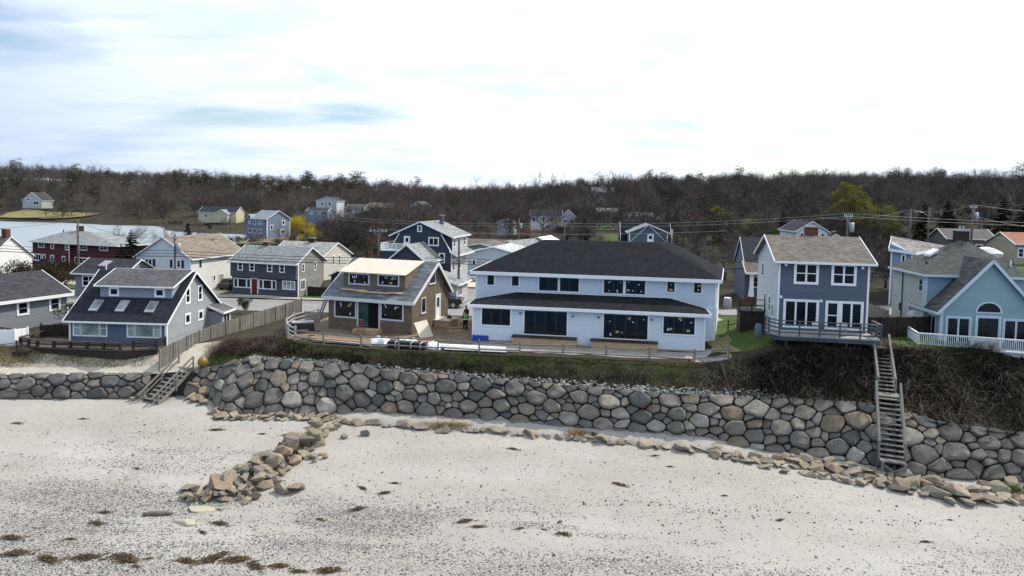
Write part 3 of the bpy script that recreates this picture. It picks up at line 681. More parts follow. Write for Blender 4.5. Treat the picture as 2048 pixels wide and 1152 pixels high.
# sand ledge behind the toe slabs
S = np.linspace(s_at(-14.5), s_at(18), 120); t_ = toe(S); rows = []; tp = np.clip(np.minimum(np.arange(120), 119 - np.arange(120)) / 14, 0, 1)
for off, dz in ((1.45, -0.12), (1.15, 0.22), (0.6, 0.30), (0.1, 0.42), (-0.3, 0.45)):
    y = t_[:, 1] - off; rows.append(np.stack([t_[:, 0], y, beach_z(t_[:, 0], y) + dz * tp - .05 * (1 - tp) + 0.06 * fbm(t_[:, 0], y, .6, 3, 2.2)], -1))
tag(grid_obj('sand_ledge', np.array(rows), SAND), kind='structure')
# cobbles between wall top and brambles, too small to pick apart
def scatter_rocks(name, pts, sizes, mat, seed, label, parent=None):
    rg = np.random.RandomState(seed); V = []; Fc = []; o = 0
    protos = []
    for i in range(6):
        m_ = MB(); me = rock_mesh(300 + i + seed, 1, .8, .6, 9, 0.01); v = np.array([x.co[:] for x in me.vertices]); me.calc_loop_triangles(); f = np.array([t.vertices[:] for t in me.loop_triangles]); protos.append((v, f)); bpy.data.meshes.remove(me)
    for (x, y, z), s in zip(pts, sizes):
        v, f = protos[rg.randint(6)]; a = rg.uniform(0, 6.28); c_, s_ = math.cos(a), math.sin(a)
        w = v * s; w = np.stack([w[:, 0] * c_ - w[:, 1] * s_ + x, w[:, 0] * s_ + w[:, 1] * c_ + y, w[:, 2] + z], -1); V.append(w); Fc.append(f + o); o += len(v)
    ob = np_mesh(name, np.concatenate(V), np.concatenate(Fc), mat, 'stuff', parent); ob['label'] = label; ob['category'] = 'stones'
    return ob
COBBLE = two_tone('cobble', (0.13, 0.128, 0.12), (0.24, 0.235, 0.22), (0.42, 0.41, 0.39), 1.5, 3.0, 0.3)
rg = np.random.RandomState(8); S = rg.uniform(s_at(-22.3), s_at(27), 1500); kk = rg.uniform(-0.03, 0.20, 1500) * rg.uniform(.4, 1, 1500)
u, l = top(S), lot(S); px_, py_ = lerp(u[:, 0], l[:, 0], kk), lerp(u[:, 1], l[:, 1], kk)
scatter_rocks('cobbles', np.stack([px_, py_, bank_z(S, kk) + 0.05], -1), rg.uniform(.12, .42, 1500), COBBLE, 3, 'small grey cobbles scattered along the top of the boulder wall')
# pebbles on the sand
rg = np.random.RandomState(9); n = 9000
x = rg.uniform(-38, 36, n); y = 20 + rg.beta(1.3, 1.6, n) * 30; ok = y < toe(s_of_x(x))[:, 1] - 1.6; x, y = x[ok], y[ok]
PEB = two_tone('pebble', (0.05, 0.05, 0.052), (0.11, 0.108, 0.105), (0.24, 0.225, 0.205), 2.0, 5.0, 0.2)
scatter_rocks('pebbles', np.stack([x, y, beach_z(x, y) + 0.02], -1), rg.gamma(2.0, 0.03, len(x)).clip(.03, .22), PEB, 5, 'dark pebbles strewn over the pale sand')

# wrack line: torn weed left by the last tide
rg = np.random.RandomState(19); V_ = []
for (xa, ya, xb, yb, n, sp) in ((-8, 39.2, 2.5, 38.9, 90, .25), (2.5, 38.9, 12, 38.0, 220, .16), (12, 38.0, 24, 37.0, 180, .16), (-24, 32.6, -6, 31.6, 240, .35), (8, 36.3, 20, 35.6, 70, .3)):
    t = rg.random_sample(n); V_.append(np.stack([lerp(xa, xb, t), lerp(ya, yb, t) + .25 * np.sin(t * 9 + xa) + rg.normal(0, sp, n)], -1))
V_ = np.concatenate(V_); z_ = beach_z(V_[:, 0], V_[:, 1])
scatter_rocks('tide_wrack', np.column_stack([V_, z_ + .015]), rg.gamma(1.6, .03, len(V_)).clip(.025, .2), plain('wet_wrack', (.05, .04, .03), .8, .2, .3), 7, 'thin broken line of dark wrack left on the sand by the tide')
# ---------------------------------------------------------------- house builder
class House:
    def __init__(s, name, label, x, y, z, yaw, cat='house', group=None):
        s.root = empty(name, (x, y, z), R(yaw), label, cat, group); s.trim = WHITE
    def part(s, name, mb, mat, label=None, smooth=False):
        o = mb.build(name, mat, s.root, smooth)
        if label: o['label'] = label
        return o
    # --- bodies
    def box(s, u0, u1, v0, v1, z0, z1, mat, name='wall'): return s.part(name, MB().box(u0, u1, v0, v1, z0, z1), mat)
    def gable_body(s, u0, u1, v0, v1, z0, h, rise, axis, mat, at=0.5, name='wall'):
        mb = MB()
        if axis == 'u':
            vm = lerp(v0, v1, at); mb.prism([(u0, v0, z0), (u0, v1, z0), (u0, v1, h), (u0, vm, h + rise), (u0, v0, h)], (u1 - u0, 0, 0))
        else:
            um = lerp(u0, u1, at); mb.prism([(u0, v0, z0), (u1, v0, z0), (u1, v0, h), (um, v0, h + rise), (u0, v0, h)], (0, v1 - v0, 0))
        return s.part(name, mb, mat)
    # --- roofs
    def roof(s, top, faces, mat, t=0.16, trim=True, lift=0.0, name='roof', tw=0.05, th=0.2, trim_mat=None):
        top = [(a, b, c + lift) for a, b, c in top]
        o = s.part(name, MB().shell(top, faces, t), mat)
        if trim:
            ed = {}
            for f in faces:
                for i in range(len(f)): ed[(f[i], f[(i + 1) % len(f)])] = 1
            mb = MB(); cu = sum(p[0] for p in top) / len(top); cv = sum(p[1] for p in top) / len(top)
            for (a, b) in ed:
                if (b, a) in ed: continue
                p, q = Vector(top[a]), Vector(top[b]); d = (q - p); hd = Vector((d.x, d.y, 0)); 
                if hd.length < 1e-4: continue
                n = Vector((hd.y, -hd.x, 0)).normalized(); m_ = (p + q) / 2
                if n.x * (m_.x - cu) + n.y * (m_.y - cv) < 0: n = -n
                off = n * (tw / 2 - 0.004) + Vector((0, 0, -th / 2 + 0.03)); e = d.normalized() * 0.02
                mb.bar(p + off - e, q + off + e, tw, th)
            tr = mb.build('fascia', trim_mat or s.trim, o)
        return o
    def gable_roof(s, u0, u1, v0, v1, h, rise, axis, mat, over=0.35, rake=0.25, at=0.5, t=0.16, **k):
        if axis == 'u':
            vm = lerp(v0, v1, at); k1 = rise / (vm - v0); k2 = rise / (v1 - vm)
            T = [(u0 - rake, v0 - over, h - over * k1), (u1 + rake, v0 - over, h - over * k1), (u1 + rake, vm, h + rise), (u0 - rake, vm, h + rise), (u1 + rake, v1 + over, h - over * k2), (u0 - rake, v1 + over, h - over * k2)]
        else:
            um = lerp(u0, u1, at); k1 = rise / (um - u0); k2 = rise / (u1 - um)
            T = [(u0 - over, v1 + rake, h - over * k1), (u0 - over, v0 - rake, h - over * k1), (um, v0 - rake, h + rise), (um, v1 + rake, h + rise), (u1 + over, v0 - rake, h - over * k2), (u1 + over, v1 + rake, h - over * k2)]
        return s.roof(T, [(0, 1, 2, 3), (3, 2, 4, 5)], mat, t, lift=t * 0.9, **k)
    # --- openings
    def P(s, face, c, a, b, n):
        return {'F': (a, c - n, b), 'B': (a, c + n, b), 'R': (c + n, a, b), 'L': (c - n, a, b)}[face]
    def fbox(s, mb, face, c, a0, a1, b0, b1, n0, n1):
        p, q = s.P(face, c, a0, b0, n0), s.P(face, c, a1, b1, n1)
        return mb.box(min(p[0], q[0]), max(p[0], q[0]), min(p[1], q[1]), max(p[1], q[1]), min(p[2], q[2]), max(p[2], q[2]))
    def win(s, face, c, a, b, w, h, cols=1, rows=1, trim=None, tw=0.10, sash=0.045, sash_mat=None, glass=None, name='window', sill=False, stickers=0, header=False):
        """a,b centre of the clear opening; w,h its size"""
        trim = trim or s.trim; mb = MB(); a0, a1, b0, b1 = a - w / 2, a + w / 2, b - h / 2, b + h / 2
        s.fbox(mb, face, c, a0 - tw, a0, b0 - tw, b1 + tw, -0.01, 0.05); s.fbox(mb, face, c, a1, a1 + tw, b0 - tw, b1 + tw, -0.01, 0.05)
        s.fbox(mb, face, c, a0, a1, b1, b1 + tw, -0.01, 0.048); s.fbox(mb, face, c, a0, a1, b0 - tw, b0, -0.01, 0.048)
        o = s.part(name, mb, trim)
        sm = sash_mat or trim; m2 = MB(); pw = w / cols
        for k in range(cols):
            x0, x1 = a0 + k * pw, a0 + (k + 1) * pw
            s.fbox(m2, face, c, x0, x0 + sash, b0, b1, 0.0, 0.036); s.fbox(m2, face, c, x1 - sash, x1, b0, b1, 0.0, 0.036)
            s.fbox(m2, face, c, x0 + sash, x1 - sash, b0, b0 + sash, 0.0, 0.034); s.fbox(m2, face, c, x0 + sash, x1 - sash, b1 - sash, b1, 0.0, 0.034)
            for r_ in range(1, rows):
                y_ = b0 + (b1 - b0) * r_ / rows; s.fbox(m2, face, c, x0 + sash, x1 - sash, y_ - sash / 2, y_ + sash / 2, 0.0, 0.034)
        m2.build('sash', sm, o)
        for k in range(cols):
            x0, x1 = a0 + k * pw + sash, a0 + (k + 1) * pw - sash
            ph = (b1 - b0) / rows
            for r_ in range(rows):
                pm = MB(); s.fbox(pm, face, c, x0 - .01, x1 + .01, b0 + r_ * ph + sash * .5, b0 + (r_ + 1) * ph - sash * .5, 0.002, 0.018)
                pm.build('pane', glass or GLASS, o)
        if sill:
            m3 = MB(); s.fbox(m3, face, c, a0 - tw * 1.3, a1 + tw * 1.3, b0 - tw - 0.06, b0 - tw, -0.01, 0.10); m3.build('sill', trim, o)
        rr = random.Random(int(a * 100 + b * 10))
        for k in range(stickers):
            sx = a0 + pw * (rr.randrange(cols) + rr.uniform(.25, .75)); sy = rr.choice([b0 + h * rr.uniform(.12, .3), b1 - h * rr.uniform(.1, .25), b1 - h * .3])
            m4 = MB(); ww, hh = rr.choice([(.10, .10), (.09, .22), (.26, .18), (.08, .08)])
            s.fbox(m4, face, c, sx - ww / 2, sx + ww / 2, sy - hh / 2, sy + hh / 2, 0.019, 0.023)
            m4.build('sticker', YELLOW_STICK if (ww > .2) else WHITE, o)
        return o
    def door(s, face, c, a, z0, w, h, mat, trim=None, tw=0.10, glass=None):
        mb = MB(); s.fbox(mb, face, c, a - w / 2, a + w / 2, z0, z0 + h, -0.01, 0.03); o = s.part('door', mb, mat)
        m2 = MB(); s.fbox(m2, face, c, a - w / 2 - tw, a - w / 2, z0, z0 + h + tw, -0.01, 0.06); s.fbox(m2, face, c, a + w / 2, a + w / 2 + tw, z0, z0 + h + tw, -0.01, 0.06); s.fbox(m2, face, c, a - w / 2, a + w / 2, z0 + h, z0 + h + tw, -0.01, 0.058); m2.build('door_frame', trim or s.trim, o)
        if glass:
            m3 = MB(); s.fbox(m3, face, c, a - w * .32, a + w * .32, z0 + h * .5, z0 + h * .9, 0.03, 0.036); m3.build('pane', GLASS, o)
        m4 = MB(); s.fbox(m4, face, c, a + w * .36, a + w * .42, z0 + h * .44, z0 + h * .48, 0.03, 0.08); m4.build('handle', METALG, o)
        return o
    def corner(s, face, c, a, z0, z1, w=0.12, n=0.035, mat=None):
        mb = MB(); s.fbox(mb, face, c, a - w / 2, a + w / 2, z0, z1, -0.02, n); return s.part('corner_board', mb, mat or s.trim)
    def chimney(s, u, v, z0, z1, w=0.7, d=0.7, mat=None, cap=True, pots=0):
        mb = MB().box(u - w / 2, u + w / 2, v - d / 2, v + d / 2, z0, z1); o = s.part('chimney', mb, mat or BRICK)
        if cap: MB().box(u - w / 2 - .06, u + w / 2 + .06, v - d / 2 - .06, v + d / 2 + .06, z1, z1 + 0.1).build('cap', CONC, o)
        for k in range(pots): MB().tube([(u + (k - (pots - 1) / 2) * .3, v, z1 + .1), (u + (k - (pots - 1) / 2) * .3, v, z1 + .45)], .09, 8).build('flue_pot', METALG, o)
        return o
    def vent(s, u, v, z, r=0.06, h=0.5, mat=None): return s.part('vent_pipe', MB().tube([(u, v, z), (u, v, z + h)], r, 8), mat or METALG)
    def lamp(s, face, c, a, b, sz=0.16, mat=None):
        mb = MB(); s.fbox(mb, face, c, a - sz / 2, a + sz / 2, b - sz / 2, b + sz / 2, 0, 0.12); return s.part('wall_fixture', mb, mat or WHITE)
    def rail(s, pts, h, post=0.09, step=1.4, mids=(0.5,), mat=None, capw=0.14, baluster=0.0, balmat=None, base='deck'):
        """railing along local polyline: posts, top rail, mid rails or balusters, each a part of its own"""
        mat = mat or s.trim
        for i in range(len(pts) - 1):
            p, q = Vector(pts[i]), Vector(pts[i + 1]); L = (q - p).length; n = max(1, round(L / step))
            for k in range(n + (1 if i == len(pts) - 2 else 0)):
                b = p.lerp(q, k / n); MBp = MB().box(b.x - post / 2, b.x + post / 2, b.y - post / 2, b.y + post / 2, b.z, b.z + h - .04); s.part('railing_post', MBp, mat)
            s.part('top_rail', MB().bar(p + Vector((0, 0, h)), q + Vector((0, 0, h)), capw, 0.06), mat)
            for m_ in mids: s.part('mid_rail', MB().bar(p + Vector((0, 0, h * m_)), q + Vector((0, 0, h * m_)), 0.05, 0.10), mat)
            if baluster:
                nb = int(L / baluster); mb = MB()
                mb.bar(p + Vector((0, 0, .12)), q + Vector((0, 0, .12)), .05, .06); mb.bar(p + Vector((0, 0, h - .07)), q + Vector((0, 0, h - .07)), .05, .06)
                for k in range(1, nb):
                    b = p.lerp(q, k / nb); mb.box(b.x - .02, b.x + .02, b.y - .02, b.y + .02, b.z + .09, b.z + h - .06)
                o = s.part('balusters', mb, balmat or mat); o['kind'] = 'stuff'
YELLOW_STICK = plain('yellow_sticker', (0.42, 0.36, 0.10), 0.6)

def far_house(name, label, x, y, z, yaw, w, d, h, rise, axis, wall, roofm, wins_f=(), wins_r=(), wins_l=(), over=0.3, group=None, chim=None, trim=True, cat='house', corner=False):
    H = House(name, label, x, y, z, yaw, cat, group)
    H.gable_body(0, w, 0, d, -1.2, h, rise, axis, wall); H.gable_roof(0, w, 0, d, h, rise, axis, roofm, over, 0.2, tw=0.06, th=0.15, trim=trim)
    for f, c, lst in (('F', 0, wins_f), ('R', w, wins_r), ('L', 0, wins_l)):
        for q in lst: H.win(f, c, *q[:4], cols=q[4] if len(q) > 4 else 1, tw=0.13, sash=0.06, rows=q[5] if len(q) > 5 else 1)
    if chim: H.chimney(*chim)
    if corner:
        H.corner('F', 0, 0.07, 0, h, 0.16, 0.04); H.corner('F', 0, w - 0.07, 0, h, 0.16, 0.04)
    return H

# ---------------------------------------------------------------- white two-storey house
W_SID = siding('white_lap_siding', (0.60, 0.67, 0.735), 0.15, 0.03, 0.6, strength=0.6); W_BOARD = siding('white_board_siding', (0.60, 0.665, 0.73), 0.4, 0.02, 0.6, True, 0.35)
ROOF_BLK = shingle('charcoal_shingles', (0.017, 0.019, 0.023)); BLACK_TRIM = BLACKF
TARP = plain('blue_tarp', (0.012, 0.045, 0.30), 0.45, 0.4, 0.25, 4)
H = House('white_house', 'big white two-storey house with black windows and charcoal hip roof above the boulder wall', -3.26, 58.14, 0, -8.6)
Lc, Rc = -0.4, 20.6
mb = MB(); mb.prism([(Lc, 3, -0.2), (Rc, 3, -0.2), (Rc + 1.75, 13.2, -0.2), (Lc, 13.2, -0.2)], (0, 0, 3.45)); H.part('lower_wall', mb, W_SID)
mb = MB(); mb.prism([(Lc + .005, 3.005, 3.25), (Rc - .005, 3.005, 3.25), (Rc + 1.745, 13.195, 3.25), (Lc + .005, 13.195, 3.25)], (0, 0, 2.5)); H.part('upper_wall', mb, W_BOARD)
H.part('belt_board', MB().box(Lc - .02, Rc + .02, 2.965, 2.999, 3.18, 3.30), WHITE)
H.box(0, 19.4, 0, 2.99, 0.18, 3.05, W_SID, 'front_wall'); H.box(0.03, 19.37, 0.03, 2.98, -0.35, 0.18, CONC, 'foundation')
H.roof([(Lc - .4, 2.55, 5.74), (Rc + .35, 2.55, 5.74), (15.8, 8.6, 8.42), (5.1, 8.6, 8.42), (Rc + 2.15, 13.65, 5.74), (Lc - .4, 13.65, 5.74), (17.2, 10.4, 8.42)],
       [(0, 1, 2, 3), (1, 4, 6, 2), (4, 5, 3, 6), (3, 2, 6), (5, 0, 3)], ROOF_BLK, 0.14, tw=0.06, th=0.30)
H.roof([(-.35, -.38, 3.22), (19.75, -.38, 3.22), (16.75, 2.99, 3.98), (3.35, 2.99, 3.98), (19.75, 2.99, 3.22), (-.35, 2.99, 3.22)], [(0, 1, 2, 3), (1, 4, 2), (5, 0, 3)], ROOF_BLK, 0.12, tw=0.06, th=0.26, name='porch_roof')
BW = dict(sash_mat=BLACKF, tw=0.11, sash=0.07)
H.win('F', 0, 2.06, 2.19, 2.45, 1.40, 3, 1, **BW); H.win('F', 0, 17.30, 2.17, 2.5, 1.40, 3, 1, stickers=6, **BW)
H.win('F', 0, 6.31, 1.87, 3.6, 2.0, 4, 1, name='patio_door', stickers=0, **BW); H.win('F', 0, 12.98, 1.87, 3.6, 2.0, 4, 1, name='patio_door', stickers=9, **BW)
for a, w_, c_, st in ((1.0, .6, 1, 0), (3.23, .6, 1, 0), (16.8, .62, 1, 3), (19.04, .62, 1, 3)): H.win('F', 3, a, 4.97, w_, .86, c_, 1, stickers=st, **BW)
for a, st in ((6.2, 0), (8.05, 0), (11.9, 5), (13.78, 5)): H.win('F', 3, a, 4.81, 1.66, 1.18, 2, 1, stickers=st, **BW)
for a in (5.5 - 1.35, 8.6, 10.75, 15.1): H.lamp('F', 0, a, 2.55 if a > 5 else 2.6, 0.13, BLACKF)
H.corner('F', 0, 0.06, .18, 3.0, .14); H.corner('F', 0, 19.34, .18, 3.0, .14); H.corner('F', 3, Lc + .07, 3.3, 5.6, .14); H.corner('F', 3, Rc - .07, -.1, 5.6, .14)
H.vent(16.9, 9.9, 8.2, .16, .22, BLACKF); H.vent(18.0, 9.5, 7.6, .14, .4, BLACKF)
for (a, l_) in ((6.28, 'left'), (12.88, 'right')):
    o = empty('timber_step', (0, 0, 0), 0); o.parent = None
    wm = Matrix.Translation((-3.26, 58.14, 0)) @ Matrix.Rotation(R(-8.6), 4, 'Z')
    o.matrix_world = wm @ Matrix.Translation((a, -0.9, 0))
    tag(o, 'long plain timber step box under the ' + ('unstickered left' if l_ == 'left' else 'stickered right') + ' patio door', 'step', 'timber steps in front of the white house')
    MB().box(-2.68, 2.68, 0.02, .86, .0, .70).build('riser', PINEW, o); MB().box(-2.74, 2.74, -.06, .87, .70, .78).build('tread', DARKWOOD, o)
# tarp hanging at the corner
wmat = Matrix.Translation((-3.26, 58.14, 0)) @ Matrix.Rotation(R(-8.6), 4, 'Z')
mb = MB(); vs = []; n = 12
for j in range(5):
    for i in range(n):
        vs.append((0.05 + 1.4 * i / (n - 1), -0.05 - 0.05 * abs(math.sin(i * 1.7 + j)) - 0.12 * j / 4, 0.55 - 0.13 * j + .02 * math.sin(i * 2.1)))
mb.shell([(a, b - 0, c) for a, b, c in vs], [(j * n + i, j * n + i + 1, (j + 1) * n + i + 1, (j + 1) * n + i) for j in range(4) for i in range(n - 1)], 0.02)
o = mb.build('blue_tarp', TARP, None, True); o.matrix_world = wmat; tag(o, 'blue tarp hung low on the left corner of the white house', 'tarp')

# ---------------------------------------------------------------- unfinished brown house
def sheathing():
    t = NT('wall_sheathing'); o = t.coord(); s = t.N('ShaderNodeSeparateXYZ', {0: o})
    n = t.noise(o, 1.2, 5); c = t.ramp(n, [(0.3, (0.125, 0.095, 0.065)), (0.7, (0.175, 0.137, 0.098))])
    ux = t.math('ADD', s.outputs[0], s.outputs[1])
    fx = t.math('FRACT', t.math('DIVIDE', ux, 0.61)); fz = t.math('FRACT', t.math('DIVIDE', s.outputs[2], 0.61))
    mk_ = t.math('MULTIPLY', t.math('LESS_THAN', t.math('ABSOLUTE', t.math('SUBTRACT', fx, .5)), .16), t.math('LESS_THAN', t.math('ABSOLUTE', t.math('SUBTRACT', fz, .5)), .05))
    w = t.N('ShaderNodeTexWhiteNoise', {'Vector': t.N('ShaderNodeCombineXYZ', {0: t.math('FLOOR', t.math('DIVIDE', ux, .61)), 1: t.math('FLOOR', t.math('DIVIDE', s.outputs[2], .61))}).outputs[0]}, noise_dimensions='2D').outputs['Value']
    c = t.mix(t.math('MULTIPLY', mk_, t.math('GREATER_THAN', w, .55)), c, (0.06, 0.04, 0.03))
    return t.out(c, 0.75, 0.25)
SHEATH = sheathing()
def membrane():
    t = NT('roof_underlayment'); o = t.coord(); n = t.noise(t.mapping(o, (0.5, 1.6, 1)), 1.6, 6, 0.65)
    c = t.ramp(n, [(0.36, (0.055, 0.062, 0.072)), (0.52, (0.095, 0.105, 0.12)), (0.68, (0.20, 0.22, 0.24))]); return t.out(c, 0.6, 0.35)
MEMB = membrane()
PRIMER = plain('primed_board', (0.62, 0.62, 0.61), 0.6, 0.3, 0.06)
H = House('unfinished_house', 'small unfinished cottage in brown sheathing with bare plywood dormer roof', -16.83, 62.67, -0.1, -17.7)
H.trim = PRIMER
H.gable_body(0, 8.5, 0, 8.1, -.2, 3.15, 2.85, 'u', SHEATH, at=0.59)
H.roof([(-.4, -.45, 2.98), (8.85, -.45, 2.98), (8.85, 4.85, 6.12), (-.4, 4.85, 6.12), (8.85, 8.5, 2.95), (-.4, 8.5, 2.95)], [(0, 1, 2, 3), (3, 2, 4, 5)], MEMB, .16, lift=.12, tw=.06, th=.30)
# dormer
mb = MB(); mb.prism([(0.95, 1.0, 3.7), (0.95, 4.8, 5.9), (0.95, 4.8, 6.1), (0.95, 1.0, 5.32)], (6.35, 0, 0)); H.part('dormer_wall', mb, SHEATH)
H.roof([(.6, .58, 5.30), (7.55, .58, 5.30), (7.4, 4.84, 6.22), (.35, 4.84, 6.22)], [(0, 1, 2, 3)], PLYW, .07, trim=False, lift=.06, name='dormer_roof')
TAPE = plain('flashing_tape', (0.55, 0.54, 0.58), 0.4, 0.4, 0.25, 7)
for a, b in ((2.58, 4.70), (5.62, 4.72)): H.win('F', 1.0, a, b, 1.95, .84, 2, 1, trim=TAPE, tw=.13, sash=.08, sash_mat=BLACKF, stickers=6)
for a, b in ((1.78, 2.03), (6.53, 2.10)): H.win('F', 0, a, b, 2.05, 1.42, 2, 2, trim=TAPE, tw=.15, sash=.06, sash_mat=BLACKF, stickers=7)
mb = MB(); H.fbox(mb, 'F', 0, 3.15, 5.2, .45, 2.75, -.01, .02); od = H.part('door_opening', mb, plain('dark_interior', (0.01, 0.01, 0.011), 0.9, 0.1))
mb = MB(); H.fbox(mb, 'F', 0, 3.2, 4.15, .5, 2.68, .02, .05); mb.build('door_leaf', glass_mat('green_glass', (0.02, 0.06, 0.06), .1), od)
for a_ in (3.0, 5.2):
    mb = MB(); H.fbox(mb, 'F', 0, a_, a_ + .15, .45, 2.8, -.01, .06); mb.build('door_tape', TAPE, od)
H.win('R', 8.5, 2.34, 2.46, .75, 1.25, 1, 1, trim=TAPE, tw=.1, sash=.08, sash_mat=BLACKF, sill=True)
H.win('R', 8.5, 4.2, 4.9, 1.2, 1.15, 2, 1, trim=TAPE, tw=.08, sash=.08, sash_mat=BLACKF, sill=True)
H.door('R', 8.5, 5.6, .75, .9, 2.2, WHITE, WHITE, .14, True)
H.part('step_box', MB().box(3.2, 5.6, -1.15, -.02, -.15, .44), PINEW)
o = H.part('side_step', MB().box(8.52, 10.1, 4.7, 6.7, -.15, .68), PINEW); MB().box(8.53, 10.2, 4.6, 6.8, .68, .75).build('tread', PLYW, o)
for (u, v, l, a) in ((2.4, .45, 2.6, .05), (4.4, .3, 3.4, -.03), (6.6, .4, 1.3, .1)):
    zt = 3.0 + (v + .45) / 5.3 * 3.14 + .2
    tag(mk_o := MB().bar((-l / 2, 0, 0), (l / 2, 0, 0), .2, .05).build('loose_board', PINEW), {2.4: 'left board lying on the unfinished cottage roof below the dormer', 4.4: 'longest board lying on the unfinished cottage roof below the dormer', 6.6: 'short board lying on the unfinished cottage roof, rightmost'}[u], 'board', 'boards left on the cottage roof')
    wm2 = Matrix.Translation((-16.83, 62.67, -.1)) @ Matrix.Rotation(R(-17.7), 4, 'Z'); mk_o.matrix_world = wm2 @ Matrix.Translation((u, v, zt)) @ Matrix.Rotation(a, 4, 'Z') @ Matrix.Rotation(R(30), 4, 'X')

# ---------------------------------------------------------------- blue cottage on the left
BLUE_SH = siding('blue_painted_front', (0.098, 0.128, 0.185), 0.14, 0.06); GREY_SH = siding('pale_grey_shingles', (0.245, 0.26, 0.285), 0.14, 0.10, strength=1.0)
ROOF_NAVY = shingle('navy_shingles', (0.028, 0.032, 0.042)); ROOF_GREY = shingle('grey_shingles', (0.10, 0.10, 0.105)); ROOF_LT = shingle('light_grey_shingles', (0.23, 0.245, 0.25)); ROOF_TAN = shingle('tan_shingles', (0.205, 0.175, 0.148)); ROOF_BRN = shingle('brown_grey_shingles', (0.145, 0.125, 0.11)); ROOF_WARM = shingle('warm_grey_shingles', (0.135, 0.128, 0.118))
H = House('blue_cottage', 'blue cottage with navy roof, three skylights and dark timber deck on the left', -37.98, 58.29, -1.1, -2.3)
H.gable_body(0, 8.55, 0, 9.4, -.3, 2.35, 3.55, 'u', GREY_SH, at=.485)
H.part('front_cladding', MB().box(0.01, 8.54, -.03, -.002, -.25, 2.32), BLUE_SH)
H.gable_roof(0, 8.55, 0, 9.4, 2.35, 3.6, 'u', ROOF_NAVY, .42, .3, .485, tw=.05, th=.15)
mb = MB(); mb.prism([(1.5, 1.9, 3.75), (1.5, 4.5, 5.8), (1.5, 4.5, 6.05), (1.5, 1.9, 4.98)], (6.5, 0, 0)); H.part('dormer_wall', mb, siding('dormer_grey_blue', (0.23, 0.26, 0.32), 0.14, 0.05))
H.roof([(1.2, 1.5, 4.93), (8.35, 1.5, 4.93), (8.5, 4.62, 6.14), (1.2, 4.62, 6.14)], [(0, 1, 2, 3)], ROOF_GREY, .1, lift=.1, name='dormer_roof', tw=.05, th=.13)
for a in (2.77, 6.9): H.win('F', 1.9, a, 4.47, .68, .56, 1, 1, tw=.12)
for a in (1.86, 6.62):
    H.win('F', -.03, a - 1.16, 1.56, .58, 1.32, 1, 2, tw=.07, glass=GLASS_CURTAIN); H.win('F', -.03, a, 1.56, 1.6, 1.32, 1, 1, tw=.07, glass=GLASS_CURTAIN); H.win('F', -.03, a + 1.16, 1.56, .58, 1.32, 1, 2, tw=.07, glass=GLASS_CURTAIN)
for q in ((3.54, 4.03, .6, 1.25), (5.77, 3.97, .62, 1.25), (3.5, 1.93, .72, .72), (5.87, 1.85, .7, .7)): H.win('R', 8.55, *q, cols=1, rows=2 if q[3] > 1 else 1, tw=.14)
H.corner('F', -.03, .06, -.2, 2.3, .14); H.corner('F', -.03, 8.49, -.2, 2.3, .14); H.corner('R', 8.55, .07, -.2, 2.3, .14)
for a in (1.75, 4.1, 6.7):
    sl = 3.6 / (9.4 * .485); mb = MB(); v0, v1 = .5, 1.5; z0, z1 = 2.35 + v0 * sl + .17, 2.35 + v1 * sl + .17
    mb.prism([(a - .4, v0, z0), (a + .4, v0, z0), (a + .4, v1, z1), (a - .4, v1, z1)], (0, -.06, .10)); o = H.part('skylight', mb, METALG)
    mb = MB(); mb.prism([(a - .32, v0 + .08, z0 + .16), (a + .32, v0 + .08, z0 + .16), (a + .32, v1 - .1, z1 + .08), (a - .32, v1 - .1, z1 + .08)], (0, -.02, .03)); mb.build('pane', glass_mat('sky_glass', (0.22, 0.25, 0.28), .12), o)
# rear porch
H.box(8.55, 9.9, 7.4, 9.3, -.2, 1.95, GREY_SH, 'porch_wall'); H.win('R', 9.9, 8.3, 1.1, 1.2, 1.3, 2, 1, tw=.08); H.roof([(8.5, 7.2, 2.6), (10.2, 7.1, 1.95), (10.2, 9.6, 1.95), (8.5, 9.7, 2.6)], [(0, 1, 2, 3)], ROOF_GREY, .1, name='porch_roof')
# deck
deckm = siding('brown_deck_boards', (0.10, 0.075, 0.064), 0.14, 0.2, vertical=True)
H.part('deck', MB().prism([(-3.4, -1.2, .18), (-1.2, -2.2, .18), (6.2, -2.4, .18), (8.6, -1.5, .18), (8.6, -.04, .18), (-3.4, 1.5, .18)], (0, 0, .12)), deckm)
H.part('deck_skirt', MB().prism([(-3.3, -1.1, -.5), (-1.15, -2.1, -.5), (6.15, -2.3, -.5), (8.5, -1.4, -.5), (8.5, -.05, -.5), (-3.3, 1.5, -.5)], (0, 0, .68)), DARKWOOD)
H.rail([(-3.4, 1.5, .3), (-3.4, -1.2, .3), (-1.2, -2.2, .3), (6.0, -2.4, .3)], .55, .2, 1.6, (.45,), DARKWOOD, .34)
H.rail([(6.9, -2.1, .3), (8.55, -1.45, .3), (8.6, -.3, .3)], .75, .14, 1.2, (.3, .65), DARKWOOD, .2)
H.part('bench_seat', MB().box(.2, 5.6, -2.25, -1.85, .62, .70), DARKWOOD)
H.part('deck_steps', MB().box(-3.1, -1.9, -2.6, -1.75, -.6, -.1), DARKWOOD)

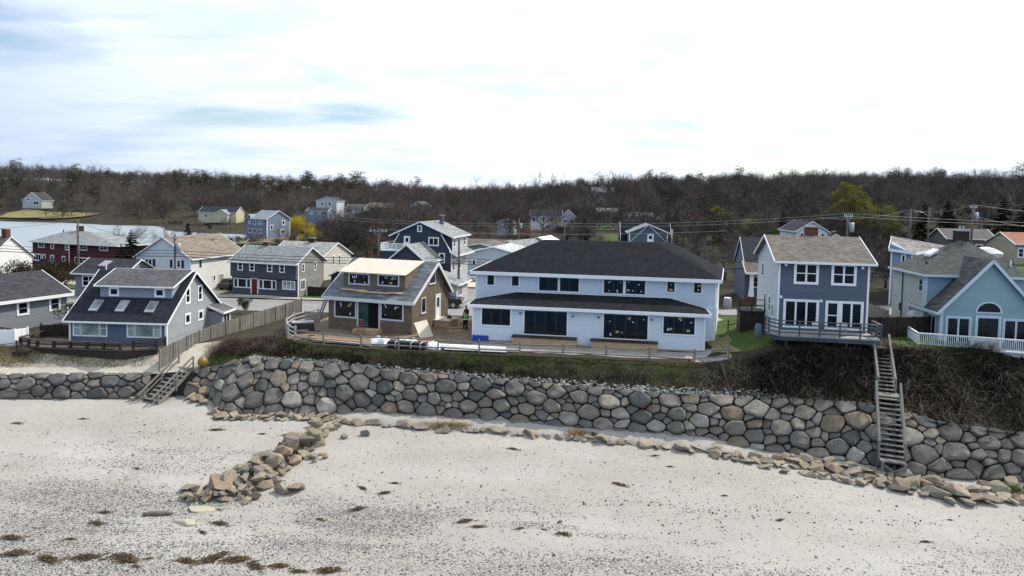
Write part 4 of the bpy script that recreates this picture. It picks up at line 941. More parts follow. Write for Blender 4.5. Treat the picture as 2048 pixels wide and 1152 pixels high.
# ---------------------------------------------------------------- grey house at the left edge
GREY_V = siding('grey_vinyl', (0.155, 0.17, 0.19), 0.13, 0.05); ROOF_DK = shingle('dark_slate_shingles', (0.05, 0.052, 0.058))
H = House('grey_bungalow', 'grey clapboard bungalow with white windows at the left picture edge', -49.2, 57.1, -1.2, 69.5)
H.gable_body(0, 12.4, 0, 8.5, -.5, 3.1, 1.9, 'u', GREY_V); H.gable_roof(0, 12.4, 0, 8.5, 3.1, 1.9, 'u', ROOF_DK, .4, .3, tw=.06, th=.3)
for a in (7.9, 11.0): H.win('F', 0, a, 2.15, .85, 1.05, 1, 2, tw=.16)
H.corner('F', 0, 12.32, -.3, 3.0, .16)
DW = DARKWOOD
H.part('deck', MB().box(-2, 4.4, -3.6, -.02, .0, .14), deckm); H.rail([(-2, -3.6, .14), (4.4, -3.6, .14), (4.4, -.1, .14)], .95, .12, 1.3, (.35, .65), DW, .16)
H.box(-1.9, 4.3, -3.5, -.1, -.9, 0, DW, 'deck_skirt')
# ---------------------------------------------------------------- grey-blue two-storey house on the right
GB_SID = siding('grey_blue_clapboard', (0.088, 0.108, 0.155), 0.14, 0.05, strength=0.9); PALE_SIDE = siding('pale_side_clapboard', (0.50, 0.52, 0.54), 0.14, 0.05)
ROOF_TAUPE = shingle('taupe_shingles', (0.165, 0.15, 0.13)); DKGREY = plain('dark_grey_paint', (0.075, 0.085, 0.10), 0.6, 0.3, 0.1); LTGREY = plain('light_grey_wood', (0.36, 0.36, 0.355), 0.8, 0.2, 0.12)
H = House('two_storey_house', 'tall grey-blue two-storey house with taupe roof and grey rail deck above the brambles', 21.45, 54.6, 1.9, -9)
w_, d_ = 6.85, 8.0
H.gable_body(0, w_, 0, d_, -.9, 5.85, 1.75, 'u', GB_SID); H.gable_roof(0, w_, 0, d_, 5.85, 1.75, 'u', ROOF_TAUPE, .4, .38, tw=.06, th=.17)
H.part('side_cladding', MB().prism([(-.03, 0, -.9), (-.03, d_, -.9), (-.03, d_, 5.8), (-.03, d_ / 2, 7.5), (-.03, 0, 5.8)], (.027, 0, 0)), PALE_SIDE)
for a in (2.12, 4.94): H.win('F', 0, a, 4.9, 1.62, 1.5, 2, 2, tw=.13, sash=.07)
H.win('F', 0, 1.83, 1.62, 2.45, 2.1, 3, 1, tw=.13, sash=.07, name='patio_door'); H.win('F', 0, 4.21, 1.62, .85, 2.1, 1, 2, tw=.12, sash=.08, name='storm_door'); H.win('F', 0, 5.63, 1.62, 1.5, 2.1, 2, 1, tw=.13, sash=.07, name='patio_door')
for a, b in ((.55, 5.55), (6.3, 5.5), (.25, 2.95), (3.3, 2.75)): H.lamp('F', 0, a, b, .2)
H.corner('F', 0, .07, -.3, 5.8, .15); H.corner('F', 0, w_ - .07, -.3, 5.8, .15)
for q in ((2.6, 2.0, .6, 1.2), (4.4, 2.0, .6, 1.2), (1.4, 1.6, .5, 1.0), (5.8, 4.6, .7, 1.1)): H.win('L', -.03, *q, cols=1, rows=2, tw=.1)
H.chimney(3.55, 4.6, 6.8, 8.45, .95, .7)
dm = siding('grey_deck_boards', (0.33, 0.33, 0.32), 0.14, 0.15, vertical=True)
H.part('deck', MB().prism([(-.9, -.02, .2), (-.9, -1.6, .2), (-.3, -2.5, .2), (7.0, -2.5, .2), (7.0, -.02, .2)], (0, 0, .1)), dm)
H.part('deck_beam', MB().prism([(-.85, -.1, -.12), (-.85, -1.55, -.12), (-.25, -2.44, -.12), (6.95, -2.44, -.12), (6.95, -.1, -.12)], (0, 0, .30)), DKGREY)
H.rail([(-.9, -.3, .3), (-.9, -1.6, .3), (-.3, -2.5, .3), (7.0, -2.5, .3), (7.0, -.6, .3)], 1.12, .1, 1.5, (.2, .5, .76), DKGREY, .18)
for a in (.2, 2.4, 4.6, 6.6): H.part('deck_post', MB().box(a, a + .14, -2.3, -2.16, -2.6, -.1), DKGREY)
H.part('stair_landing', MB().box(-2.2, -.05, 4.2, 6.0, .9, 1.05), DARKWOOD); H.rail([(-2.2, 4.2, 1.05), (-.1, 4.2, 1.05)], 1.0, .1, 1.1, (.5,), DARKWOOD, .12)
H.box(-2.1, -.1, 4.3, 5.9, -.9, .9, DARKWOOD, 'stair_skirt')
# deck furniture
CHAIRM = plain('deck_chair_frame', (0.45, 0.46, 0.47), 0.5, 0.4, 0.1)
wm3 = Matrix.Translation((21.45, 54.6, 1.9)) @ Matrix.Rotation(R(-9), 4, 'Z')
for i, (a, b, rz, lab) in enumerate(((2.75, -1.6, .5, 'grey deck chair outside the three-panel door of the grey-blue house'), (4.6, -1.5, -.4, 'grey deck chair outside the single door of the grey-blue house'))):
    c = empty('deck_chair', (0, 0, 0), 0, lab, 'chair', 'chairs on the grey deck'); c.matrix_world = wm3 @ Matrix.Translation((a, b, .3)) @ Matrix.Rotation(rz, 4, 'Z')
    MB().box(-.26, .26, -.26, .26, .38, .43).build('seat', CHAIRM, c); MB().prism([(-.26, .24, .43), (.26, .24, .43), (.26, .42, .95), (-.26, .42, .95)], (0, .03, 0)).build('backrest', CHAIRM, c)
    for sx in (-.24, .24):
        for sy in (-.24, .24): MB().box(sx - .02, sx + .02, sy - .02, sy + .02, 0, .38).build('leg', CHAIRM, c)

# ---------------------------------------------------------------- teal house far right
TEAL = siding('teal_panels', (0.235, 0.345, 0.385), 0.6, 0.04, 0.6, strength=0.1); TEAL_SIDE = siding('pale_green_clapboard', (0.36, 0.40, 0.37), 0.14, 0.05); TEALTRIM = plain('pale_blue_trim', (0.50, 0.60, 0.68), 0.5, 0.35, 0.03)
ROOF_TEAL = shingle('slate_green_shingles', (0.098, 0.105, 0.100)); ROOF_TEAL2 = shingle('striped_slate_shingles', (0.085, 0.09, 0.09), course=0.16, vary=.35)
H = House('teal_house', 'teal gabled house with arched window and white balustrade deck at the right edge', 34.9, 57.3, 1.46, -8); H.trim = TEALTRIM
w_ = 8.0
H.box(0, w_, 0, 6.4, -.6, 5.1, TEAL, 'main_wall'); H.part('side_cladding', MB().box(-.03, -.002, .0, 6.4, -.6, 5.05), TEAL_SIDE)
H.roof([(-.35, -.35, 5.15), (w_ + .35, -.35, 5.15), (4.9, 3.6, 7.85), (4.2, 3.6, 7.95), (w_ + .35, 6.75, 5.15), (-.35, 6.75, 5.15)], [(0, 1, 2, 3), (1, 4, 2), (4, 5, 3, 2), (5, 0, 3)], ROOF_TEAL, .14, tw=.06, th=.18)
gx0, gx1, gv = .25, 7.4, -2.4; gm = (gx0 + gx1) / 2
H.gable_body(gx0, gx1, gv, 1.5, -.6, 2.55, 4.0, 'v', TEAL, name='gable_wall'); H.gable_roof(gx0, gx1, gv, 2.2, 2.55, 4.0, 'v', ROOF_TEAL2, .35, .3, tw=.07, th=.22, name='gable_roof')
H.win('F', gv, 1.72 - .1, .95, 1.7, 2.0, 2, 1, tw=.12, sash=.07, name='patio_door'); H.win('F', gv, 5.98 - .1, .92, 1.75, 2.0, 2, 1, tw=.12, sash=.07, name='patio_door'); H.win('F', gv, gm, 1.17, 1.65, 1.8, 1, 1, tw=.14, sash=.07)
# arched window
mb = MB(); n = 12; c0 = (gm, 2.5); R1, R2 = 1.0, .86; vs = []; fs = []
for i in range(n + 1):
    a = math.pi * i / n
    for r_ in (R1, R2):
        for dv in (-.05, .01): vs.append((c0[0] + r_ * math.cos(a), gv + dv, c0[1] + r_ * math.sin(a) * .85))
for i in range(n):
    b = i * 4; e = b + 4; fs += [(b, e, e + 2, b + 2), (b, b + 1, e + 1, e), (b + 2, e + 2, e + 3, b + 3)]
fs += [(0, 2, 3, 1), (n * 4, n * 4 + 1, n * 4 + 3, n * 4 + 2)]
mb.add(vs, fs); o = H.part('arched_window', mb, TEALTRIM)
MB().box(gm - 1.0, gm + 1.0, gv - .05, gv + .01, 2.40, 2.50).build('sill', TEALTRIM, o)
MB().prism([(gm + .86 * math.cos(math.pi * i / 12), gv - .02, 2.5 + .86 * math.sin(math.pi * i / 12) * .85) for i in range(13)], (0, .015, 0)).build('pane', GLASS, o)
H.win('L', gx0, -1.0, 1.0, 1.3, 1.7, 2, 1, tw=.1)
for q in ((.62, 4.2, .65, 1.1, 1, 2), (2.46, 1.65, .6, .8, 2, 1), (4.59, 1.73, .55, .85, 1, 1)): H.win('L', -.03, *q[:4], cols=q[4], rows=q[5], tw=.1)
H.part('downspout', MB().tube([(-.09, 4.2, -.4), (-.09, 4.2, 5.0)], .05, 6), DKGREY)
H.corner('F', 0, .09, -.5, 5.05, .22, .04); H.corner('F', gv, gx0 + .1, -.5, 2.5, .2, .04); H.corner('L', -.03, .09, -.5, 5.0, .2, .04); H.corner('L', gx0, gv + .1, -.5, 2.4, .2, .03)
H.chimney(4.55, 4.1, 7.2, 8.75, 1.0, .8, plain('dark_brick', (0.045, 0.032, 0.028), .9, .15, .3, 6, 30), True, 2)
H.part('roof_skylight', MB().prism([(1.6, 3.0, 7.05 - .6), (2.3, 3.0, 7.05 - .12), (2.3, 4.2, 7.05 - .12), (1.6, 4.2, 7.05 - .6)], (0, 0, .22)), WHITE)
H.vent(.9, 2.0, 5.75, .09, .35, BLACKF); H.vent(7.0, .9, 5.7, .07, .75, WHITE)
H.part('deck', MB().prism([(-2.3, -4.6, -.12), (8.5, -6.6, -.12), (8.5, gv - .01, -.12), (-.2, gv - .01, -.12), (-1.9, -1.8, -.12)], (0, 0, .12)), plain('white_deck', (.62, .64, .66), .7))
H.part('deck_skirt', MB().prism([(-2.2, -4.5, -.40), (8.5, -6.5, -.40), (8.5, gv - .02, -.40), (-.2, gv - .02, -.40)], (0, 0, .28)), plain('white_skirt', (.66, .68, .70), .7))
H.rail([(-1.9, -1.9, 0), (-2.3, -4.6, 0), (8.5, -6.6, 0)], .95, .09, 1.9, (), plain('white_rail', (.72, .76, .80), .5), .14, .13)
for a in (-1.6, .8, 3.2, 5.6): H.part('deck_post', MB().box(a, a + .14, -4.4 - (a + 2.3) * .185, -4.26 - (a + 2.3) * .185, -2.2, -.4), WGREY)

# ---------------------------------------------------------------- second row across the street
H = far_house('white_barn_house', 'white two-storey house with tan roof and black shutters behind the blue cottage', -49.04, 88.91, -.91, -13.1, 8.2, 11.2, 4.74, 2.55, 'v', siding('pale_blue_white_siding', (.58, .62, .66), .15, .03), ROOF_TAN, over=.35)
H.part('side_cladding', MB().box(8.202, 8.225, 0, 11.2, -.6, 4.68), siding('white_side_siding', (.58, .58, .55), .15, .03))
SHUT = plain('navy_shutter', (.015, .03, .05), .5)
for a in (1.86, 6.16):
    H.win('F', 0, a, 4.0, 1.0, .95, 2, 1, tw=.05, sash=.07, trim=WHITE)
    for dx_ in (-.85, .85):
        mb = MB(); H.fbox(mb, 'F', 0, a + dx_ - .17, a + dx_ + .17, 3.5, 4.5, 0, .05); H.part('shutter', mb, SHUT)
H.door('R', 8.225, 6.0, -.1, .85, 2.25, plain('tan_door', (.30, .26, .19), .6)); H.win('R', 8.225, 4.54, 1.79, .4, .65, 1, 1); mb = MB(); H.fbox(mb, 'R', 8.225, 1.62, 1.98, 3.5, 4.5, 0, .05); H.part('shutter', mb, SHUT)
H.corner('F', 0, .08, -.5, 4.7, .16); H.corner('F', 0, 8.12, -.5, 4.7, .16); H.vent(5.6, 8.0, 6.3, .16, .75, METALG); H.vent(6.6, 5.2, 5.5, .06, .5, WHITE)
DKSH = siding('dark_grey_shingle_wall', (.062, .070, .086), .16, .14, strength=1.0); WEATH = siding('weathered_shingle_side', (.20, .195, .185), .16, .22, strength=1.0)
H = House('shingled_house', 'dark grey shingled two-storey house with pale roof, red door and overhanging upper floor', -36.38, 88.57, -.93, -16.5)
H.gable_body(0, 9.8, 0, 6.0, -.4, 4.62, 1.65, 'u', DKSH); H.part('side_cladding', MB().prism([(9.802, 0, -.4), (9.802, 6, -.4), (9.802, 6, 4.6), (9.802, 3, 6.2), (9.802, 0, 4.6)], (.024, 0, 0)), WEATH)
H.part('upper_overhang', MB().box(.0, 9.8, -.35, -.004, 2.5, 4.6), DKSH)
H.gable_roof(0, 9.8, 0, 6.0, 4.62, 1.65, 'u', ROOF_LT, .6, .25, tw=.05, th=.14)
for a in (1.53, 3.31, 5.97, 7.79): H.win('F', -.35, a, 3.85, .62, .9, 1, 2, tw=.09)
for a in (1.56, 5.39): H.win('F', 0, a, 1.65, 1.2, 1.1, 1, 1, tw=.08); H.win('F', 0, a - .98, 1.65, .5, 1.1, 1, 1, tw=.08); H.win('F', 0, a + .98, 1.65, .5, 1.1, 1, 1, tw=.08)
H.win('F', 0, 8.53, 1.72, 1.7, .95, 3, 1, tw=.1, glass=GLASS_CURTAIN); H.door('F', 0, 3.45, .35, .85, 1.9, plain('red_door', (.13, .012, .012), .5), tw=.14)
H.part('front_step', MB().box(2.8, 4.3, -1.3, -.02, -.5, .2), DKSH); H.win('R', 9.826, 1.1, 1.73, .9, 1.2, 2, 1, tw=.1); H.win('R', 9.826, 1.15, 3.9, .45, .95, 1, 2, tw=.08); H.win('R', 9.826, 3.89, 3.9, .45, .95, 1, 2, tw=.08)
H.corner('R', 9.826, .1, -.4, 4.5, .18); H.chimney(2.95, 3.2, 5.6, 6.85, .75, .65)
# red house
RED = siding('oxblood_clapboard', (.095, .012, .016), .15, .08); 
H = House('red_house', 'dark red two-storey house with grey hip roof beside the pond', -90.12, 128.0, -1.74, -21.3)
H.box(0, 10.0, 0, 9, -.6, 4.35, RED, 'wall'); H.box(9.9, 21.2, .8, 9.0, -.6, 4.35, RED, 'wing_wall')
H.roof([(-.5, -.5, 4.35), (10.2, -.5, 4.35), (22.0, .2, 4.35), (22.0, 9.6, 4.35), (-.5, 9.6, 4.35), (4.2, 4.2, 6.35), (9.0, 4.4, 6.35)], [(0, 1, 6, 5), (1, 2, 6), (2, 3, 6), (3, 4, 5, 6), (4, 0, 5)], ROOF_LT, .14, tw=.05, th=.14)
for q in ((2.45, 3.77, 1.4, .85, 2, 1), (5.42, 3.75, .65, .9, 1, 2), (9.3, 3.67, .6, .9, 1, 2), (1.24, 1.4, 2.0, 1.05, 3, 1), (3.14, 1.44, .6, .9, 1, 1), (5.37, 1.5, .75, .7, 1, 2), (8.44, 1.43, .65, .8, 1, 2)): H.win('F', 0, *q[:4], cols=q[4], rows=q[5], tw=.16)
for q in ((12.5, 3.7, 1.7, .85, 2, 2), (17.7, 3.85, 1.9, .8, 2, 2), (12.4, 1.25, 4.2, .9, 4, 2), (17.2, 1.3, .9, .8, 1, 1), (19.6, 1.3, .9, .8, 1, 1)): H.win('F', .8, *q[:4], cols=q[4], rows=q[5], tw=.16)
H.corner('F', 0, 9.9, -.3, 4.2, .22); H.chimney(6.6, 4.6, 5.8, 7.3, 1.0, .8, plain('dark_brick', (.05, .03, .03), .9)); H.vent(3.4, 3.6, 5.9, .1, .6, BLACKF)
# navy gambrel
NAVY = siding('navy_clapboard', (.034, .044, .068), .15, .08); PALEG = siding('pale_grey_clapboard', (.38, .39, .40), .15, .05)
H = House('gambrel_house', 'navy gambrel-roofed house with white trim and balcony behind the brown cottage', -15.8, 90, -.6, -12)
prof = [(0, -.4), (8.1, -.4), (8.1, 5.85), (6.6, 8.4), (3.9, 9.6), (1.1, 8.4), (0, 5.9)]
H.part('wall', MB().prism([(u, 0, z) for u, z in prof], (0, 8, 0)), NAVY); H.part('dormer_wall', MB().prism([(u, .5, z) for u, z in ((0.0, 5.6), (8.1, 5.6), (8.1, 7.85), (6.6, 8.35), (1.1, 8.35), (0.0, 7.85))], (0, 7.2, 0)), NAVY)
H.part('side_cladding', MB().box(8.102, 8.13, 0, 8, -.4, 5.6), PALEG); H.part('dormer_side', MB().box(8.102, 8.13, .5, 7.7, 5.6, 7.8), PALEG)
H.roof([(-.35, 8.3, 7.8), (-.35, -.3, 7.8), (3.9, -.3, 9.72), (3.9, 8.3, 9.72), (8.45, -.3, 7.8), (8.45, 8.3, 7.8)], [(0, 1, 2, 3), (3, 2, 4, 5)], ROOF_LT, .14, tw=.05, th=.15)
for a, b in (((6.75, 8.15), (8.15, 5.8)), ((1.0, 8.15), (-.1, 6.2))): H.part('gambrel_trim', MB().bar((a[0], -.05, a[1]), (b[0], -.05, b[1]), .09, .2, (0, 1, 0)), WHITE)
H.roof([(8.0, -.2, 5.95), (9.0, -.2, 5.45), (9.0, 8.2, 5.45), (8.0, 8.2, 5.95)], [(0, 1, 2, 3)], ROOF_LT, .1, name='skirt_roof')
H.win('F', 0, 3.78, 8.79, .42, .65, 1, 2, tw=.12); H.win('F', 0, 5.72, 7.15, 1.2, .92, 2, 1, tw=.12); H.door('F', 0, 2.06, 6.3, .6, 1.35, WHITE, tw=.12, glass=True); H.win('F', 0, 6.88, 5.04, .6, 1.1, 1, 1, tw=.12)
for a in (1.4, 3.8, 6.2): H.win('R', 8.13, a, 7.0, .8, 1.0, 1, 2, tw=.1)
for a in (1.2, 4.0): H.win('R', 8.13, a, 4.0, .8, 1.3, 1, 2, tw=.1)
H.corner('R', 8.13, .08, -.3, 5.5, .16); H.corner('R', 8.13, .58, 5.7, 7.8, .16)
H.part('balcony', MB().box(-.6, 2.6, -2.4, -.02, 5.9, 6.05), WHITE); H.rail([(-.6, -.1, 6.05), (-.6, -2.4, 6.05), (2.5, -2.4, 6.05)], .85, .1, 1.2, (), WHITE, .12, .14); H.part('balcony_wall', MB().box(-.5, 2.5, -2.3, -.02, 3.8, 5.9), NAVY)
H.gable_body(1.9, 6.7, -6, -.01, -.4, 5.0, 1.95, 'v', NAVY, name='wing_wall'); H.gable_roof(1.9, 6.7, -6, -.3, 5.0, 1.95, 'v', ROOF_LT, .3, .2, tw=.05, th=.15, name='wing_roof')
H.box(6.75, 11.0, -7.0, -2.0, -.4, 2.6, PALEG, 'lean_to_wall'); H.roof([(6.6, -7.3, 3.9), (11.4, -7.3, 2.6), (11.4, -1.7, 2.6), (6.6, -1.7, 3.9)], [(0, 1, 2, 3)], ROOF_LT, .1, name='lean_to_roof'); H.win('R', 11.0, -5.4, 1.7, 1.6, 1.2, 3, 1, tw=.08)
H.chimney(5.0, 5.5, 8.9, 10.4, .5, .5, DKGREY, True)
# left edge cottage, shed, cream house
H = far_house('white_cottage', 'white cottage with brown roof and brick chimney at the left edge by the pond', -93.0, 108, -1.6, -10, 11.5, 8, 2.9, 3.2, 'u', siding('white_far_siding', (.70, .71, .70), .15, .03), ROOF_BRN, wins_f=((8.0, 1.6, .9, 1.1, 1, 2), (10.2, 1.6, .6, 1.1, 1, 2), (5.2, 1.5, 1.1, 1.4, 1, 1)))
H.chimney(10.6, 4.1, 5.2, 7.4, .9, .8)
for a in (7.35, 8.65):
    mb = MB(); H.fbox(mb, 'F', 0, a - .15, a + .15, 1.0, 2.2, 0, .05); H.part('shutter', mb, BLACKF)
H = House('grey_shed', 'small grey outbuilding with paired white windows behind the blue cottage', -54.2, 84.4, -1.0, -9)
H.gable_body(0, 6.8, 0, 5.5, -.4, 3.1, 1.5, 'u', GREY_V); H.gable_roof(0, 6.8, 0, 5.5, 3.1, 1.5, 'u', ROOF_DK, .4, .3, tw=.05, th=.14)
H.win('F', 0, 1.9, 2.1, 1.6, 1.2, 2, 2, tw=.1); H.win('F', 0, 4.2, 2.0, .7, .9, 1, 2, tw=.1); H.part('skylight', MB().prism([(2.4, .9, 3.85), (3.5, .9, 3.85), (3.7, 1.9, 4.4), (2.6, 1.9, 4.4)], (0, 0, .12)), METALG); H.vent(4.6, -.3, 2.3, .07, 2.0, WHITE)
H = far_house('cream_house', 'cream gable house with brown chimney behind the dark grey shingled house', -38.5, 108, -1, -16, 9.5, 9.0, 3.6, 2.0, 'u', siding('cream_siding', (.48, .46, .40), .15, .05), shingle('streaked_roof', (.30, .30, .28), vary=.4), wins_r=((3.4, 3.0, .5, 1.3, 1, 2), (5.2, 3.0, .5, 1.3, 1, 2)), chim=(5.0, 4.5, 5.0, 6.3, .9, .7, plain('dark_brick', (.05, .03, .03), .9)))
H = far_house('garage', 'small navy garage behind the brown cottage, beside the shingled house', -24.4, 92.0, -.8, -12, 3.6, 5, 2.3, .9, 'v', plain('navy_board', (.03, .04, .06), .7), ROOF_DK, wins_f=())
H = far_house('pale_blue_house', 'low pale blue gable house behind the big white house, left end', -7.5, 110, -.9, -14, 9.5, 11, 4.3, 1.1, 'v', siding('pale_blue_siding', (.46, .53, .58), .15, .03), shingle('white_roof', (.42, .45, .47)), wins_f=((1.5, 2.9, .5, .8, 1, 2),), over=.3)
H = far_house('sage_house', 'sage green house with brown roof behind the pale blue gable', -10.5, 122, -.9, -14, 10, 9, 4.1, 1.0, 'v', siding('sage_siding', (.22, .24, .20), .15, .04), ROOF_BRN, chim=(3.2, 1.2, 3.0, 4.9, .9, .7, BRICK))
H = far_house('grey_cape', 'small cream house with pale grey roof behind the white house ridge', -3.0, 126, -.4, -30, 5.4, 9.5, 3.5, 1.5, 'v', siding('cream_siding', (.48, .46, .40), .15, .05), ROOF_LT)
H = far_house('brown_roof_house', 'low house with long brown roof between the navy gambrel and the hill', -10, 142, .1, -12, 9, 8, 2.1, 1.4, 'u', siding('cream_siding', (.48, .46, .40), .15, .05), ROOF_BRN)
H = far_house('white_roof_house', 'low house under a bright white roof just behind the white house', 2.6, 143, .4, -20, 6, 9, 2.6, 1.4, 'v', siding('cream_siding', (.48, .46, .40), .15, .05), plain('white_membrane', (.78, .78, .78), .5))
# navy house with cross gable behind the white house roof
H = House('navy_dormer_house', 'dark navy house with white-trimmed gable and balcony behind the white house roof', 19.2, 112, .6, -6)
H.gable_body(-.9, 7.1, 3, 10, -.6, 4.5, 3.5, 'u', NAVY); H.gable_roof(-.9, 7.1, 3, 10, 4.5, 3.5, 'u', shingle('navy_roof', (.018, .021, .028)), .4, .25, tw=.05, th=.14)
TEALD = siding('slate_blue_clapboard', (.085, .12, .155), .15, .05)
H.part('gable_wall', MB().prism([(0, 0, -.6), (6.3, 0, -.6), (6.3, 0, 6.75), (3.15, 0, 8.0), (0, 0, 6.75)], (0, 5, 0)), TEALD)
H.roof([(-.3, 5.5, 6.65), (-.3, -.25, 6.65), (3.15, -.25, 8.08), (3.15, 5.5, 8.08), (6.6, -.25, 6.65), (6.6, 5.5, 6.65)], [(0, 1, 2, 3), (3, 2, 4, 5)], ROOF_LT, .12, tw=.05, th=.18, name='gable_roof')
for a in (-1, 1): H.part('gable_trim', MB().bar((3.15, -.04, 7.95), (3.15 + a * 3.4, -.04, 4.6), .08, .2, (0, 1, 0)), WHITE)
H.door('F', 0, 3.5, 4.9, .75, 1.4, WHITE, tw=.14, glass=True); H.part('balcony', MB().box(2.3, 4.8, -.9, -.02, 4.6, 4.95), WHITE); H.corner('F', 0, 6.2, 4, 6.7, .2); H.corner('F', 0, .1, 4, 6.7, .2); H.part('downspout', MB().tube([(7.3, 2.9, 0), (7.3, 2.9, 7.2)], .08, 6), WHITE)
# cottage between white house and grey-blue house
H = House('porch_cottage', 'dark-roofed cottage with white porch column behind the grey-blue two-storey house', 28.0, 80.5, .9, -8)
H.gable_body(0, 8, 1.6, 8, -.5, 4.2, 2.9, 'u', GB_SID); H.gable_roof(0, 8, 1.6, 8, 4.2, 2.9, 'u', ROOF_DK, .3, .15, tw=.05, th=.14)
H.roof([(-.3, -.4, 3.3), (8, -.4, 3.3), (8, 1.9, 4.5), (-.3, 1.9, 4.5)], [(0, 1, 2, 3)], ROOF_BRN, .1, name='porch_roof', th=.25)
for a in (.5, 3.2, 6): H.part('porch_column', MB().tube([(a, .1, .4), (a, .1, 1.4), (a, .1, 3.2)], [.36, .26, .22], 8), WHITE)
H.box(0, 8, -.1, 1.6, -.6, .4, BRICK, 'porch_base'); H.win('F', 1.6, 2.6, 2.0, 1.0, 1.9, 1, 1, tw=.14); H.win('F', 1.6, 1.2, 2.0, .9, 1.2, 1, 2, tw=.14)
# blue long building right
BL2 = siding('cornflower_clapboard', (.21, .28, .40), .15, .05)
H = House('blue_annex', 'long blue-grey building with mottled roof between the grey-blue and teal houses', 42.3, 76.0, 1.6, -30)
H.gable_body(0, 2.1, 0, 13, -.8, 5.6, .0 + .9, 'v', BL2, at=.02); H.roof([(-.4, -.3, 6.75), (2.5, -.3, 5.75), (2.5, 13.3, 5.75), (-.4, 13.3, 6.75)], [(0, 1, 2, 3)], shingle('mottled_shingles', (.20, .19, .18), vary=.5), .12) if False else H.roof([(-.2, -.3, 6.0), (2.4, -.3, 5.7), (6.2, 12.5, 5.9), (-.2, 12.5, 6.9)], [(0, 1, 2, 3)], shingle('mottled_shingles', (.20, .19, .18), vary=.5), .12, th=.3)
H.part('wing_wall', MB().prism([(.05, .01, -.8), (2.1, .01, -.8), (5.9, 12.2, -.8), (.05, 12.2, -.8)], (0, 0, 6.5 - .25)), BL2)
H.win('F', 0, 1.25, 4.7, .3, 1.3, 1, 1, tw=.08); H.corner('F', 0, .08, -.5, 5.6, .14); H.corner('F', 0, 2.05, -.5, 5.6, .14)
# white house with red chimney beyond the grey-blue house
H = far_house('white_gable_house', 'small white gable house with little square windows, seen over the taupe roof', 45.0, 108, 2.0, -6, 4.8, 9, 6.1, 1.5, 'v', siding('white_far_siding', (.70, .71, .70), .15, .03), ROOF_DK, wins_f=((.9, 5.6, .45, .5), (2.0, 5.6, .45, .5), (4.0, 5.6, .45, .5)))
H = far_house('white_garage', 'low white gable beside the small white gable house, behind the taupe roof', 51.0, 112, 2.4, -6, 4.2, 6, 3.8, 1.3, 'v', siding('white_far_siding', (.70, .71, .70), .15, .03), ROOF_DK, chim=(1.9, .4, 4, 5.6, .45, .5, BRICK))
H = far_house('grey_roof_cottage', 'dark clapboard cottage with brown-grey roof behind the boat at the right', 74.0, 116, 4.4, -10, 7.5, 7, 2.7, 1.5, 'u', siding('taupe_siding', (.13, .125, .12), .15, .06), ROOF_WARM, wins_f=((2.0, 1.2, .9, 1.1, 1, 2), (5.0, 1.2, .9, 1.1, 1, 2)))
H = far_house('salmon_roof_house', 'tan house with salmon roof at the right picture edge', 77.6, 105, 3.9, -8, 6, 8, 3.0, 1.6, 'u', siding('tan_siding', (.34, .31, .22), .15, .05), shingle('salmon_shingles', (.32, .16, .12)), wins_f=((.8, 1.7, .7, 1.3, 1, 2), (2.4, 1.7, .7, 1.3, 1, 2)))

# ---------------------------------------------------------------- houses round the pond and on the hill
BLUE_F = siding('slate_blue_far', (.15, .20, .29), .2, .05); WHITE_F = siding('white_far_siding', (.70, .71, .70), .15, .03); GREY_F = siding('grey_far_siding', (.33, .34, .35), .2, .05)
H = House('blue_pond_house', 'blue two-storey house with pale roof standing by the pond', -76.5, 200, .2, -32)
H.gable_body(0, 6.0, 0, 9.0, -1, 5.2, 2.2, 'v', BLUE_F) if False else H.gable_body(0, 7.0, 0, 8.2, -1, 5.0, 2.3, 'u', BLUE_F)
H.gable_roof(0, 7.0, 0, 8.2, 5.0, 2.3, 'u', shingle('blue_grey_roof', (.24, .28, .30)), .3, .25, tw=.06, th=.15)
for q in ((1.5, 3.9, .8, 1.1), (3.4, 3.9, .6, .9), (4.6, 3.9, .6, .9), (1.4, 1.4, 1.6, 1.2, 2), (4.0, 1.4, 1.2, 1.1, 2)): H.win('F', 0, *q[:4], cols=q[4] if len(q) > 4 else 1, tw=.14, sash=.06)
for q in ((1.6, 2.6, .8, 1.2), (5.8, 3.9, .8, 1.2), (5.6, 1.2, 1.5, 1.2, 2)): H.win('R', 7.0, *q[:4], cols=q[4] if len(q) > 4 else 1, tw=.16, sash=.06)
H.corner('F', 0, 6.9, -.5, 5, .2); H.corner('R', 7.0, .1, -.5, 5, .2); H.corner('R', 7.0, 8.1, -.5, 5, .2)
H.gable_body(-3.0, -.02, .6, 6, -1, 4.8, 1.3, 'v', BLUE_F, name='wing_wall'); H.gable_roof(-3.0, -.02, .6, 6, 4.8, 1.3, 'v', shingle('blue_grey_roof', (.24, .28, .30)), .2, .2, tw=.06, th=.15, name='wing_roof'); H.win('F', .6, -1.5, 3.8, .9, .7, 2, tw=.14); H.win('F', .6, -1.5, 1.4, 1.3, 1.2, 2, tw=.14)
H = far_house('yellow_ranch', 'long pale yellow ranch house with dark roof across the pond', -138, 300, .7, -4, 17, 8, 3.4, 2.3, 'u', siding('pale_yellow_siding', (.52, .50, .34), .2, .04), shingle('dark_far_roof', (.035, .042, .055)), wins_f=((3.4, 1.8, 1.4, 1.3, 2), (8, 1.8, .8, 1.2), (11, 1.8, .8, 1.6), (13, 1.8, .8, 1.6)), wins_l=())
H.gable_body(9, 14.4, -2.6, -.02, -1, 3.0, 1.6, 'v', siding('pale_yellow_siding', (.52, .50, .34), .2, .04), name='porch_wall'); H.gable_roof(9, 14.4, -2.6, 1.5, 3.0, 1.6, 'v', ROOF_LT, .4, .3, name='porch_roof')
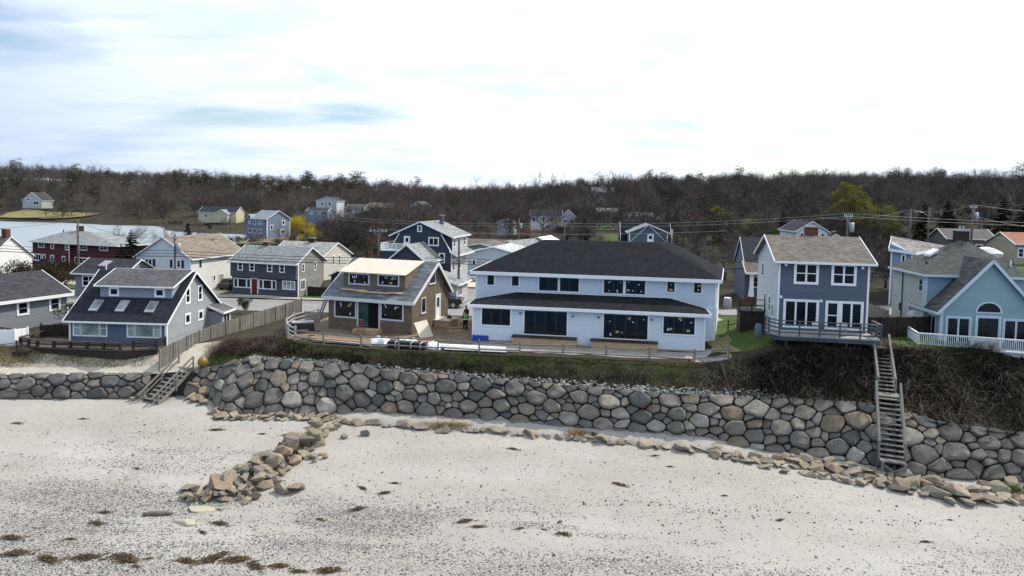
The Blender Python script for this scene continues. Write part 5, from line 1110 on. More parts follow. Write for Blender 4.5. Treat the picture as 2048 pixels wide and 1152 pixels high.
H = far_house('hillside_house', 'grey gable house with white trim on the lawn across the pond, far left', -237.5, 331, 4.6, 6, 8.6, 10, 2.6, 3.9, 'v', GREY_F, ROOF_DK, wins_f=((2.6, 3.2, 1.6, 1.0, 2), (6.0, 1.4, 2.4, 1.6, 2), (4.3, 4.6, 1.4, 1.0, 2)))
H = far_house('slate_blue_house', 'slate blue house with low dark roof below the tower-like house on the hill', -81.0, 268, 1.6, -6, 8.6, 7, 4.6, 1.2, 'u', BLUE_F, ROOF_DK, wins_f=((1.8, 3.8, .6, .7), (2.8, 3.8, .6, .7), (5.2, 3.8, 1.2, .6, 2)))
H = far_house('tall_white_house', 'tall white gambrel-like house among trees above the slate blue house', -86.3, 300, 3.2, -8, 9.4, 9, 6.8, 1.8, 'v', siding('bluish_white_far', (.50, .53, .58), .2, .04), ROOF_DK, wins_f=((1.6, 2.6, 1.0, 1.4), (4.4, 2.6, 2.0, 1.2, 2), (2.8, 5.6, 1.0, 1.2), (6.2, 5.6, 1.0, 1.2)))
H = far_house('white_hill_house', 'white house with a grey roof among bare trees on the hill, left of centre', -73.5, 300, 2.6, -10, 8.2, 8, 4.4, 1.8, 'u', WHITE_F, ROOF_GREY, wins_f=((1.6, 3.2, 1.6, .9, 2), (5.4, 1.4, 1.2, 1.6)), wins_r=((3, 2, .9, 1.1),))
H = far_house('tan_hill_house', 'low tan-roofed house in the wood on the hill, left of centre', -68.5, 322, 4.6, -10, 11, 8, 2.8, 2.0, 'u', siding('brown_far_siding', (.14, .11, .09), .2, .06), shingle('tan_far_roof', (.22, .19, .16)), wins_f=((8.4, 1.4, 1.0, 1.5),))
H = far_house('grey_hill_house', 'pale grey gabled house in the wood above the navy gambrel house', -45.0, 302, 4.4, -14, 6.2, 9, 4.2, 2.0, 'v', siding('pale_far_siding', (.50, .54, .55), .2, .04), ROOF_GREY, wins_f=((3.6, 1.6, 2.0, 1.8, 2), (1.5, 1.6, .5, .6)))
H = far_house('pond_cottage', 'tiny grey cottage with two windows below the wood, centre', -4.2, 190, 3.2, -10, 4.6, 6, 2.6, .9, 'v', GREY_F, ROOF_LT, wins_f=((2.0, 1.6, .8, 1.0), (3.4, 1.6, .8, 1.0)))
H = House('long_white_house', 'long white house with dark roofs and a right-hand gable wing, centre distance', 5.6, 211, 2.9, -5)
H.gable_body(0, 9.6, 0, 7, -1, 4.3, 1.9, 'u', WHITE_F); H.gable_roof(0, 9.6, 0, 7, 4.3, 1.9, 'u', shingle('dark_far_roof', (.035, .042, .055)), .3, .2, tw=.06, th=.15)
H.gable_body(9.5, 13.8, -2, 7, -1, 4.4, 2.1, 'v', siding('bluish_white_far', (.50, .53, .58), .2, .04), name='wing_wall'); H.gable_roof(9.5, 13.8, -2, 7, 4.4, 2.1, 'v', shingle('dark_far_roof', (.035, .042, .055)), .3, .2, tw=.06, th=.15, name='wing_roof')
for q in ((1.0, 3.3, .8, 1.1), (4.0, 3.3, .8, 1.1), (6.6, 3.3, .8, 1.1), (8.4, 1.2, .9, 1.2), (5.4, 1.2, .9, 1.2)): H.win('F', 0, *q, tw=.13)
for q in ((10.6, 2.9, .9, 1.1), (12.7, 2.9, .9, 1.1), (10.6, .8, .9, 1.1)): H.win('F', -2, *q, tw=.13)
H = far_house('shingled_hill_house', 'pale grey house with saltbox roof right of the long white house', 30.0, 241, 4.2, -6, 7.0, 8, 4.4, 1.2, 'u', GREY_F, shingle('pale_far_roof', (.30, .29, .28)), wins_f=((1.3, 3.2, .7, 1.1), (3.6, 1.2, .8, 1.1), (5.4, 1.2, .8, 1.1)))
H = far_house('dormered_cape', 'grey low house with two small dormer-like windows above the navy gable', 38.0, 231, 5.0, -4, 9.4, 7, 2.5, 1.2, 'u', GREY_F, shingle('pale_far_roof', (.30, .29, .28)), wins_f=((2.0, 1.6, .9, 1.0, 2), (7.6, 1.6, .9, 1.0, 2)))
H = far_house('small_blue_house', 'small bright blue house peeking out of the wood right of centre', 67.0, 302, 8.4, -6, 3.6, 6, 3.0, 1.0, 'u', siding('bright_blue_far', (.16, .24, .40), .2, .04), ROOF_GREY, wins_f=((1.8, 1.6, .8, 1.0),))
H = far_house('ridge_house', 'grey house high in the wood near the skyline, centre', 40.0, 345, 11.5, -6, 11, 8, 5.4, 2.4, 'u', GREY_F, shingle('pale_far_roof', (.30, .29, .28)), wins_f=((3, 3.6, 1, 1.2), (7, 3.6, 1, 1.2), (5, 1.2, 1, 1.2)))
# ---------------------------------------------------------------- fences
FENCE = plain('silvered_fence_boards', (0.225, 0.21, 0.185), 0.9, 0.12, 0.22, 1.2, 16); FENCE_D = plain('dark_fence_boards', (0.045, 0.038, 0.032), 0.9, 0.12, 0.25, 1.2, 16)
def board_panel(p, q, h0, h1, board=0.14, rr=None):
    """one panel of upright boards as a single grooved sheet with thickness"""
    p, q = Vector(p), Vector(q); L = (Vector((q.x, q.y, 0)) - Vector((p.x, p.y, 0))).length; n = max(2, int(L / board)); d = (q - p) / n
    nrm = Vector((-(q.y - p.y), q.x - p.x, 0)).normalized(); top_ = []; prof = []
    for i in range(n):
        a = p + d * i; b = p + d * (i + 1); j = rr.uniform(-.015, .015) if rr else 0; hz_ = lerp(h0, h1, (i + .5) / n) + (rr.uniform(-.02, .02) if rr else 0)
        for (t, o) in ((.0, .0), (.06, .022 + j), (.94, .022 + j), (1.0, .0)): prof.append((a.lerp(b, t) + nrm * o, hz_ if o else hz_ - .03))
    m = len(prof); vs = []; fs = []
    for pt, hh in prof: vs += [pt, pt + Vector((0, 0, hh)), pt - nrm * .03, pt - nrm * .03 + Vector((0, 0, hh))]
    for i in range(m - 1):
        a, b = i * 4, i * 4 + 4; fs += [(a, b, b + 1, a + 1), (a + 2, a + 3, b + 3, b + 2), (a + 1, b + 1, b + 3, a + 3), (a, a + 2, b + 2, b)]
    fs += [(0, 1, 3, 2), ((m - 1) * 4, (m - 1) * 4 + 2, (m - 1) * 4 + 3, (m - 1) * 4 + 1)]
    return MB().add(vs, fs)
def zlot(x, y):
    s = s_of_x(np.array([x]))[0]; l = lot(s)[0]; u = top(s)[0]
    if y >= l[1]: return hz(x, y)
    k = np.clip((y - u[1]) / max(.2, l[1] - u[1]), 0, 1); return float(bank_z(np.array([s]), np.array([k]))[0])
def stockade(name, label, pts, h, mat, n_each, seed, cap=False, post=0.11):
    root = empty(name, (pts[0][0], pts[0][1], pts[0][2]), 0, label, 'fence'); rl = Vector(root.location); rr = random.Random(seed)
    for i in range(len(pts) - 1):
        a, b = Vector(pts[i][:3]), Vector(pts[i + 1][:3]); ha, hb = (pts[i][3] if len(pts[i]) > 3 else h), (pts[i + 1][3] if len(pts[i + 1]) > 3 else h)
        for k in range(n_each[i]):
            p, q = a.lerp(b, k / n_each[i]), a.lerp(b, (k + 1) / n_each[i]); h0, h1 = lerp(ha, hb, k / n_each[i]), lerp(ha, hb, (k + 1) / n_each[i])
            board_panel(p - rl, q - rl, h0, h1, .14, rr).build('panel', mat, root)
            MB().box(p.x - rl.x - post / 2, p.x - rl.x + post / 2, p.y - rl.y - post / 2 - .03, p.y - rl.y + post / 2 - .03, p.z - rl.z - .3, p.z - rl.z + h0 + .06).build('post', WGREY if mat is FENCE else mat, root)
    e = Vector(pts[-1][:3]); MB().box(e.x - rl.x - post / 2, e.x - rl.x + post / 2, e.y - rl.y - post / 2, e.y - rl.y + post / 2, e.z - rl.z - .3, e.z - rl.z + (pts[-1][3] if len(pts[-1]) > 3 else h) + .06).build('post', WGREY if mat is FENCE else mat, root)
    return root
stockade('board_fence', 'long silvered board fence climbing from the beach steps past the blue cottage', [(-28.5, 55.0, -2.1, 1.55), (-27.4, 57.4, -1.25, 1.35), (-26.5, 60.0, -1.0, 1.5), (-24.6, 65.0, -.85, 1.7), (-23.2, 70.0, -.75, 1.75), (-22.6, 73.2, -.65, 1.75)], 1.6, FENCE, (2, 2, 3, 3, 2), 1)
stockade('board_fence', 'dark board fence between the grey-blue and teal houses', [(29.0, 55.6, 1.4), (32.0, 55.9, 1.4), (35.0, 56.6, 1.4)], 1.75, FENCE_D, (2, 2), 2)
stockade('board_fence', 'grey fence running back beside the path, right of the grey-blue house', [(33.4, 60.0, 1.5), (34.2, 66.0, 1.4), (35.0, 72.0, 1.3)], 1.6, FENCE, (3, 3), 3)
stockade('board_fence', 'short dark board fence behind the blue cottage deck', [(-42.6, 61.4, -1.1, 1.1), (-41.0, 61.7, -1.1, 1.1), (-38.3, 61.9, -1.1, 1.1)], 1.1, FENCE_D, (1, 2), 4)
stockade('board_fence', 'white board fence below the grey bungalow at the left picture edge', [(-49, 55.9, -1.1, 1.4), (-41.9, 57.2, -1.0, 1.4), (-41.8, 58.6, -1.0, 1.3)], 1.4, WHITE, (4, 1), 6)
stockade('board_fence', 'dark wooden fence panels across the street, right of the shingled house', [(-26.2, 87.6, -.7, 1.2), (-23.0, 86.9, -.7, 1.2), (-19.8, 86.2, -.7, 1.2)], 1.2, FENCE_D, (1, 1), 5)
# post and rail fence round the two building sites
def rail_fence(name, label, pts, h, rails, mat, post=.11, rt=.09, jitter=.05, seed=3):
    root = empty(name, (pts[0][0], pts[0][1], pts[0][2]), 0, label, 'fence'); rl = Vector(root.location); rr = random.Random(seed)
    P_ = [Vector(p) - rl for p in pts]
    for p in P_:
        lean = Vector((rr.uniform(-.03, .03), rr.uniform(-.03, .03), 0)); hh = h + rr.uniform(0, .12)
        MB().bar(p - Vector((0, 0, .3)), p + lean + Vector((0, 0, hh)), post, post, (0, 1, 0)).build('post', mat, root)
    for i in range(len(P_) - 1):
        for r_ in rails:
            a = P_[i] + Vector((0, 0, r_ + rr.uniform(-jitter, jitter))); b = P_[i + 1] + Vector((0, 0, r_ + rr.uniform(-jitter, jitter)))
            MB().tube([a, a.lerp(b, .5) + Vector((0, 0, rr.uniform(-.02, .01))), b], rt * .55, 6).build('rail', mat, root)
    return root
F1 = [(-18.1, 56.9), (-15.3, 55.4), (-12.0, 54.6), (-8.9, 54.1), (-5.7, 53.7), (-2.4, 53.3), (.8, 53.0), (4.2, 52.8), (7.5, 52.5), (10.8, 52.1), (14.1, 51.5), (16.7, 51.5)]
rail_fence('rail_fence', 'weathered post and rail fence along the bank in front of the white and brown houses', [(x, y, zlot(x, y)) for x, y in F1], 1.05, (.35, .92), WGREY, .12, .11)
F2 = [(-19.2, 67.9), (-20.3, 67.2), (-21.0, 65.6), (-20.7, 62.6), (-19.4, 59.0), (-18.1, 56.9)]
rail_fence('rail_fence', 'curving three-rail fence left of the brown cottage', [(x, y, zlot(x, y)) for x, y in F2], 1.2, (.35, .7, 1.08), LTGREY, .15, .12, .02, 4)
F3 = [(19.5, 60.6), (20.4, 60.5), (21.2, 60.4)]
rail_fence('rail_fence', 'thin dark rail fence at the lawn between the white and grey-blue houses', [(x, y, zlot(x, y)) for x, y in F3], 1.0, (.6,), DARKWOOD, .09, .07, .01, 5)
F4 = [(-49.5, 54.9), (-46.6, 55.2), (-43.6, 55.7), (-41.2, 56.4)]
rail_fence('rail_fence', 'thin cable rail fence on the dune below the white board fence, far left', [(x, y, zlot(x, y)) for x, y in F4], .85, (.75,), DARKWOOD, .08, .05, .01, 6)
# timber landscape edging at right end of the site
for (a, b, l) in (((14.0, 51.9), (14.2, 53.1), 'left'), ((16.9, 51.7), (17.2, 53.2), 'right')):
    o = MB().bar((a[0], a[1], zlot(*a) + .08), (b[0], b[1], zlot(*b) + .08), .2, .18).build('landscape_timber', PINEW); tag(o, f'pale landscape timber at the {l} side of the gravel square near the rail fence end', 'timber', 'timbers edging the gravel square')
drape('gravel_square', [(14.1, 51.8), (16.9, 51.6), (17.1, 53.0), (14.2, 53.2)], GRAVEL, .05, 1.0, zf=zlot)

# ---------------------------------------------------------------- beach stairs
def stairs(name, label, base, topp, width, n, mat, rail_h=0.9, rail_ext=0.0, tread_t=.06, posts=2, open_=True, parent=None, cat='stairs'):
    root = parent or empty(name, tuple(base), 0, label, cat); rl = Vector(root.location); b, t = Vector(base) - rl, Vector(topp) - rl
    d = t - b; hd = Vector((d.x, d.y, 0)); run = hd.length; hd /= run; sd = Vector((hd.y, -hd.x, 0))
    for k in range(n):
        p = b + d * ((k + .5) / n); mbx = MB(); e = run / n * .55
        mbx.add([p - sd * width / 2 - hd * e, p + sd * width / 2 - hd * e, p + sd * width / 2 + hd * e, p - sd * width / 2 + hd * e] + [q + Vector((0, 0, tread_t)) for q in (p - sd * width / 2 - hd * e, p + sd * width / 2 - hd * e, p + sd * width / 2 + hd * e, p - sd * width / 2 + hd * e)], MB.BF)
        mbx.build('tread', mat, root)
    for s_ in (-1, 1):
        o = sd * s_ * (width / 2 + .04)
        MB().bar(b + o - Vector((0, 0, .12)), t + o - Vector((0, 0, .12)), .06, .28).build('stringer', mat, root)
        MB().bar(b + o + Vector((0, 0, rail_h)) - d * rail_ext, t + o + Vector((0, 0, rail_h)), .14, .10).build('handrail', mat, root)
        MB().bar(b + o + Vector((0, 0, rail_h * .5)) - d * rail_ext, t + o + Vector((0, 0, rail_h * .5)), .05, .09).build('mid_rail', mat, root)
        for k in range(posts + 1):
            p = b + d * (k / posts) + o * 1.03; MB().box(p.x - .05, p.x + .05, p.y - .05, p.y + .05, p.z - .5, p.z + rail_h).build('post', mat, root)
    return root
stairs('beach_stairs', 'short weathered wooden stairs down the low wall to the sand', (-27.95, 52.55, -4.12), (-26.55, 55.4, -1.95), 1.6, 9, WGREY, .85, .16, posts=2)
OLDW = plain('bleached_wood', (0.20, 0.19, 0.17), .9, .12, .2, 1.2, 18)
st = empty('beach_stairs', (25.3, 44.6, -4.7), 0, 'long steep wooden stairs over the boulder wall to the grey-blue house', 'stairs')
stairs('', '', (26.75, 47.75, -.85), (28.55, 52.1, 1.5), 1.0, 12, OLDW, .95, 0, posts=3, parent=st)
stairs('', '', (24.85, 43.35, -4.05), (26.3, 46.75, -.95), 1.4, 12, OLDW, 1.05, 0, posts=2, parent=st)
MB().prism([tuple(Vector(p) - Vector((25.3, 44.6, -4.7))) for p in ((25.75, 46.95, -.98), (27.0, 46.45, -.98), (27.4, 47.5, -.98), (26.15, 48.0, -.98))], (0, 0, .1)).build('landing', OLDW, st)
MB().prism([tuple(Vector(p) - Vector((25.3, 44.6, -4.7))) for p in ((24.0, 43.1, -4.15), (25.3, 42.6, -4.15), (25.55, 43.4, -4.15), (24.25, 43.9, -4.15))], (0, 0, .1)).build('bottom_platform', OLDW, st)
for (x, y) in ((24.1, 43.05), (25.3, 42.6)): MB().box(x - 25.3 - .07, x - 25.3 + .07, y - 44.6 - .07, y - 44.6 + .07, -.9, .62).build('leg', OLDW, st)
MB().bar(Vector((24.1, 43.0, -4.3)) - Vector((25.3, 44.6, -4.7)), Vector((25.3, 42.55, -5.0)) - Vector((25.3, 44.6, -4.7)), .05, .12).build('brace', OLDW, st)
MB().bar(Vector((24.1, 42.98, -5.0)) - Vector((25.3, 44.6, -4.7)), Vector((25.3, 42.53, -4.3)) - Vector((25.3, 44.6, -4.7)), .05, .12).build('brace', OLDW, st)

# ---------------------------------------------------------------- utility poles and wires
def pole(label, x, y, ztop, arm=0, lamp=None, transformer=False, lean=(0, 0), r=.15, zb=None):
    zb = hz(x, y) if zb is None else zb; h = ztop - zb
    root = empty('utility_pole', (x, y, zb), 0, label, 'utility pole', 'utility poles along the streets')
    MB().tube([(0, 0, -.5), (lean[0] * .5, lean[1] * .5, h / 2), (lean[0], lean[1], h)], [r * 1.15, r, r * .8], 8).build('shaft', POLEW, root, True)
    if arm:
        MB().bar((-arm + lean[0], -.12, h - .4), (arm + lean[0], -.12, h - .4), .12, .14).build('crossarm', LTGREY, root)
        for s_ in (-1, 1): MB().bar((lean[0] + s_ * arm * .45, -.16, h - .45), (lean[0], -.16, h - 1.2), .05, .06).build('arm_brace', LTGREY, root)
        for k in (-.9, -.45, .45, .9): MB().tube([(lean[0] + k * arm, -.12, h - .33), (lean[0] + k * arm, -.12, h - .12)], [.05, .035], 6).build('insulator', WHITE, root)
    if transformer: MB().tube([(lean[0] + .45, -.1, h - 2.2), (lean[0] + .45, -.1, h - 2.15), (lean[0] + .45, -.1, h - 1.15), (lean[0] + .45, -.1, h - 1.08)], [.2, .27, .27, .2], 10).build('transformer', METALG, root, True)
    if lamp:
        dx_, dz_ = lamp
        MB().tube([(0, 0, h - dz_), (dx_ * .5, -.3, h - dz_ + .7), (dx_, -.4, h - dz_ + .85)], .05, 6).build('lamp_arm', METALG, root, True)
        MB().box(dx_ - .1, dx_ + .5 * (1 if dx_ > 0 else -1) + .1, -.55, -.25, h - dz_ + .78, h - dz_ + .95).build('lamp_head', METALG, root)
    return root
PL = {}
for key, args in dict(
    a=('utility pole in front of the red house', -63.7, 100, 8.1, 0, None, False), b=('utility pole in front of the white tan-roofed house', -41.55, 84, 7.1, .5, None, True),
    c=('utility pole with long crossarm left of the navy gambrel house', -19.6, 100, 7.6, 1.3, (2.6, 2.6), False), d=('utility pole with a street lamp by the driveway left of the white house', -6.5, 84, 7.4, 0, (1.0, 3.6), False),
    e=('thin utility pole behind the white house, left part of its ridge', 1.5, 150, 8.2, 0, None, True), f=('short utility pole behind the white house ridge, centre', 10.8, 140, 8.0, 0, None, False),
    g=('utility pole with transformer just behind the taupe roof', 39.3, 80, 11.4, .5, None, True), h=('tall utility pole above the teal roof chimney', 64.0, 95, 12.8, .5, None, True),
    i=('distant utility pole left of the teal roof chimney', 58.3, 100, 12.0, 0, None, False), j=('utility pole with lamp arm between two conifers, right', 62.2, 102, 12.3, 0, (-2.0, 1.5), False), k=('bare distant pole beside the tall white hill house', -71, 260, 12.5, 0, None, False)).items(): PL[key] = pole(*args)
def wire(label, pts, sag, r, mat, group):
    P_ = []
    for i in range(len(pts) - 1):
        a, b = Vector(pts[i]), Vector(pts[i + 1])
        for k in range(12 if i < len(pts) - 2 else 13):
            t = k / 12; P_.append(a.lerp(b, t) - Vector((0, 0, sag * 4 * t * (1 - t))))
    o = MB().tube(P_, r, 4, False).build('overhead_wire', mat, None, True); return tag(o, label, 'wire', group)
G1 = 'black cables along the street'; G2 = 'thin grey conductors over the right-hand houses'; G3 = 'service drops between poles and houses'
for i, (z0, z1, z2, lab) in enumerate(((5.3, 5.1, 4.9, 'topmost black cable crossing behind the left houses'), (4.9, 4.75, 4.5, 'middle black cable crossing behind the left houses'), (4.55, 4.4, 4.2, 'lowest thick black cable crossing behind the left houses'))):
    wire(lab, [(-120, 96, z0 + .2), (-80, 91, z0), (-41.55, 84, z1), (-6.5, 84, z2), (22, 78, z2 + .3)], .35, .045 if i == 2 else .03, CABLE, G1)
for i, (dz, lab) in enumerate(((0, 'highest grey conductor sweeping over the taupe roof'), (-.35, 'second grey conductor just under the highest one'))):
    wire(lab, [(-30, 98, 9.6 + dz), (5, 88, 9.3 + dz), (39.3, 80, 11.4 + dz), (85, 78, 11.0 + dz)], .5, .014, CABLEG, G2)
wire('grey conductor from the tall right pole to the left distant pole', [(45, 100, 10.5), (58.3, 100, 12.0), (64.0, 95, 12.8), (90, 92, 11.8)], .7, .018, CABLEG, G2)
wire('sagging service wire running right from the tall right pole', [(64.0, 95, 11.2), (80, 90, 9.0), (95, 88, 9.8)], .5, .018, CABLEG, G3)
wire('lower service wire running right from the tall right pole', [(64.0, 95, 9.8), (72, 100, 8.0)], .3, .018, CABLEG, G3)
wire('service wire from the pole by the red house toward the upper left', [(-63.7, 100, 8.0), (-88, 112, 5.6)], .3, .025, CABLEG, G3)
wire('service wire reaching the tan-roofed house gable', [(-63.7, 100, 7.8), (-41.55, 84, 6.8), (-19.6, 100, 7.3), (-6.5, 84, 7.0)], .9, .02, CABLE, G3)
wire('pale guy wire falling left from the pole by the tan-roofed house', [(-41.55, 84, 6.6), (-45.8, 84.5, .2)], 0, .02, CABLEG, G3)
wire('service wire from the crossarm pole into the wood', [(-19.6, 100, 7.5), (30, 96, 8.4)], .6, .02, CABLEG, G3)
wire('black cable entering behind the porch cottage, upper', [(16, 86, 5.3), (39.3, 80, 5.6)], .3, .03, CABLE, G1)
wire('black cable entering behind the porch cottage, lower', [(16, 86, 4.4), (39.3, 80, 4.9), (60, 78, 5.2)], .3, .045, CABLE, G1)
# ---------------------------------------------------------------- vegetation
def bark_mat(name, c):
    t = NT(name); r_ = t.N('ShaderNodeObjectInfo').outputs['Random']; n = t.noise(t.coord(), 2, 4)
    k = t.ramp(r_, [(0.0, tuple(x * m for x, m in zip(c, (.55, .55, .56)))), (.35, c), (.6, tuple(x * m for x, m in zip(c, (1.25, 1.05, .98)))), (.8, tuple(x * 1.55 for x in c)), (1.0, tuple(x * m for x, m in zip(c, (.8, .85, .9))))])
    MATS[name] = t.out(t.mix(1.0, k, t.ramp(n, [(.3, .75), (.7, 1.25)]), 'MULTIPLY'), .95, .1); return MATS[name]
BARK = bark_mat('grey_bark', (.105, .098, .090)); TWIG = bark_mat('brown_twigs', (.068, .060, .055)); TWIGR = bark_mat('reddish_twigs', (.085, .060, .054)); TWIGG = bark_mat('grey_twigs', (.11, .104, .098))
def leafm(name, a, b):
    t = NT(name); o = t.coord(); n = t.noise(o, 1.1, 4); r_ = t.N('ShaderNodeObjectInfo').outputs['Random']
    c = t.ramp(t.math('ADD', t.math('MULTIPLY', n, .8), t.math('MULTIPLY', r_, .2)), [(.3, a), (.7, b)])
    m = t.out(c, .8, .15); tl = t.N('ShaderNodeBsdfTranslucent', {'Color': c}); mxs = t.N('ShaderNodeMixShader', {0: .45}); t.l.new(t.b.outputs[0], mxs.inputs[1]); t.l.new(tl.outputs[0], mxs.inputs[2]); t.l.new(mxs.outputs[0], t.n['Material Output'].inputs['Surface'])
    MATS[name] = m; return m
SPRUCE = leafm('spruce_needles', (.010, .017, .010), (.022, .034, .018)); PINE = leafm('pine_needles', (.018, .028, .014), (.036, .048, .024)); YELLOW = leafm('forsythia_blossom', (.36, .29, .02), (.55, .46, .04)); WILLOW = leafm('willow_leaves', (.11, .11, .022), (.19, .18, .04)); REDBUD = leafm('red_buds', (.085, .022, .022), (.15, .045, .04)); GREENSH = leafm('shrub_leaves', (.025, .04, .015), (.055, .075, .028)); PINKISH = leafm('pale_buds', (.17, .13, .115), (.24, .19, .165))

class TB:
    """collects tubes (trunk) and thin blades (crown) as arrays"""
    def __init__(s): s.tv = MB(); s.cv = []; s.cf = []
    def blade(s, a, b, w, rr):
        d = b - a; x = d.cross(Vector((rr.uniform(-1, 1), rr.uniform(-1, 1), rr.uniform(-1, 1))))
        if x.length < 1e-4: return
        x = x.normalized() * w; o = len(s.cv); s.cv += [a - x, a + x, b]; s.cf.append((o, o + 1, o + 2))
    def leaf(s, p, sz, rr):
        x = Vector((rr.uniform(-1, 1), rr.uniform(-1, 1), rr.uniform(-1, 1))).normalized(); y = x.cross(Vector((rr.uniform(-1, 1), rr.uniform(-1, 1), rr.uniform(-1, 1))))
        if y.length < 1e-4: return
        y = y.normalized(); o = len(s.cv); s.cv += [p - x * sz, p + y * sz * .6, p + x * sz]; s.cf.append((o, o + 1, o + 2))
    def meshes(s, mt, mc):
        a = s.tv.mesh('trunk'); a.materials.append(mt); a.polygons.foreach_set('use_smooth', [True] * len(a.polygons))
        c = bpy.data.meshes.new('crown'); c.from_pydata([tuple(v) for v in s.cv], [], s.cf); c.materials.append(mc); return a, c
def bare_tree(seed, H=12.0, spread=1.0, limbs=7, dens=1.0, trunkf=.25, mt=None, mc=None, leaf=0, leafsz=.12, twigw=1.0, droop=0.0):
    rr = random.Random(seed); T = TB(); r0 = H * .019
    def path(p, d, L, n, wig, up):
        out = [p]; d = d.normalized()
        for k in range(n):
            d = (d + Vector((rr.gauss(0, wig), rr.gauss(0, wig), rr.gauss(0, wig) + up))).normalized(); p = p + d * (L / n); out.append(p)
        return out
    tr = path(Vector((0, 0, -.3)), Vector((rr.uniform(-.08, .08), rr.uniform(-.08, .08), 1)), H * (trunkf + .3), 5, .06, .1)
    T.tv.tube(tr, [r0 * (1.25 - .85 * i / 5) for i in range(6)], 7)
    def sub(p, d, L, r, lev):
        n = 3; P_ = path(p, d, L, n, .16, .05 - droop * lev * .05)
        if lev == 1: T.tv.tube(P_, [r, r * .75, r * .5, r * .28], 5, False)
        elif lev == 2: T.tv.tube(P_, [r, r * .7, r * .4, r * .15], 3, False)
        else:
            for k in range(n): T.blade(P_[k], P_[k + 1], max(.010, r * (1 - k / n)) * twigw, rr)
            if leaf:
                for q in P_[1:]:
                    for _ in range(leaf): T.leaf(q + Vector((rr.gauss(0, .2), rr.gauss(0, .2), rr.gauss(0, .2))), leafsz * rr.uniform(.6, 1.3), rr)
        if lev >= 4: return
        nk = {1: 6, 2: 6, 3: 5}[lev]; nk = max(2, int(nk * dens))
        for i in range(nk):
            t = rr.uniform(.25, 1.0); j = min(n - 1, int(t * n)); q = P_[j].lerp(P_[j + 1], t * n - j); dd = (P_[j + 1] - P_[j]).normalized()
            a = dd.cross(Vector((rr.uniform(-1, 1), rr.uniform(-1, 1), rr.uniform(-1, 1)))).normalized()
            nd = (dd * rr.uniform(.5, .9) + a * rr.uniform(.5, .95) + Vector((0, 0, .14 - droop * .4))).normalized()
            sub(q, nd, L * rr.uniform(.42, .66), r * .42, lev + 1)
    for i in range(limbs):
        t = rr.uniform(.42, 1.0) if i else 1.0; j = min(4, int(t * 5)); q = tr[j].lerp(tr[j + 1], t * 5 - j); az = 2 * math.pi * (i / limbs) + rr.uniform(-.4, .4)
        el = rr.uniform(.35, .95) if i else 1.4
        d = Vector((math.cos(az) * math.cos(el) * spread, math.sin(az) * math.cos(el) * spread, math.sin(el)))
        sub(q, d, H * rr.uniform(.36, .50), r0 * .55, 1)
    return T.meshes(mt or BARK, mc or TWIG)
def conifer(seed, H=10.0, base=.32, mat=None, levels=20, open_=0.0):
    rr = random.Random(seed); T = TB(); T.tv.tube([(0, 0, -.3), (0, 0, H * .5), (0, 0, H * .97)], [H * .018, H * .012, .02], 6)
    for k in range(levels):
        f = k / (levels - 1); z = H * (.10 + .88 * f); L = H * base * (1 - f) ** .8 * rr.uniform(.75, 1.15) + .12
        for b in range(9):
            if rr.random() < open_: continue
            az = rr.uniform(0, 6.283); d = Vector((math.cos(az), math.sin(az), rr.uniform(-.25, .15))); l = L * rr.uniform(.65, 1.1)
            n = 9
            for i in range(n):
                t = (i + .6) / n; p = Vector((0, 0, z)) + d * l * t + Vector((0, 0, -.18 * l * t * t))
                for q in range(3):
                    s_ = (.10 + .06 * l) * rr.uniform(.7, 1.3) + H * .012; v = Vector((rr.gauss(0, 1), rr.gauss(0, 1), rr.gauss(0, .45))).normalized() * s_
                    T.blade(p - v * .4, p + v, s_ * .42, rr)
    return T.meshes(BARK, mat or SPRUCE)
def pine(seed, H=14.0, mat=None):
    rr = random.Random(seed); T = TB(); T.tv.tube([(0, 0, -.3), (.1, .05, H * .5), (0, .1, H * .95)], [H * .017, H * .012, .04], 6)
    for k in range(20):
        f = rr.uniform(.42, 1.0); az = rr.uniform(0, 6.283); L = H * rr.uniform(.12, .26) * (1.15 - f * .55); c = Vector((math.cos(az) * L, math.sin(az) * L, H * f * .97 + .05 * L))
        T.tv.tube([(0, 0, H * f * .92), c], [.06, .02], 4, False)
        for _ in range(75):
            p = c + Vector((rr.gauss(0, .9), rr.gauss(0, .9), rr.gauss(0, .35))) * (H / 14); v = Vector((rr.gauss(0, 1), rr.gauss(0, 1), rr.gauss(0, .6))).normalized() * .42 * (H / 14); T.blade(p, p + v, .10 * H / 14, rr)
    return T.meshes(BARK, mat or PINE)
def bush(seed, r=1.5, h=1.6, mat=None, leaves=1500, sz=.09, stem=None, mt=None):
    rr = random.Random(seed); T = TB(); cl = [(Vector((rr.gauss(0, r * .42), rr.gauss(0, r * .42), h * rr.uniform(.3, .85))), r * rr.uniform(.28, .5)) for _ in range(12)]
    for c, q in cl: T.tv.tube([(rr.uniform(-.2, .2), rr.uniform(-.2, .2), -.1), (c.x * .5, c.y * .5, c.z * .55), tuple(c)], [.04, .03, .012], 4, False)
    for _ in range(leaves):
        c, q = rr.choice(cl); v = Vector((rr.gauss(0, 1), rr.gauss(0, 1), rr.gauss(0, .9))).normalized() * q * rr.uniform(.35, 1.1) ** .6; p = c + v; p.z = max(.03, p.z); T.leaf(p, sz * rr.uniform(.6, 1.4), rr)
    for _ in range(leaves // 6):
        c, q = rr.choice(cl); v = Vector((rr.gauss(0, .7), rr.gauss(0, .7), abs(rr.gauss(.6, .5)))).normalized(); T.blade(c, c + v * q * rr.uniform(1, 1.7), .014, rr)
    return T.meshes(mt or BARK, mat or GREENSH)
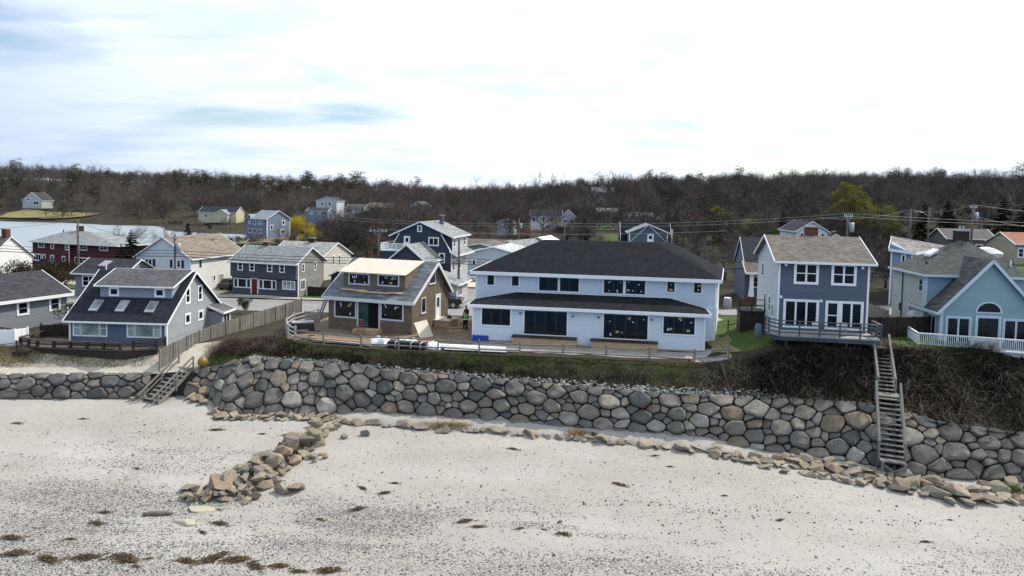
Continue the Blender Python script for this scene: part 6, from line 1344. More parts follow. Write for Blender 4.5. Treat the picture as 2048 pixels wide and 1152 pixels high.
TREES = {
 'bare0': bare_tree(1, 12, 1.05, 9, 1.05, .16, twigw=1.25), 'bare1': bare_tree(2, 13, .95, 9, 1.05, .2, twigw=1.25), 'bare2': bare_tree(3, 11, 1.15, 9, 1.05, .14, None, TWIGG, twigw=1.25), 'bare3': bare_tree(4, 12.5, 1.0, 9, 1.05, .18, None, TWIGR, twigw=1.25),
 'bigbare': bare_tree(7, 17, 1.0, 10, 1.1, .22, None, TWIG, twigw=2.0), 'bigbare1': bare_tree(8, 16, 1.15, 8, 1.0, .25, None, TWIG, twigw=1.4), 'dense0': bare_tree(15, 11, 1.15, 11, 1.2, .14, None, bark_mat('dark_twigs', (.048, .043, .040)), twigw=2.0), 'dense1': bare_tree(16, 12, 1.05, 11, 1.2, .16, None, MATS['dark_twigs'], twigw=2.0), 'shrubby': bare_tree(9, 6, 1.35, 9, .95, .08, None, TWIG), 'willow': bare_tree(11, 12, 1.15, 8, 1.0, .2, None, WILLOW, 5, .22, droop=.5), 'redbud': bare_tree(12, 7, 1.25, 8, .9, .12, None, REDBUD, 1, .10), 'palebud': bare_tree(13, 6, 1.3, 8, .9, .1, None, PINKISH, 1, .08),
 'spruce0': conifer(21, 11, .27), 'spruce1': conifer(22, 9, .36, None, 18), 'cedar': conifer(23, 10, .22, SPRUCE, 22), 'pine0': pine(31, 14), 'pine1': pine(32, 15),
 'forsythia': bush(41, 3.4, 5.0, YELLOW, 2600, .20), 'greenbush': bush(42, 1.2, 1.7, GREENSH, 1300, .10), 'darkbush': bush(43, 1.6, 1.6, leafm('brown_hedge', (.03, .022, .016), (.06, .045, .03)), 1500, .10), 'greentree': bush(44, 3.0, 5.0, leafm('spring_leaves', (.04, .06, .015), (.075, .10, .03)), 2400, .2)}
def plant(key, name, label, cat, x, y, s=1.0, group=None, z=None, rz=None, sz=1.0, names=('trunk', 'crown')):
    rr = random.Random(int(x * 31 + y * 17)); root = empty(name, (x, y, hz(x, y) if z is None else z), rr.uniform(0, 6.28) if rz is None else rz, label, cat, group); root.scale = (s, s, s * sz)
    for nm, me in zip(names, TREES[key]): o = bpy.data.objects.new(nm, me); COL.objects.link(o); o.parent = root
    return root
# ---------------------------------------------------------------- building site clutter
PLASTIC = plain('white_plastic_wrap', (0.72, 0.74, 0.76), 0.3, 0.5, 0.12, 3); REDP = plain('red_fibreglass', (0.20, 0.015, 0.015), 0.5, 0.4, 0.15); ALU = plain('aluminium', (0.45, 0.46, 0.47), 0.35, 0.5, 0.1, metal=0.7); DKPLAS = plain('black_plastic', (0.02, 0.02, 0.022), 0.5, 0.4, 0.15)
BR = Matrix.Translation((-16.83, 62.67, -.1)) @ Matrix.Rotation(R(-17.7), 4, 'Z')
def at_ground(name, label, cat, x, y, rz=0, group=None, dz=0.02): return empty(name, (x, y, zlot(x, y) + dz), rz, label, cat, group)
def bump_sheet(w, l, h, nx, ny, seed, fold=.06):
    rr = random.Random(seed); vs = []
    for j in range(ny):
        for i in range(nx):
            u, v = i / (nx - 1) * 2 - 1, j / (ny - 1) * 2 - 1; e = max(0, 1 - max(abs(u), abs(v)) ** 4)
            z = h * e ** .5 * (.65 + .35 * math.sin(u * 5 + seed) * math.cos(v * 4 + seed * 2)) + rr.uniform(-fold, fold) * e
            vs.append((u * w / 2 * (1 + rr.uniform(-.03, .03)), v * l / 2 * (1 + rr.uniform(-.06, .06)), max(0.0, z)))
    return MB().shell(vs, [(j * nx + i, j * nx + i + 1, (j + 1) * nx + i + 1, (j + 1) * nx + i) for j in range(ny - 1) for i in range(nx - 1)], .03)
# lumber stacks along the rail fence
def lumber(label, x, y, rz, L, rows, mat, seed, group='lumber stacks by the rail fence', bw=.19, bt=.045):
    root = at_ground('lumber_stack', label, 'lumber', x, y, rz, group); rr = random.Random(seed)
    for sx in (-.35, .35): MB().box(sx * L - .05, sx * L + .05, -bw * rows[0] / 2, bw * rows[0] / 2, 0, .09).build('bearer', WGREY, root)
    for k, n in enumerate(rows):
        for i in range(n):
            y0 = (i - n / 2) * bw; sh = rr.uniform(-.25, .25); l = L * rr.uniform(.88, 1)
            MB().box(-l / 2 + sh, l / 2 + sh, y0 + .008, y0 + bw - .01, .09 + k * bt, .09 + (k + 1) * bt - .004).build('plank', mat, root)
    return root
lumber('lumber stack with reddish planks, leftmost behind the rail fence', -14.5, 56.7, R(-16), 5.0, (4, 3, 2), plain('reddish_lumber', (.33, .21, .14), .8), 1)
lumber('grey lumber in front of the reddish stack, leftmost behind the rail fence', -14.0, 55.9, R(-15), 5.4, (3, 2), LTGREY, 2)
WPVC = plain('white_pvc_trim', (0.80, 0.81, 0.82), .4, .4, .04)
lumber('long white trim boards lying behind the rail fence by the white house corner', -3.6, 55.0, R(-8), 6.6, (6, 5, 3), WPVC, 3, bw=.16, bt=.06)
lumber('lower white trim boards nearest the rail fence', -2.6, 54.1, R(-7), 5.6, (4, 2), WPVC, 4, bw=.16, bt=.05)
for (x, y, w, l, h, sd, lab) in ((-10.7, 56.1, 1.7, 1.1, .75, 3, 'crumpled white plastic heap left of the dark bundle'), (-8.6, 55.9, 2.0, 1.2, .65, 5, 'bright white plastic sheet over materials behind the rail fence'), (-6.4, 55.2, 1.8, 1.2, .55, 8, 'loose greyish plastic heap right of the dark bundle')):
    o = bump_sheet(w, l, h, 14, 10, sd).build('plastic_sheet', PLASTIC, None, True); o.location = (x, y, zlot(x, y)); o.rotation_euler = (0, 0, R(-12)); tag(o, lab, 'plastic sheet', 'plastic-wrapped materials')
o = at_ground('wrapped_bundle', 'dark wrapped shingle bundle with pale straps behind the rail fence', 'bundle', -8.3, 54.9, R(-10)); MB().box(-1.6, 1.6, -.4, .4, .05, .5).build('wrap', DKPLAS, o)
for a in (-.9, .4, 1.2): MB().box(a - .04, a + .04, -.42, .42, .04, .52).build('strap', PLASTIC, o)
o = MB().bar((-.5, 0, .3), (.5, 0, .42), .3, .12).build('red_bundle', REDP); o.location = (-7.0, 55.6, zlot(-7, 55.6) + .3); tag(o, 'small red bundle lying on the plastic near the rail fence', 'bundle')
# red step ladder
o = empty('step_ladder', (0, 0, 0), 0, 'red step ladder standing in front of the unfinished cottage door', 'ladder'); o.matrix_world = BR @ Matrix.Translation((4.5, -1.9, .1)) @ Matrix.Scale(.85, 4)
for sx in (-1, 1):
    MB().bar((sx * .34, -.35, 0), (sx * .17, 0, 1.6), .07, .05).build('front_leg', REDP, o); MB().bar((sx * .34, .4, 0), (sx * .17, .05, 1.6), .06, .04).build('back_leg', REDP, o)
for k in range(5): t = (k + .6) / 5.4; MB().box(-.34 + .17 * t, .34 - .17 * t, -.35 + .35 * t - .04, -.35 + .35 * t + .06, 1.6 * t, 1.6 * t + .03).build('step', ALU, o)
MB().box(-.2, .2, -.08, .14, 1.6, 1.68).build('top_cap', plain('orange_cap', (.30, .12, .05), .5), o)
# leaning plywood
o = MB().prism([(8.75, 1.3, .05), (8.75 + 0, 3.2, .05), (8.52, 3.2, 1.5), (8.52, 1.3, 1.5)], (.02, 0, .0)).build('plywood_sheet', PLYW); 
o.data.transform(Matrix.Identity(4)); o.matrix_world = BR @ Matrix.Translation((.75, -1.2, 0)) @ Matrix.Rotation(R(-10), 4, 'Z'); tag(o, 'pale plywood sheet leaning on the corner of the unfinished cottage', 'plywood')
for v in o.data.vertices:
    if v.co.z < 1: v.co.x += .55
# ladders leaning left of cottage
for i, (u, lab) in enumerate(((-1.0, 'front aluminium ladder leaning at the left of the unfinished cottage'), (-1.45, 'rear aluminium ladder leaning at the left of the unfinished cottage'))):
    l_ = empty('leaning_ladder', (0, 0, 0), 0, lab, 'ladder', 'ladders left of the unfinished cottage'); l_.matrix_world = BR @ Matrix.Translation((u, .3 + i * .9, 0))
    for sx in (-.22, .22): MB().bar((-.6, sx, 0), (.75, sx, 3.3), .05, .09, (0, 1, 0)).build('side_rail', ALU, l_)
    for k in range(10): t = (k + .7) / 10.5; MB().tube([(-.6 + 1.35 * t, -.22, 3.3 * t), (-.6 + 1.35 * t, .22, 3.3 * t)], .022, 6).build('rung', ALU, l_)
# black utility tub/cart by the curved fence
o = at_ground('utility_cart', 'dark utility cart with grey load beside the curved rail fence', 'cart', -18.7, 61.0, R(20)); MB().prism([(-.95, -.55, .35), (.95, -.55, .35), (1.05, .6, .35), (-1.05, .6, .35)], (0, 0, .55)).build('tub', DKPLAS, o); MB().box(-.95, .95, -.5, .5, .9, 1.0).build('load', LTGREY, o)
for sx in (-.75, .75):
    for sy in (-.6, .6): MB().tube([(sx, sy - .07, .28), (sx, sy + .07, .28)], .27, 12).build('wheel', BLACKF, o)
# saw horses, boards, cable clutter between the houses
for i, (x, y, rz, lab) in enumerate(((-5.4, 64.6, .4, 'left sawhorse near the worker between the houses'), (-4.5, 65.6, .2, 'right sawhorse near the worker between the houses'))):
    s_ = at_ground('sawhorse', lab, 'sawhorse', x, y, rz, 'sawhorses between the houses'); MB().box(-.5, .5, -.05, .05, .68, .78).build('beam', PINEW, s_)
    for sx in (-.42, .42):
        for sy in (-.3, .3): MB().bar((sx, sy, 0), (sx, sy * .15, .7), .06, .06).build('leg', PINEW, s_)
for i, (x, y, rz, L, lab) in enumerate(((-4.6, 64.2, .3, 2.4, 'offcut board on the dirt just left of the worker'), (-5.2, 66.6, -.2, 2.8, 'grey board lying behind the sawhorses'), (-3.9, 67.8, .1, 2.2, 'board on the dirt behind the workers'), (-5.0, 62.2, .5, 1.4, 'short offcut board beside the side step'), (-8.0, 58.6, -.5, 1.0, 'small pale offcut in front of the leaning plywood'), (-4.4, 70.6, -.1, 4.0, 'long dark beam lying along the road edge'))):
    o = MB().bar((-L / 2, 0, .05), (L / 2, 0, .05), .2, .06).build('loose_plank', WGREY if i in (1, 5) else PINEW); o.location = (x, y, zlot(x, y) + .02); o.rotation_euler = (0, 0, rz); tag(o, lab, 'plank', 'boards on the dirt between the houses')
o = at_ground('tool_bag', 'dark brown tool bag on the timber side step', 'bag', -6.0, 65.1, 0, None, .85); o.matrix_world = BR @ Matrix.Translation((9.6, 5.9, .76)); MB().prism([(-.2, -.14, 0), (.2, -.14, 0), (.16, -.1, .26), (-.16, -.1, .26)], (0, .24, 0)).build('body', DARKWOOD, o); MB().tube([(-.12, 0, .25), (0, 0, .42), (.12, 0, .25)], .02, 6).build('handle', BLACKF, o)
# blue bins / silver bottle near grey-blue house, buoy, post
def drum(name, label, cat, x, y, r, h, mat, z=None, lidm=None):
    o = empty(name, (x, y, zlot(x, y) if z is None else z), 0, label, cat); MB().tube([(0, 0, 0), (0, 0, h * .05), (0, 0, h * .9), (0, 0, h)], [r * .95, r, r, r * .8], 14).build('body', mat, o, True); MB().tube([(0, 0, h), (0, 0, h + .07)], r * .85, 14).build('lid', lidm or mat, o); return o
drum('gas_cylinder', 'grey gas cylinder under the side stair of the grey-blue house', 'cylinder', 20.75, 56.6, .28, 1.0, plain('grey_blue_metal', (.16, .19, .24), .5))
drum('rubbish_bin', 'grey bin with white lid by the porch cottage', 'bin', 24.6, 77, .45, 1.25, plain('grey_bin', (.28, .28, .29), .6), None, WHITE)
drum('rubbish_bin', 'pale bin beside the dark fence left of the teal house', 'bin', 33.9, 57.4, .3, 1.9, plain('pale_bin', (.55, .55, .54), .6))
mb = MB(); n = 14
prof = [(0.0, .0), (.2, .02), (.34, .14), (.40, .34), (.36, .54), (.24, .68), (.1, .74), (.06, .82), (0.0, .83)]
vs = [(r_ * math.cos(2 * math.pi * k / n), r_ * math.sin(2 * math.pi * k / n), z) for r_, z in prof for k in range(n)]
mb.add(vs, [(i * n + k, i * n + (k + 1) % n, (i + 1) * n + (k + 1) % n, (i + 1) * n + k) for i in range(len(prof) - 1) for k in range(n)])
bo = empty('buoy', (-25.15, 55.3, -1.95), .2, 'round yellow buoy beside the top of the short beach stairs', 'buoy'); mb.build('float', plain('yellow_buoy', (.22, .15, .022), .5, .4, .3, 4), bo, True); MB().tube([(0, 0, .82), (.05, 0, .92), (0, 0, 1.0)], .025, 6).build('eye', METALG, bo)
# potted shrub on the street wall
# ---------------------------------------------------------------- vehicles
def car(name, label, x, y, rz, paint, cat='car', truck=False, z=None):
    root = empty(name, (x, y, (hz(x, y) + .03) if z is None else z), rz, label, cat); L, Wd = (5.6, 1.95) if truck else (4.6, 1.8)
    if truck: body = [(-2.8, .55), (2.75, .55), (2.8, .95), (2.65, 1.12), (1.35, 1.2), (-2.8, 1.2)]; cab = [(1.25, 1.18), (.55, 1.82), (-.9, 1.85), (-1.1, 1.18)]
    else: body = [(-2.3, .38), (2.25, .38), (2.3, .7), (2.1, .86), (1.0, .98), (-1.9, 1.0), (-2.25, .9)]; cab = [(1.0, .97), (.25, 1.42), (-1.2, 1.45), (-1.95, .98)]
    mb = MB().prism([(a, -Wd / 2, b) for a, b in body], (0, Wd, 0)); o = mb.build('body', paint, root); bv = o.modifiers.new('bevel', 'BEVEL'); bv.width = .08; bv.segments = 3
    mb = MB(); k = .86; n = len(cab); vs = [(a, -Wd / 2 * (.97 if i in (0, n - 1) else k - .04), b) for i, (a, b) in enumerate(cab)] + [(a, Wd / 2 * (.97 if i in (0, n - 1) else k - .04), b) for i, (a, b) in enumerate(cab)]
    mb.add(vs, [tuple(range(n))[::-1], tuple(range(n, 2 * n))] + [(i, (i + 1) % n, n + (i + 1) % n, n + i) for i in range(n)]); c = mb.build('cabin', GLASS, root); bv = c.modifiers.new('bevel', 'BEVEL'); bv.width = .05; bv.segments = 2
    a, b = cab[1], cab[2]; MB().box(b[0] - .1, a[0] + .05, -Wd / 2 * .8, Wd / 2 * .8, a[1] - .02, b[1] + .05).build('roof', paint, root)
    wr = .40 if truck else .33
    for wx in ((1.75, -1.75) if truck else (1.4, -1.4)):
        for sy in (-1, 1):
            w = MB().tube([(wx, sy * (Wd / 2 - .2), wr), (wx, sy * (Wd / 2 + .02), wr)], wr, 16).build('wheel', BLACKF, root); MB().tube([(wx, sy * (Wd / 2), wr), (wx, sy * (Wd / 2 + .035), wr)], wr * .62, 12).build('rim', METALG, w)
    for sy in (-1, 1): MB().box(L / 2 - .12, L / 2 + .02, sy * (Wd / 2 - .35) - .18, sy * (Wd / 2 - .35) + .18, body[2][1] - .22, body[2][1] - .04).build('headlight', WHITE, root); MB().box(-L / 2 - .02, -L / 2 + .05, sy * (Wd / 2 - .15) - .1, sy * (Wd / 2 - .15) + .1, .75, .95).build('tail_light', REDP, root)
    MB().box(L / 2 - .05, L / 2 + .05, -.55, .55, .45, .8 if truck else .6).build('grille', METALG, root)
    return root
car('pickup_truck', 'black pickup truck parked on the street behind the unfinished cottage', -8.3, 79.6, R(-6), plain('black_car_paint', (.008, .008, .009), .2, .6, .1), 'pickup truck', True)
car('parked_car', 'white car behind the grey bungalow roof at the left edge', -61.5, 82.5, R(-9), plain('white_car_paint', (.74, .75, .76), .25, .5, .03))
car('parked_car', 'dark car parked at the gap beside the tan-roofed house', -38.3, 93.5, R(80), plain('navy_car_paint', (.012, .014, .02), .25, .5, .1))
car('parked_car', 'dark car in front of the red house porch', -82.5, 121.5, R(-20), plain('black_car_paint', (.008, .008, .009), .2, .6, .1))
car('parked_car', 'silver car parked on the shell drive behind the white house, left', -5.2, 106.5, R(30), plain('silver_car_paint', (.45, .46, .47), .25, .5, .05))
# boat on trailer
b = empty('motor_boat', (73.2, 105.2, hz(73.2, 105.2)), R(200), 'white covered motor boat on a trailer at the far right', 'boat')
hull = MB(); vs = []; xs = [-2.6, -1.5, 0, 1.5, 2.5, 3.1]; ws = [1.0, 1.1, 1.1, .9, .5, .02]; kz = [.85, .75, .72, .8, 1.05, 1.5]
for x, w, k in zip(xs, ws, kz): vs += [(x, -w, 1.75), (x, -w * .8, 1.15), (x, 0, k), (x, w * .8, 1.15), (x, w, 1.75)]
fs = [(i * 5 + j, i * 5 + j + 1, (i + 1) * 5 + j + 1, (i + 1) * 5 + j) for i in range(5) for j in range(4)] + [(0, 1, 2, 3, 4), (25, 26, 27, 28, 29)]
hull.add(vs, fs + [(i * 5, (i + 1) * 5, (i + 1) * 5 + 4, i * 5 + 4) for i in range(5)]); hull.build('hull', plain('white_gelcoat', (.75, .76, .77), .3, .5, .04), b)
cov = MB(); vs = []
for x, w, h in zip(xs, ws, (.35, .8, 1.0, .9, .45, .05)): vs += [(x, -w * 1.02, 1.76), (x, -w * .5, 1.76 + h * .8), (x, 0, 1.76 + h), (x, w * .5, 1.76 + h * .8), (x, w * 1.02, 1.76)]
cov.add(vs, [(i * 5 + j, i * 5 + j + 1, (i + 1) * 5 + j + 1, (i + 1) * 5 + j) for i in range(5) for j in range(4)] + [(0, 1, 2, 3, 4)]); cov.build('cover', plain('boat_cover', (.62, .63, .65), .6), b)
MB().box(-2.2, 3.6, -.08, .08, .5, .62).build('trailer_frame', METALG, b)
for sy in (-1, 1): MB().tube([(-.8, sy * .95, .35), (-.8, sy * 1.1, .35)], .35, 12).build('wheel', BLACKF, b)
# mailbox & sign
o = at_ground('mailbox', 'dark mailbox on a post at the road edge left of the white house', 'mailbox', -6.9, 84.6, 0); MB().box(-.06, .06, -.06, .06, 0, 1.0).build('post', BLACKF, o); MB().box(-.16, .16, -.3, .3, 1.0, 1.3).build('box', DKPLAS, o)
# ---------------------------------------------------------------- people
def person(label, x, y, rz, top_m, leg_m, vest=None, helmet=None, arm_out=False, z=None):
    root = empty('person', (x, y, zlot(x, y) + .02 if z is None else z), rz, label, 'person', 'workers between the houses')
    V_ = [(0, 0, .95), (0, 0, 1.12), (0, .02, 1.38), (0, .02, 1.50), (0, -.02, 1.60), (0, -.04, 1.70),
          (.10, 0, .90), (.13, -.03, .50), (.13, .02, .10), (.14, -.12, .04), (-.10, 0, .90), (-.12, .05, .50), (-.13, .10, .10), (-.13, -.04, .04),
          (.19, .02, 1.42), (.27, -.06, 1.16), (.22, -.30 if arm_out else -.16, 1.02), (.18, -.42 if arm_out else -.22, 1.0), (-.19, .02, 1.42), (-.28, -.02, 1.15), (-.24, -.24, 1.02), (-.20, -.34, 1.0)]
    E_ = [(0, 1), (1, 2), (2, 3), (3, 4), (4, 5), (0, 6), (6, 7), (7, 8), (8, 9), (0, 10), (10, 11), (11, 12), (12, 13), (2, 14), (14, 15), (15, 16), (16, 17), (2, 18), (18, 19), (19, 20), (20, 21)]
    RD_ = [.15, .15, .17, .08, .085, .09, .10, .07, .055, .05, .10, .07, .055, .05, .075, .055, .045, .04, .075, .055, .045, .04]
    me = bpy.data.meshes.new('body'); me.from_pydata(V_, E_, []); o = mk('body', me, top_m, root)
    sm = o.modifiers.new('skin', 'SKIN'); sm.use_smooth_shade = True
    for i, r_ in enumerate(RD_): me.skin_vertices[0].data[i].radius = (r_, r_ * .85)
    me.skin_vertices[0].data[0].use_root = True; o.modifiers.new('sub', 'SUBSURF').levels = 1; o.modifiers['sub'].render_levels = 2
    mb = MB(); n = 10
    def lathe(prof, sx, sy, ox=0, oy=0):
        m_ = MB(); vs = [(ox + r_ * sx * math.cos(2 * math.pi * k / n), oy + r_ * sy * math.sin(2 * math.pi * k / n), z_) for r_, z_ in prof for k in range(n)]
        m_.add(vs, [(i * n + k, i * n + (k + 1) % n, (i + 1) * n + (k + 1) % n, (i + 1) * n + k) for i in range(len(prof) - 1) for k in range(n)]); return m_
    skin = plain('skin_tone', (.34, .20, .14), .6)
    lathe([(0, 1.56), (.07, 1.58), (.085, 1.66), (.09, 1.74), (.07, 1.80), (0, 1.82)], 1, 1.1, 0, -.03).build('head', skin, root, True)
    lathe([(.19, 1.02), (.20, 1.15), (.215, 1.35), (.19, 1.46), (.10, 1.50)], 1.05, .85, 0, .01).build('vest' if vest else 'jacket', vest or top_m, root, True)
    for sx in (-1, 1):
        m_ = MB().tube([(sx * .10, 0, .97), (sx * .125, .0 + sx * -.04, .5), (sx * .13, .05 - sx * .04, .08)], [.125, .095, .08], 8); m_.build('trouser_leg', leg_m, root, True)
        MB().box(sx * .13 - .05, sx * .13 + .05, -.16 + (.05 - sx * .04), .08 + (.05 - sx * .04), 0, .09).build('boot', BLACKF, root)
    hm = lathe([(.125, 1.74), (.11, 1.76), (.105, 1.82), (.07, 1.88), (0, 1.90)], 1, 1.12, 0, -.03); hm.build('hard_hat' if helmet else 'hood', helmet or top_m, root, True)
    return root
BLKCL = plain('black_clothing', (.015, .015, .017), .8, .2, .2); HIVIS = plain('hi_vis_green', (.20, .46, .10), .6, .3, .12, 3)
p1 = person('worker in a bright green vest holding a white board beside the white house', -4.2, 63.3, R(10), BLKCL, BLKCL, HIVIS, BLKCL, True)
p2 = person('worker in black standing behind the one in the green vest', -4.3, 66.2, R(-20), BLKCL, BLKCL)
o = MB().bar((-.6, 0, 0), (.9, .1, .12), .16, .04).build('white_board', WPVC); o.location = (-3.9, 62.85, zlot(-4, 62.9) + 1.02); tag(o, 'short white board held by the worker in the green vest', 'board')
# shore litter: seaweed clumps, driftwood
WEED = two_tone('dry_seaweed', (.035, .026, .016), (.075, .055, .032), (.14, .105, .06), 4, 20, .6); DRIFT = plain('driftwood', (.17, .15, .12), .9, .1, .25)
def weed_mesh(seed):
    rr = random.Random(seed); V_ = []; F_ = []
    for k in range(110):
        x, y = rr.gauss(0, .3), rr.gauss(0, .12); L = rr.uniform(.12, .4); a = rr.gauss(0, .7); z = max(0, .13 * (1 - (x / .55) ** 2 - (y / .28) ** 2)) * rr.random() + .01; w = rr.uniform(.012, .035)
        dx_, dy_ = math.cos(a) * L / 2, math.sin(a) * L / 2; b = len(V_)
        V_ += [(x - dx_, y - dy_, z * .3), (x - dy_ * w * 6, y + dx_ * w * 6, z + w), (x + dx_, y + dy_, z * .3), (x + dy_ * w * 6, y - dx_ * w * 6, z + w * .6)]; F_ += [(b, b + 1, b + 2, b + 3)]
    me = bpy.data.meshes.new('seaweed'); n = 12
    for i in range(n):
        a = 2 * math.pi * i / n; V_.append((.42 * math.cos(a) * rr.uniform(.7, 1.1), .17 * math.sin(a) * rr.uniform(.7, 1.1), 0)); 
    V_.append((0, 0, .1)); b = len(V_) - 1; F2 = [(b - n + i, b - n + (i + 1) % n, b) for i in range(n)]
    me.from_pydata(V_, [], F_ + F2); me.materials.append(WEED); return me
WM = [weed_mesh(i) for i in range(4)]
SW = [(-24.76, 33.38, 1), (-23.47, 31.89, 1.2), (-21.61, 31.41, 1.2), (-19.96, 31.61, 1.2), (-18.14, 31.59, 1.5), (-15.11, 31.48, 1.1), (-13.89, 31.88, 1.4), (-12.89, 31.65, 1.3), (-11.79, 31.16, 1), (-10.66, 31.2, 0.9), (-9.56, 30.77, 0.8), (-8.16, 30.91, 1.2), (-37.21, 50.9, 0.9), (-33.19, 52.35, 0.6), (-15.19, 35.37, 0.8), (-15.67, 34.37, 0.5), (-8.36, 37.43, 0.8), (-8.71, 40.28, 0.6), (-1.45, 35.56, 0.7), (3.04, 34.92, 0.9), (0.74, 35.48, 0.5), (0.34, 47.43, 0.8), (6.95, 41.54, 1.0), (10.27, 46.73, 0.5), (-21.83, 50.3, 0.9), (-18.14, 49.6, 0.5), (-16.34, 49.4, 0.7), (-2.24, 36.2, 0.8), (2.93, 36.31, 0.5), (-21.92, 36.41, 0.6), (-21.54, 35.1, 0.8), (-23.55, 42.6, 0.4), (-6.89, 41.1, 0.5), (-7.23, 39.65, 0.7), (1.93, 35.42, 0.4), (-10.07, 36.04, 0.5), (10.87, 44.78, 0.4), (13.14, 40.25, 0.4), (15.23, 37.12, 0.5), (18.63, 36.11, 0.4), (21.96, 34.89, 0.6), (24.96, 37.54, 0.3), (-21.88, 33.4, 0.5), (-16.95, 31.68, 0.4)]
rr = random.Random(77)
for i, (x, y, s) in enumerate(SW):
    k = (12.2 - bz(x, y)) / 17.5; x *= k; y *= k
    o = bpy.data.objects.new('seaweed_clump', rr.choice(WM)); COL.objects.link(o); o.location = (x, y, bz(x, y) + .0); o.rotation_euler = (0, 0, rr.gauss(0, .3)); o.scale = (s * 1.05, s * .95, s * 1.1)
    tag(o, 'dark dry seaweed clump lying on the pale sand', 'seaweed', 'seaweed clumps along the tide lines')
def log(name, label, x, y, L, r, rz, mat):
    rr2 = random.Random(int(x * 10)); P_ = [(-L / 2 + L * k / 5, rr2.uniform(-.05, .05), r * .5 + rr2.uniform(-.03, .03)) for k in range(6)]
    o = MB().tube(P_, [r * .5, r, r * 1.05, r * .95, r * .8, r * .3], 9).build(name, mat, None, True); o.location = (x, y, bz(x, y)); o.rotation_euler = (0, 0, rz); return tag(o, label, 'driftwood')
log('driftwood_log', 'pointed dark driftwood slab left of the pale flat rock', -19.0, 36.4, 1.6, .14, .1, DRIFT)
for (x, y, s, f, lab) in ((-17.2, 35.7, 1.7, .4, 'pale cream boulder half buried in gravel below the groyne'), (-17.0, 37.0, 2.0, .22, 'low cream slab half buried beside the foot of the groyne')):
    m_ = rock_mesh(int(s * 100), 1, .45, .35, 16, .05); m_.materials.append(plain('cream_rock', (.40, .38, .29), .9, .2, .15, 2, 12, bump=.5)); o = bpy.data.objects.new('boulder', m_); COL.objects.link(o); o.location = (x, y, bz(x, y) + .03); o.scale = (s, s, s * f * 1.6); o.rotation_euler = (0, 0, -.15); tag(o, lab, 'boulder')
HT = {'dense0': 11.5, 'dense1': 12.5, 'bare0': 12.5, 'bare1': 13.5, 'bare2': 11.5, 'bare3': 13, 'bigbare': 18, 'bigbare1': 17, 'shrubby': 6.5, 'willow': 11.5, 'redbud': 7.2, 'palebud': 6.2, 'spruce0': 11, 'spruce1': 9, 'cedar': 10, 'pine0': 14.5, 'pine1': 15.5, 'forsythia': 5.2, 'greenbush': 1.9, 'darkbush': 1.8, 'greentree': 5.2}
def tree_to(key, name, label, cat, x, y, ztop, group=None, wide=1.0):
    h = max(.5, ztop - hz(x, y)); s = h / HT[key] * wide; return plant(key, name, label, cat, x, y, s, group, sz=1 / wide)
NB = ('stem', 'foliage')
T2 = tree_to
T2('spruce1', 'spruce_tree', 'dark dense conifer right of the red house', 'conifer', -62.6, 112, 6.0, None, 1.15)
T2('spruce1', 'spruce_tree', 'smaller dark conifer right behind the dense one by the red house', 'conifer', -60.4, 117, 4.4, None, 1.3)
T2('cedar', 'cedar_tree', 'low evergreen left of the dense conifer by the red house', 'conifer', -66.0, 115, 3.4, None, 1.5)
for i, (x, y, zt, k) in enumerate(((-87.5, 152, 5.4, 'bare2'), (-83.0, 150, 6.0, 'bare0'), (-78.5, 155, 5.2, 'bare2'), (-91, 156, 4.2, 'shrubby'), (-73, 158, 5.4, 'bare1'))):
    T2(k, 'bare_tree', ('second from the left', 'middle one', 'second from the right', 'leftmost', 'rightmost')[i] + ' of five leafless trees on the near pond shore', 'tree', x, y, zt, 'leafless trees on the near pond shore', 1.15)
T2('spruce1', 'spruce_tree', 'single small conifer on the pond edge behind the tan roof', 'conifer', -99, 208, 3.2)
for i, (x, y, zt) in enumerate(((-32.5, 130, 8.0), (-28.6, 135, 8.8), (-24.2, 132, 8.4), (-37.6, 140, 7.0), (-21.0, 139, 7.4), (-30.5, 142, 8.2), (-26, 145, 8.0))):
    T2(('dense0', 'dense1', 'bare1')[i % 3], 'bare_tree', ('second from the left', 'fourth from the left', 'sixth from the left', 'leftmost', 'rightmost', 'third from the left', 'fifth from the left')[i] + ' of the leafless trees left of the navy gambrel house', 'tree', x, y, zt, 'leafless trees left of the navy gambrel house', 1.15)
T2('forsythia', 'forsythia_bush', 'big bright yellow flowering bush beside the blue pond house', 'bush', -66.0, 213, 6.3, None, 1.0)
T2('forsythia', 'forsythia_bush', 'lower yellow flowering bush in front of the red thicket', 'bush', -55.0, 190, 3.4, None, 1.25)
T2('redbud', 'red_shrub', 'reddish budding tree below the slate blue house', 'tree', -71.5, 232, 4.6, None, 1.3)
T2('redbud', 'red_shrub', 'reddish budding tree right of the yellow bush', 'tree', -60.5, 216, 3.6, None, 1.4)
T2('palebud', 'pale_shrub', 'pale budding shrub in front of the blue pond house, left', 'shrub', -66.5, 178, 2.4, 'pale shrubs before the blue pond house', 1.3); T2('palebud', 'pale_shrub', 'pale budding shrub in front of the blue pond house, right', 'shrub', -60.5, 176, 2.6, 'pale shrubs before the blue pond house', 1.3)
T2('spruce0', 'spruce_tree', 'dark conifer right of the long white house', 'conifer', 17.4, 165, 8.1, None, 1.35)
T2('spruce1', 'spruce_tree', 'low dark conifer left of the dark conifer by the long white house', 'conifer', 13.0, 163, 4.2, None, 1.4)
T2('redbud', 'red_shrub', 'red budding tree against the gable of the long white house', 'tree', 17.0, 203, 7.0, None, 1.2)
T2('redbud', 'red_shrub', 'red budding tree above the navy gambrel roof', 'tree', -20.4, 226, 7.4, None, 1.2); T2('greentree', 'spring_tree', 'round green tree above the navy gambrel roof', 'tree', -24.5, 212, 6.6, None, 1.3)
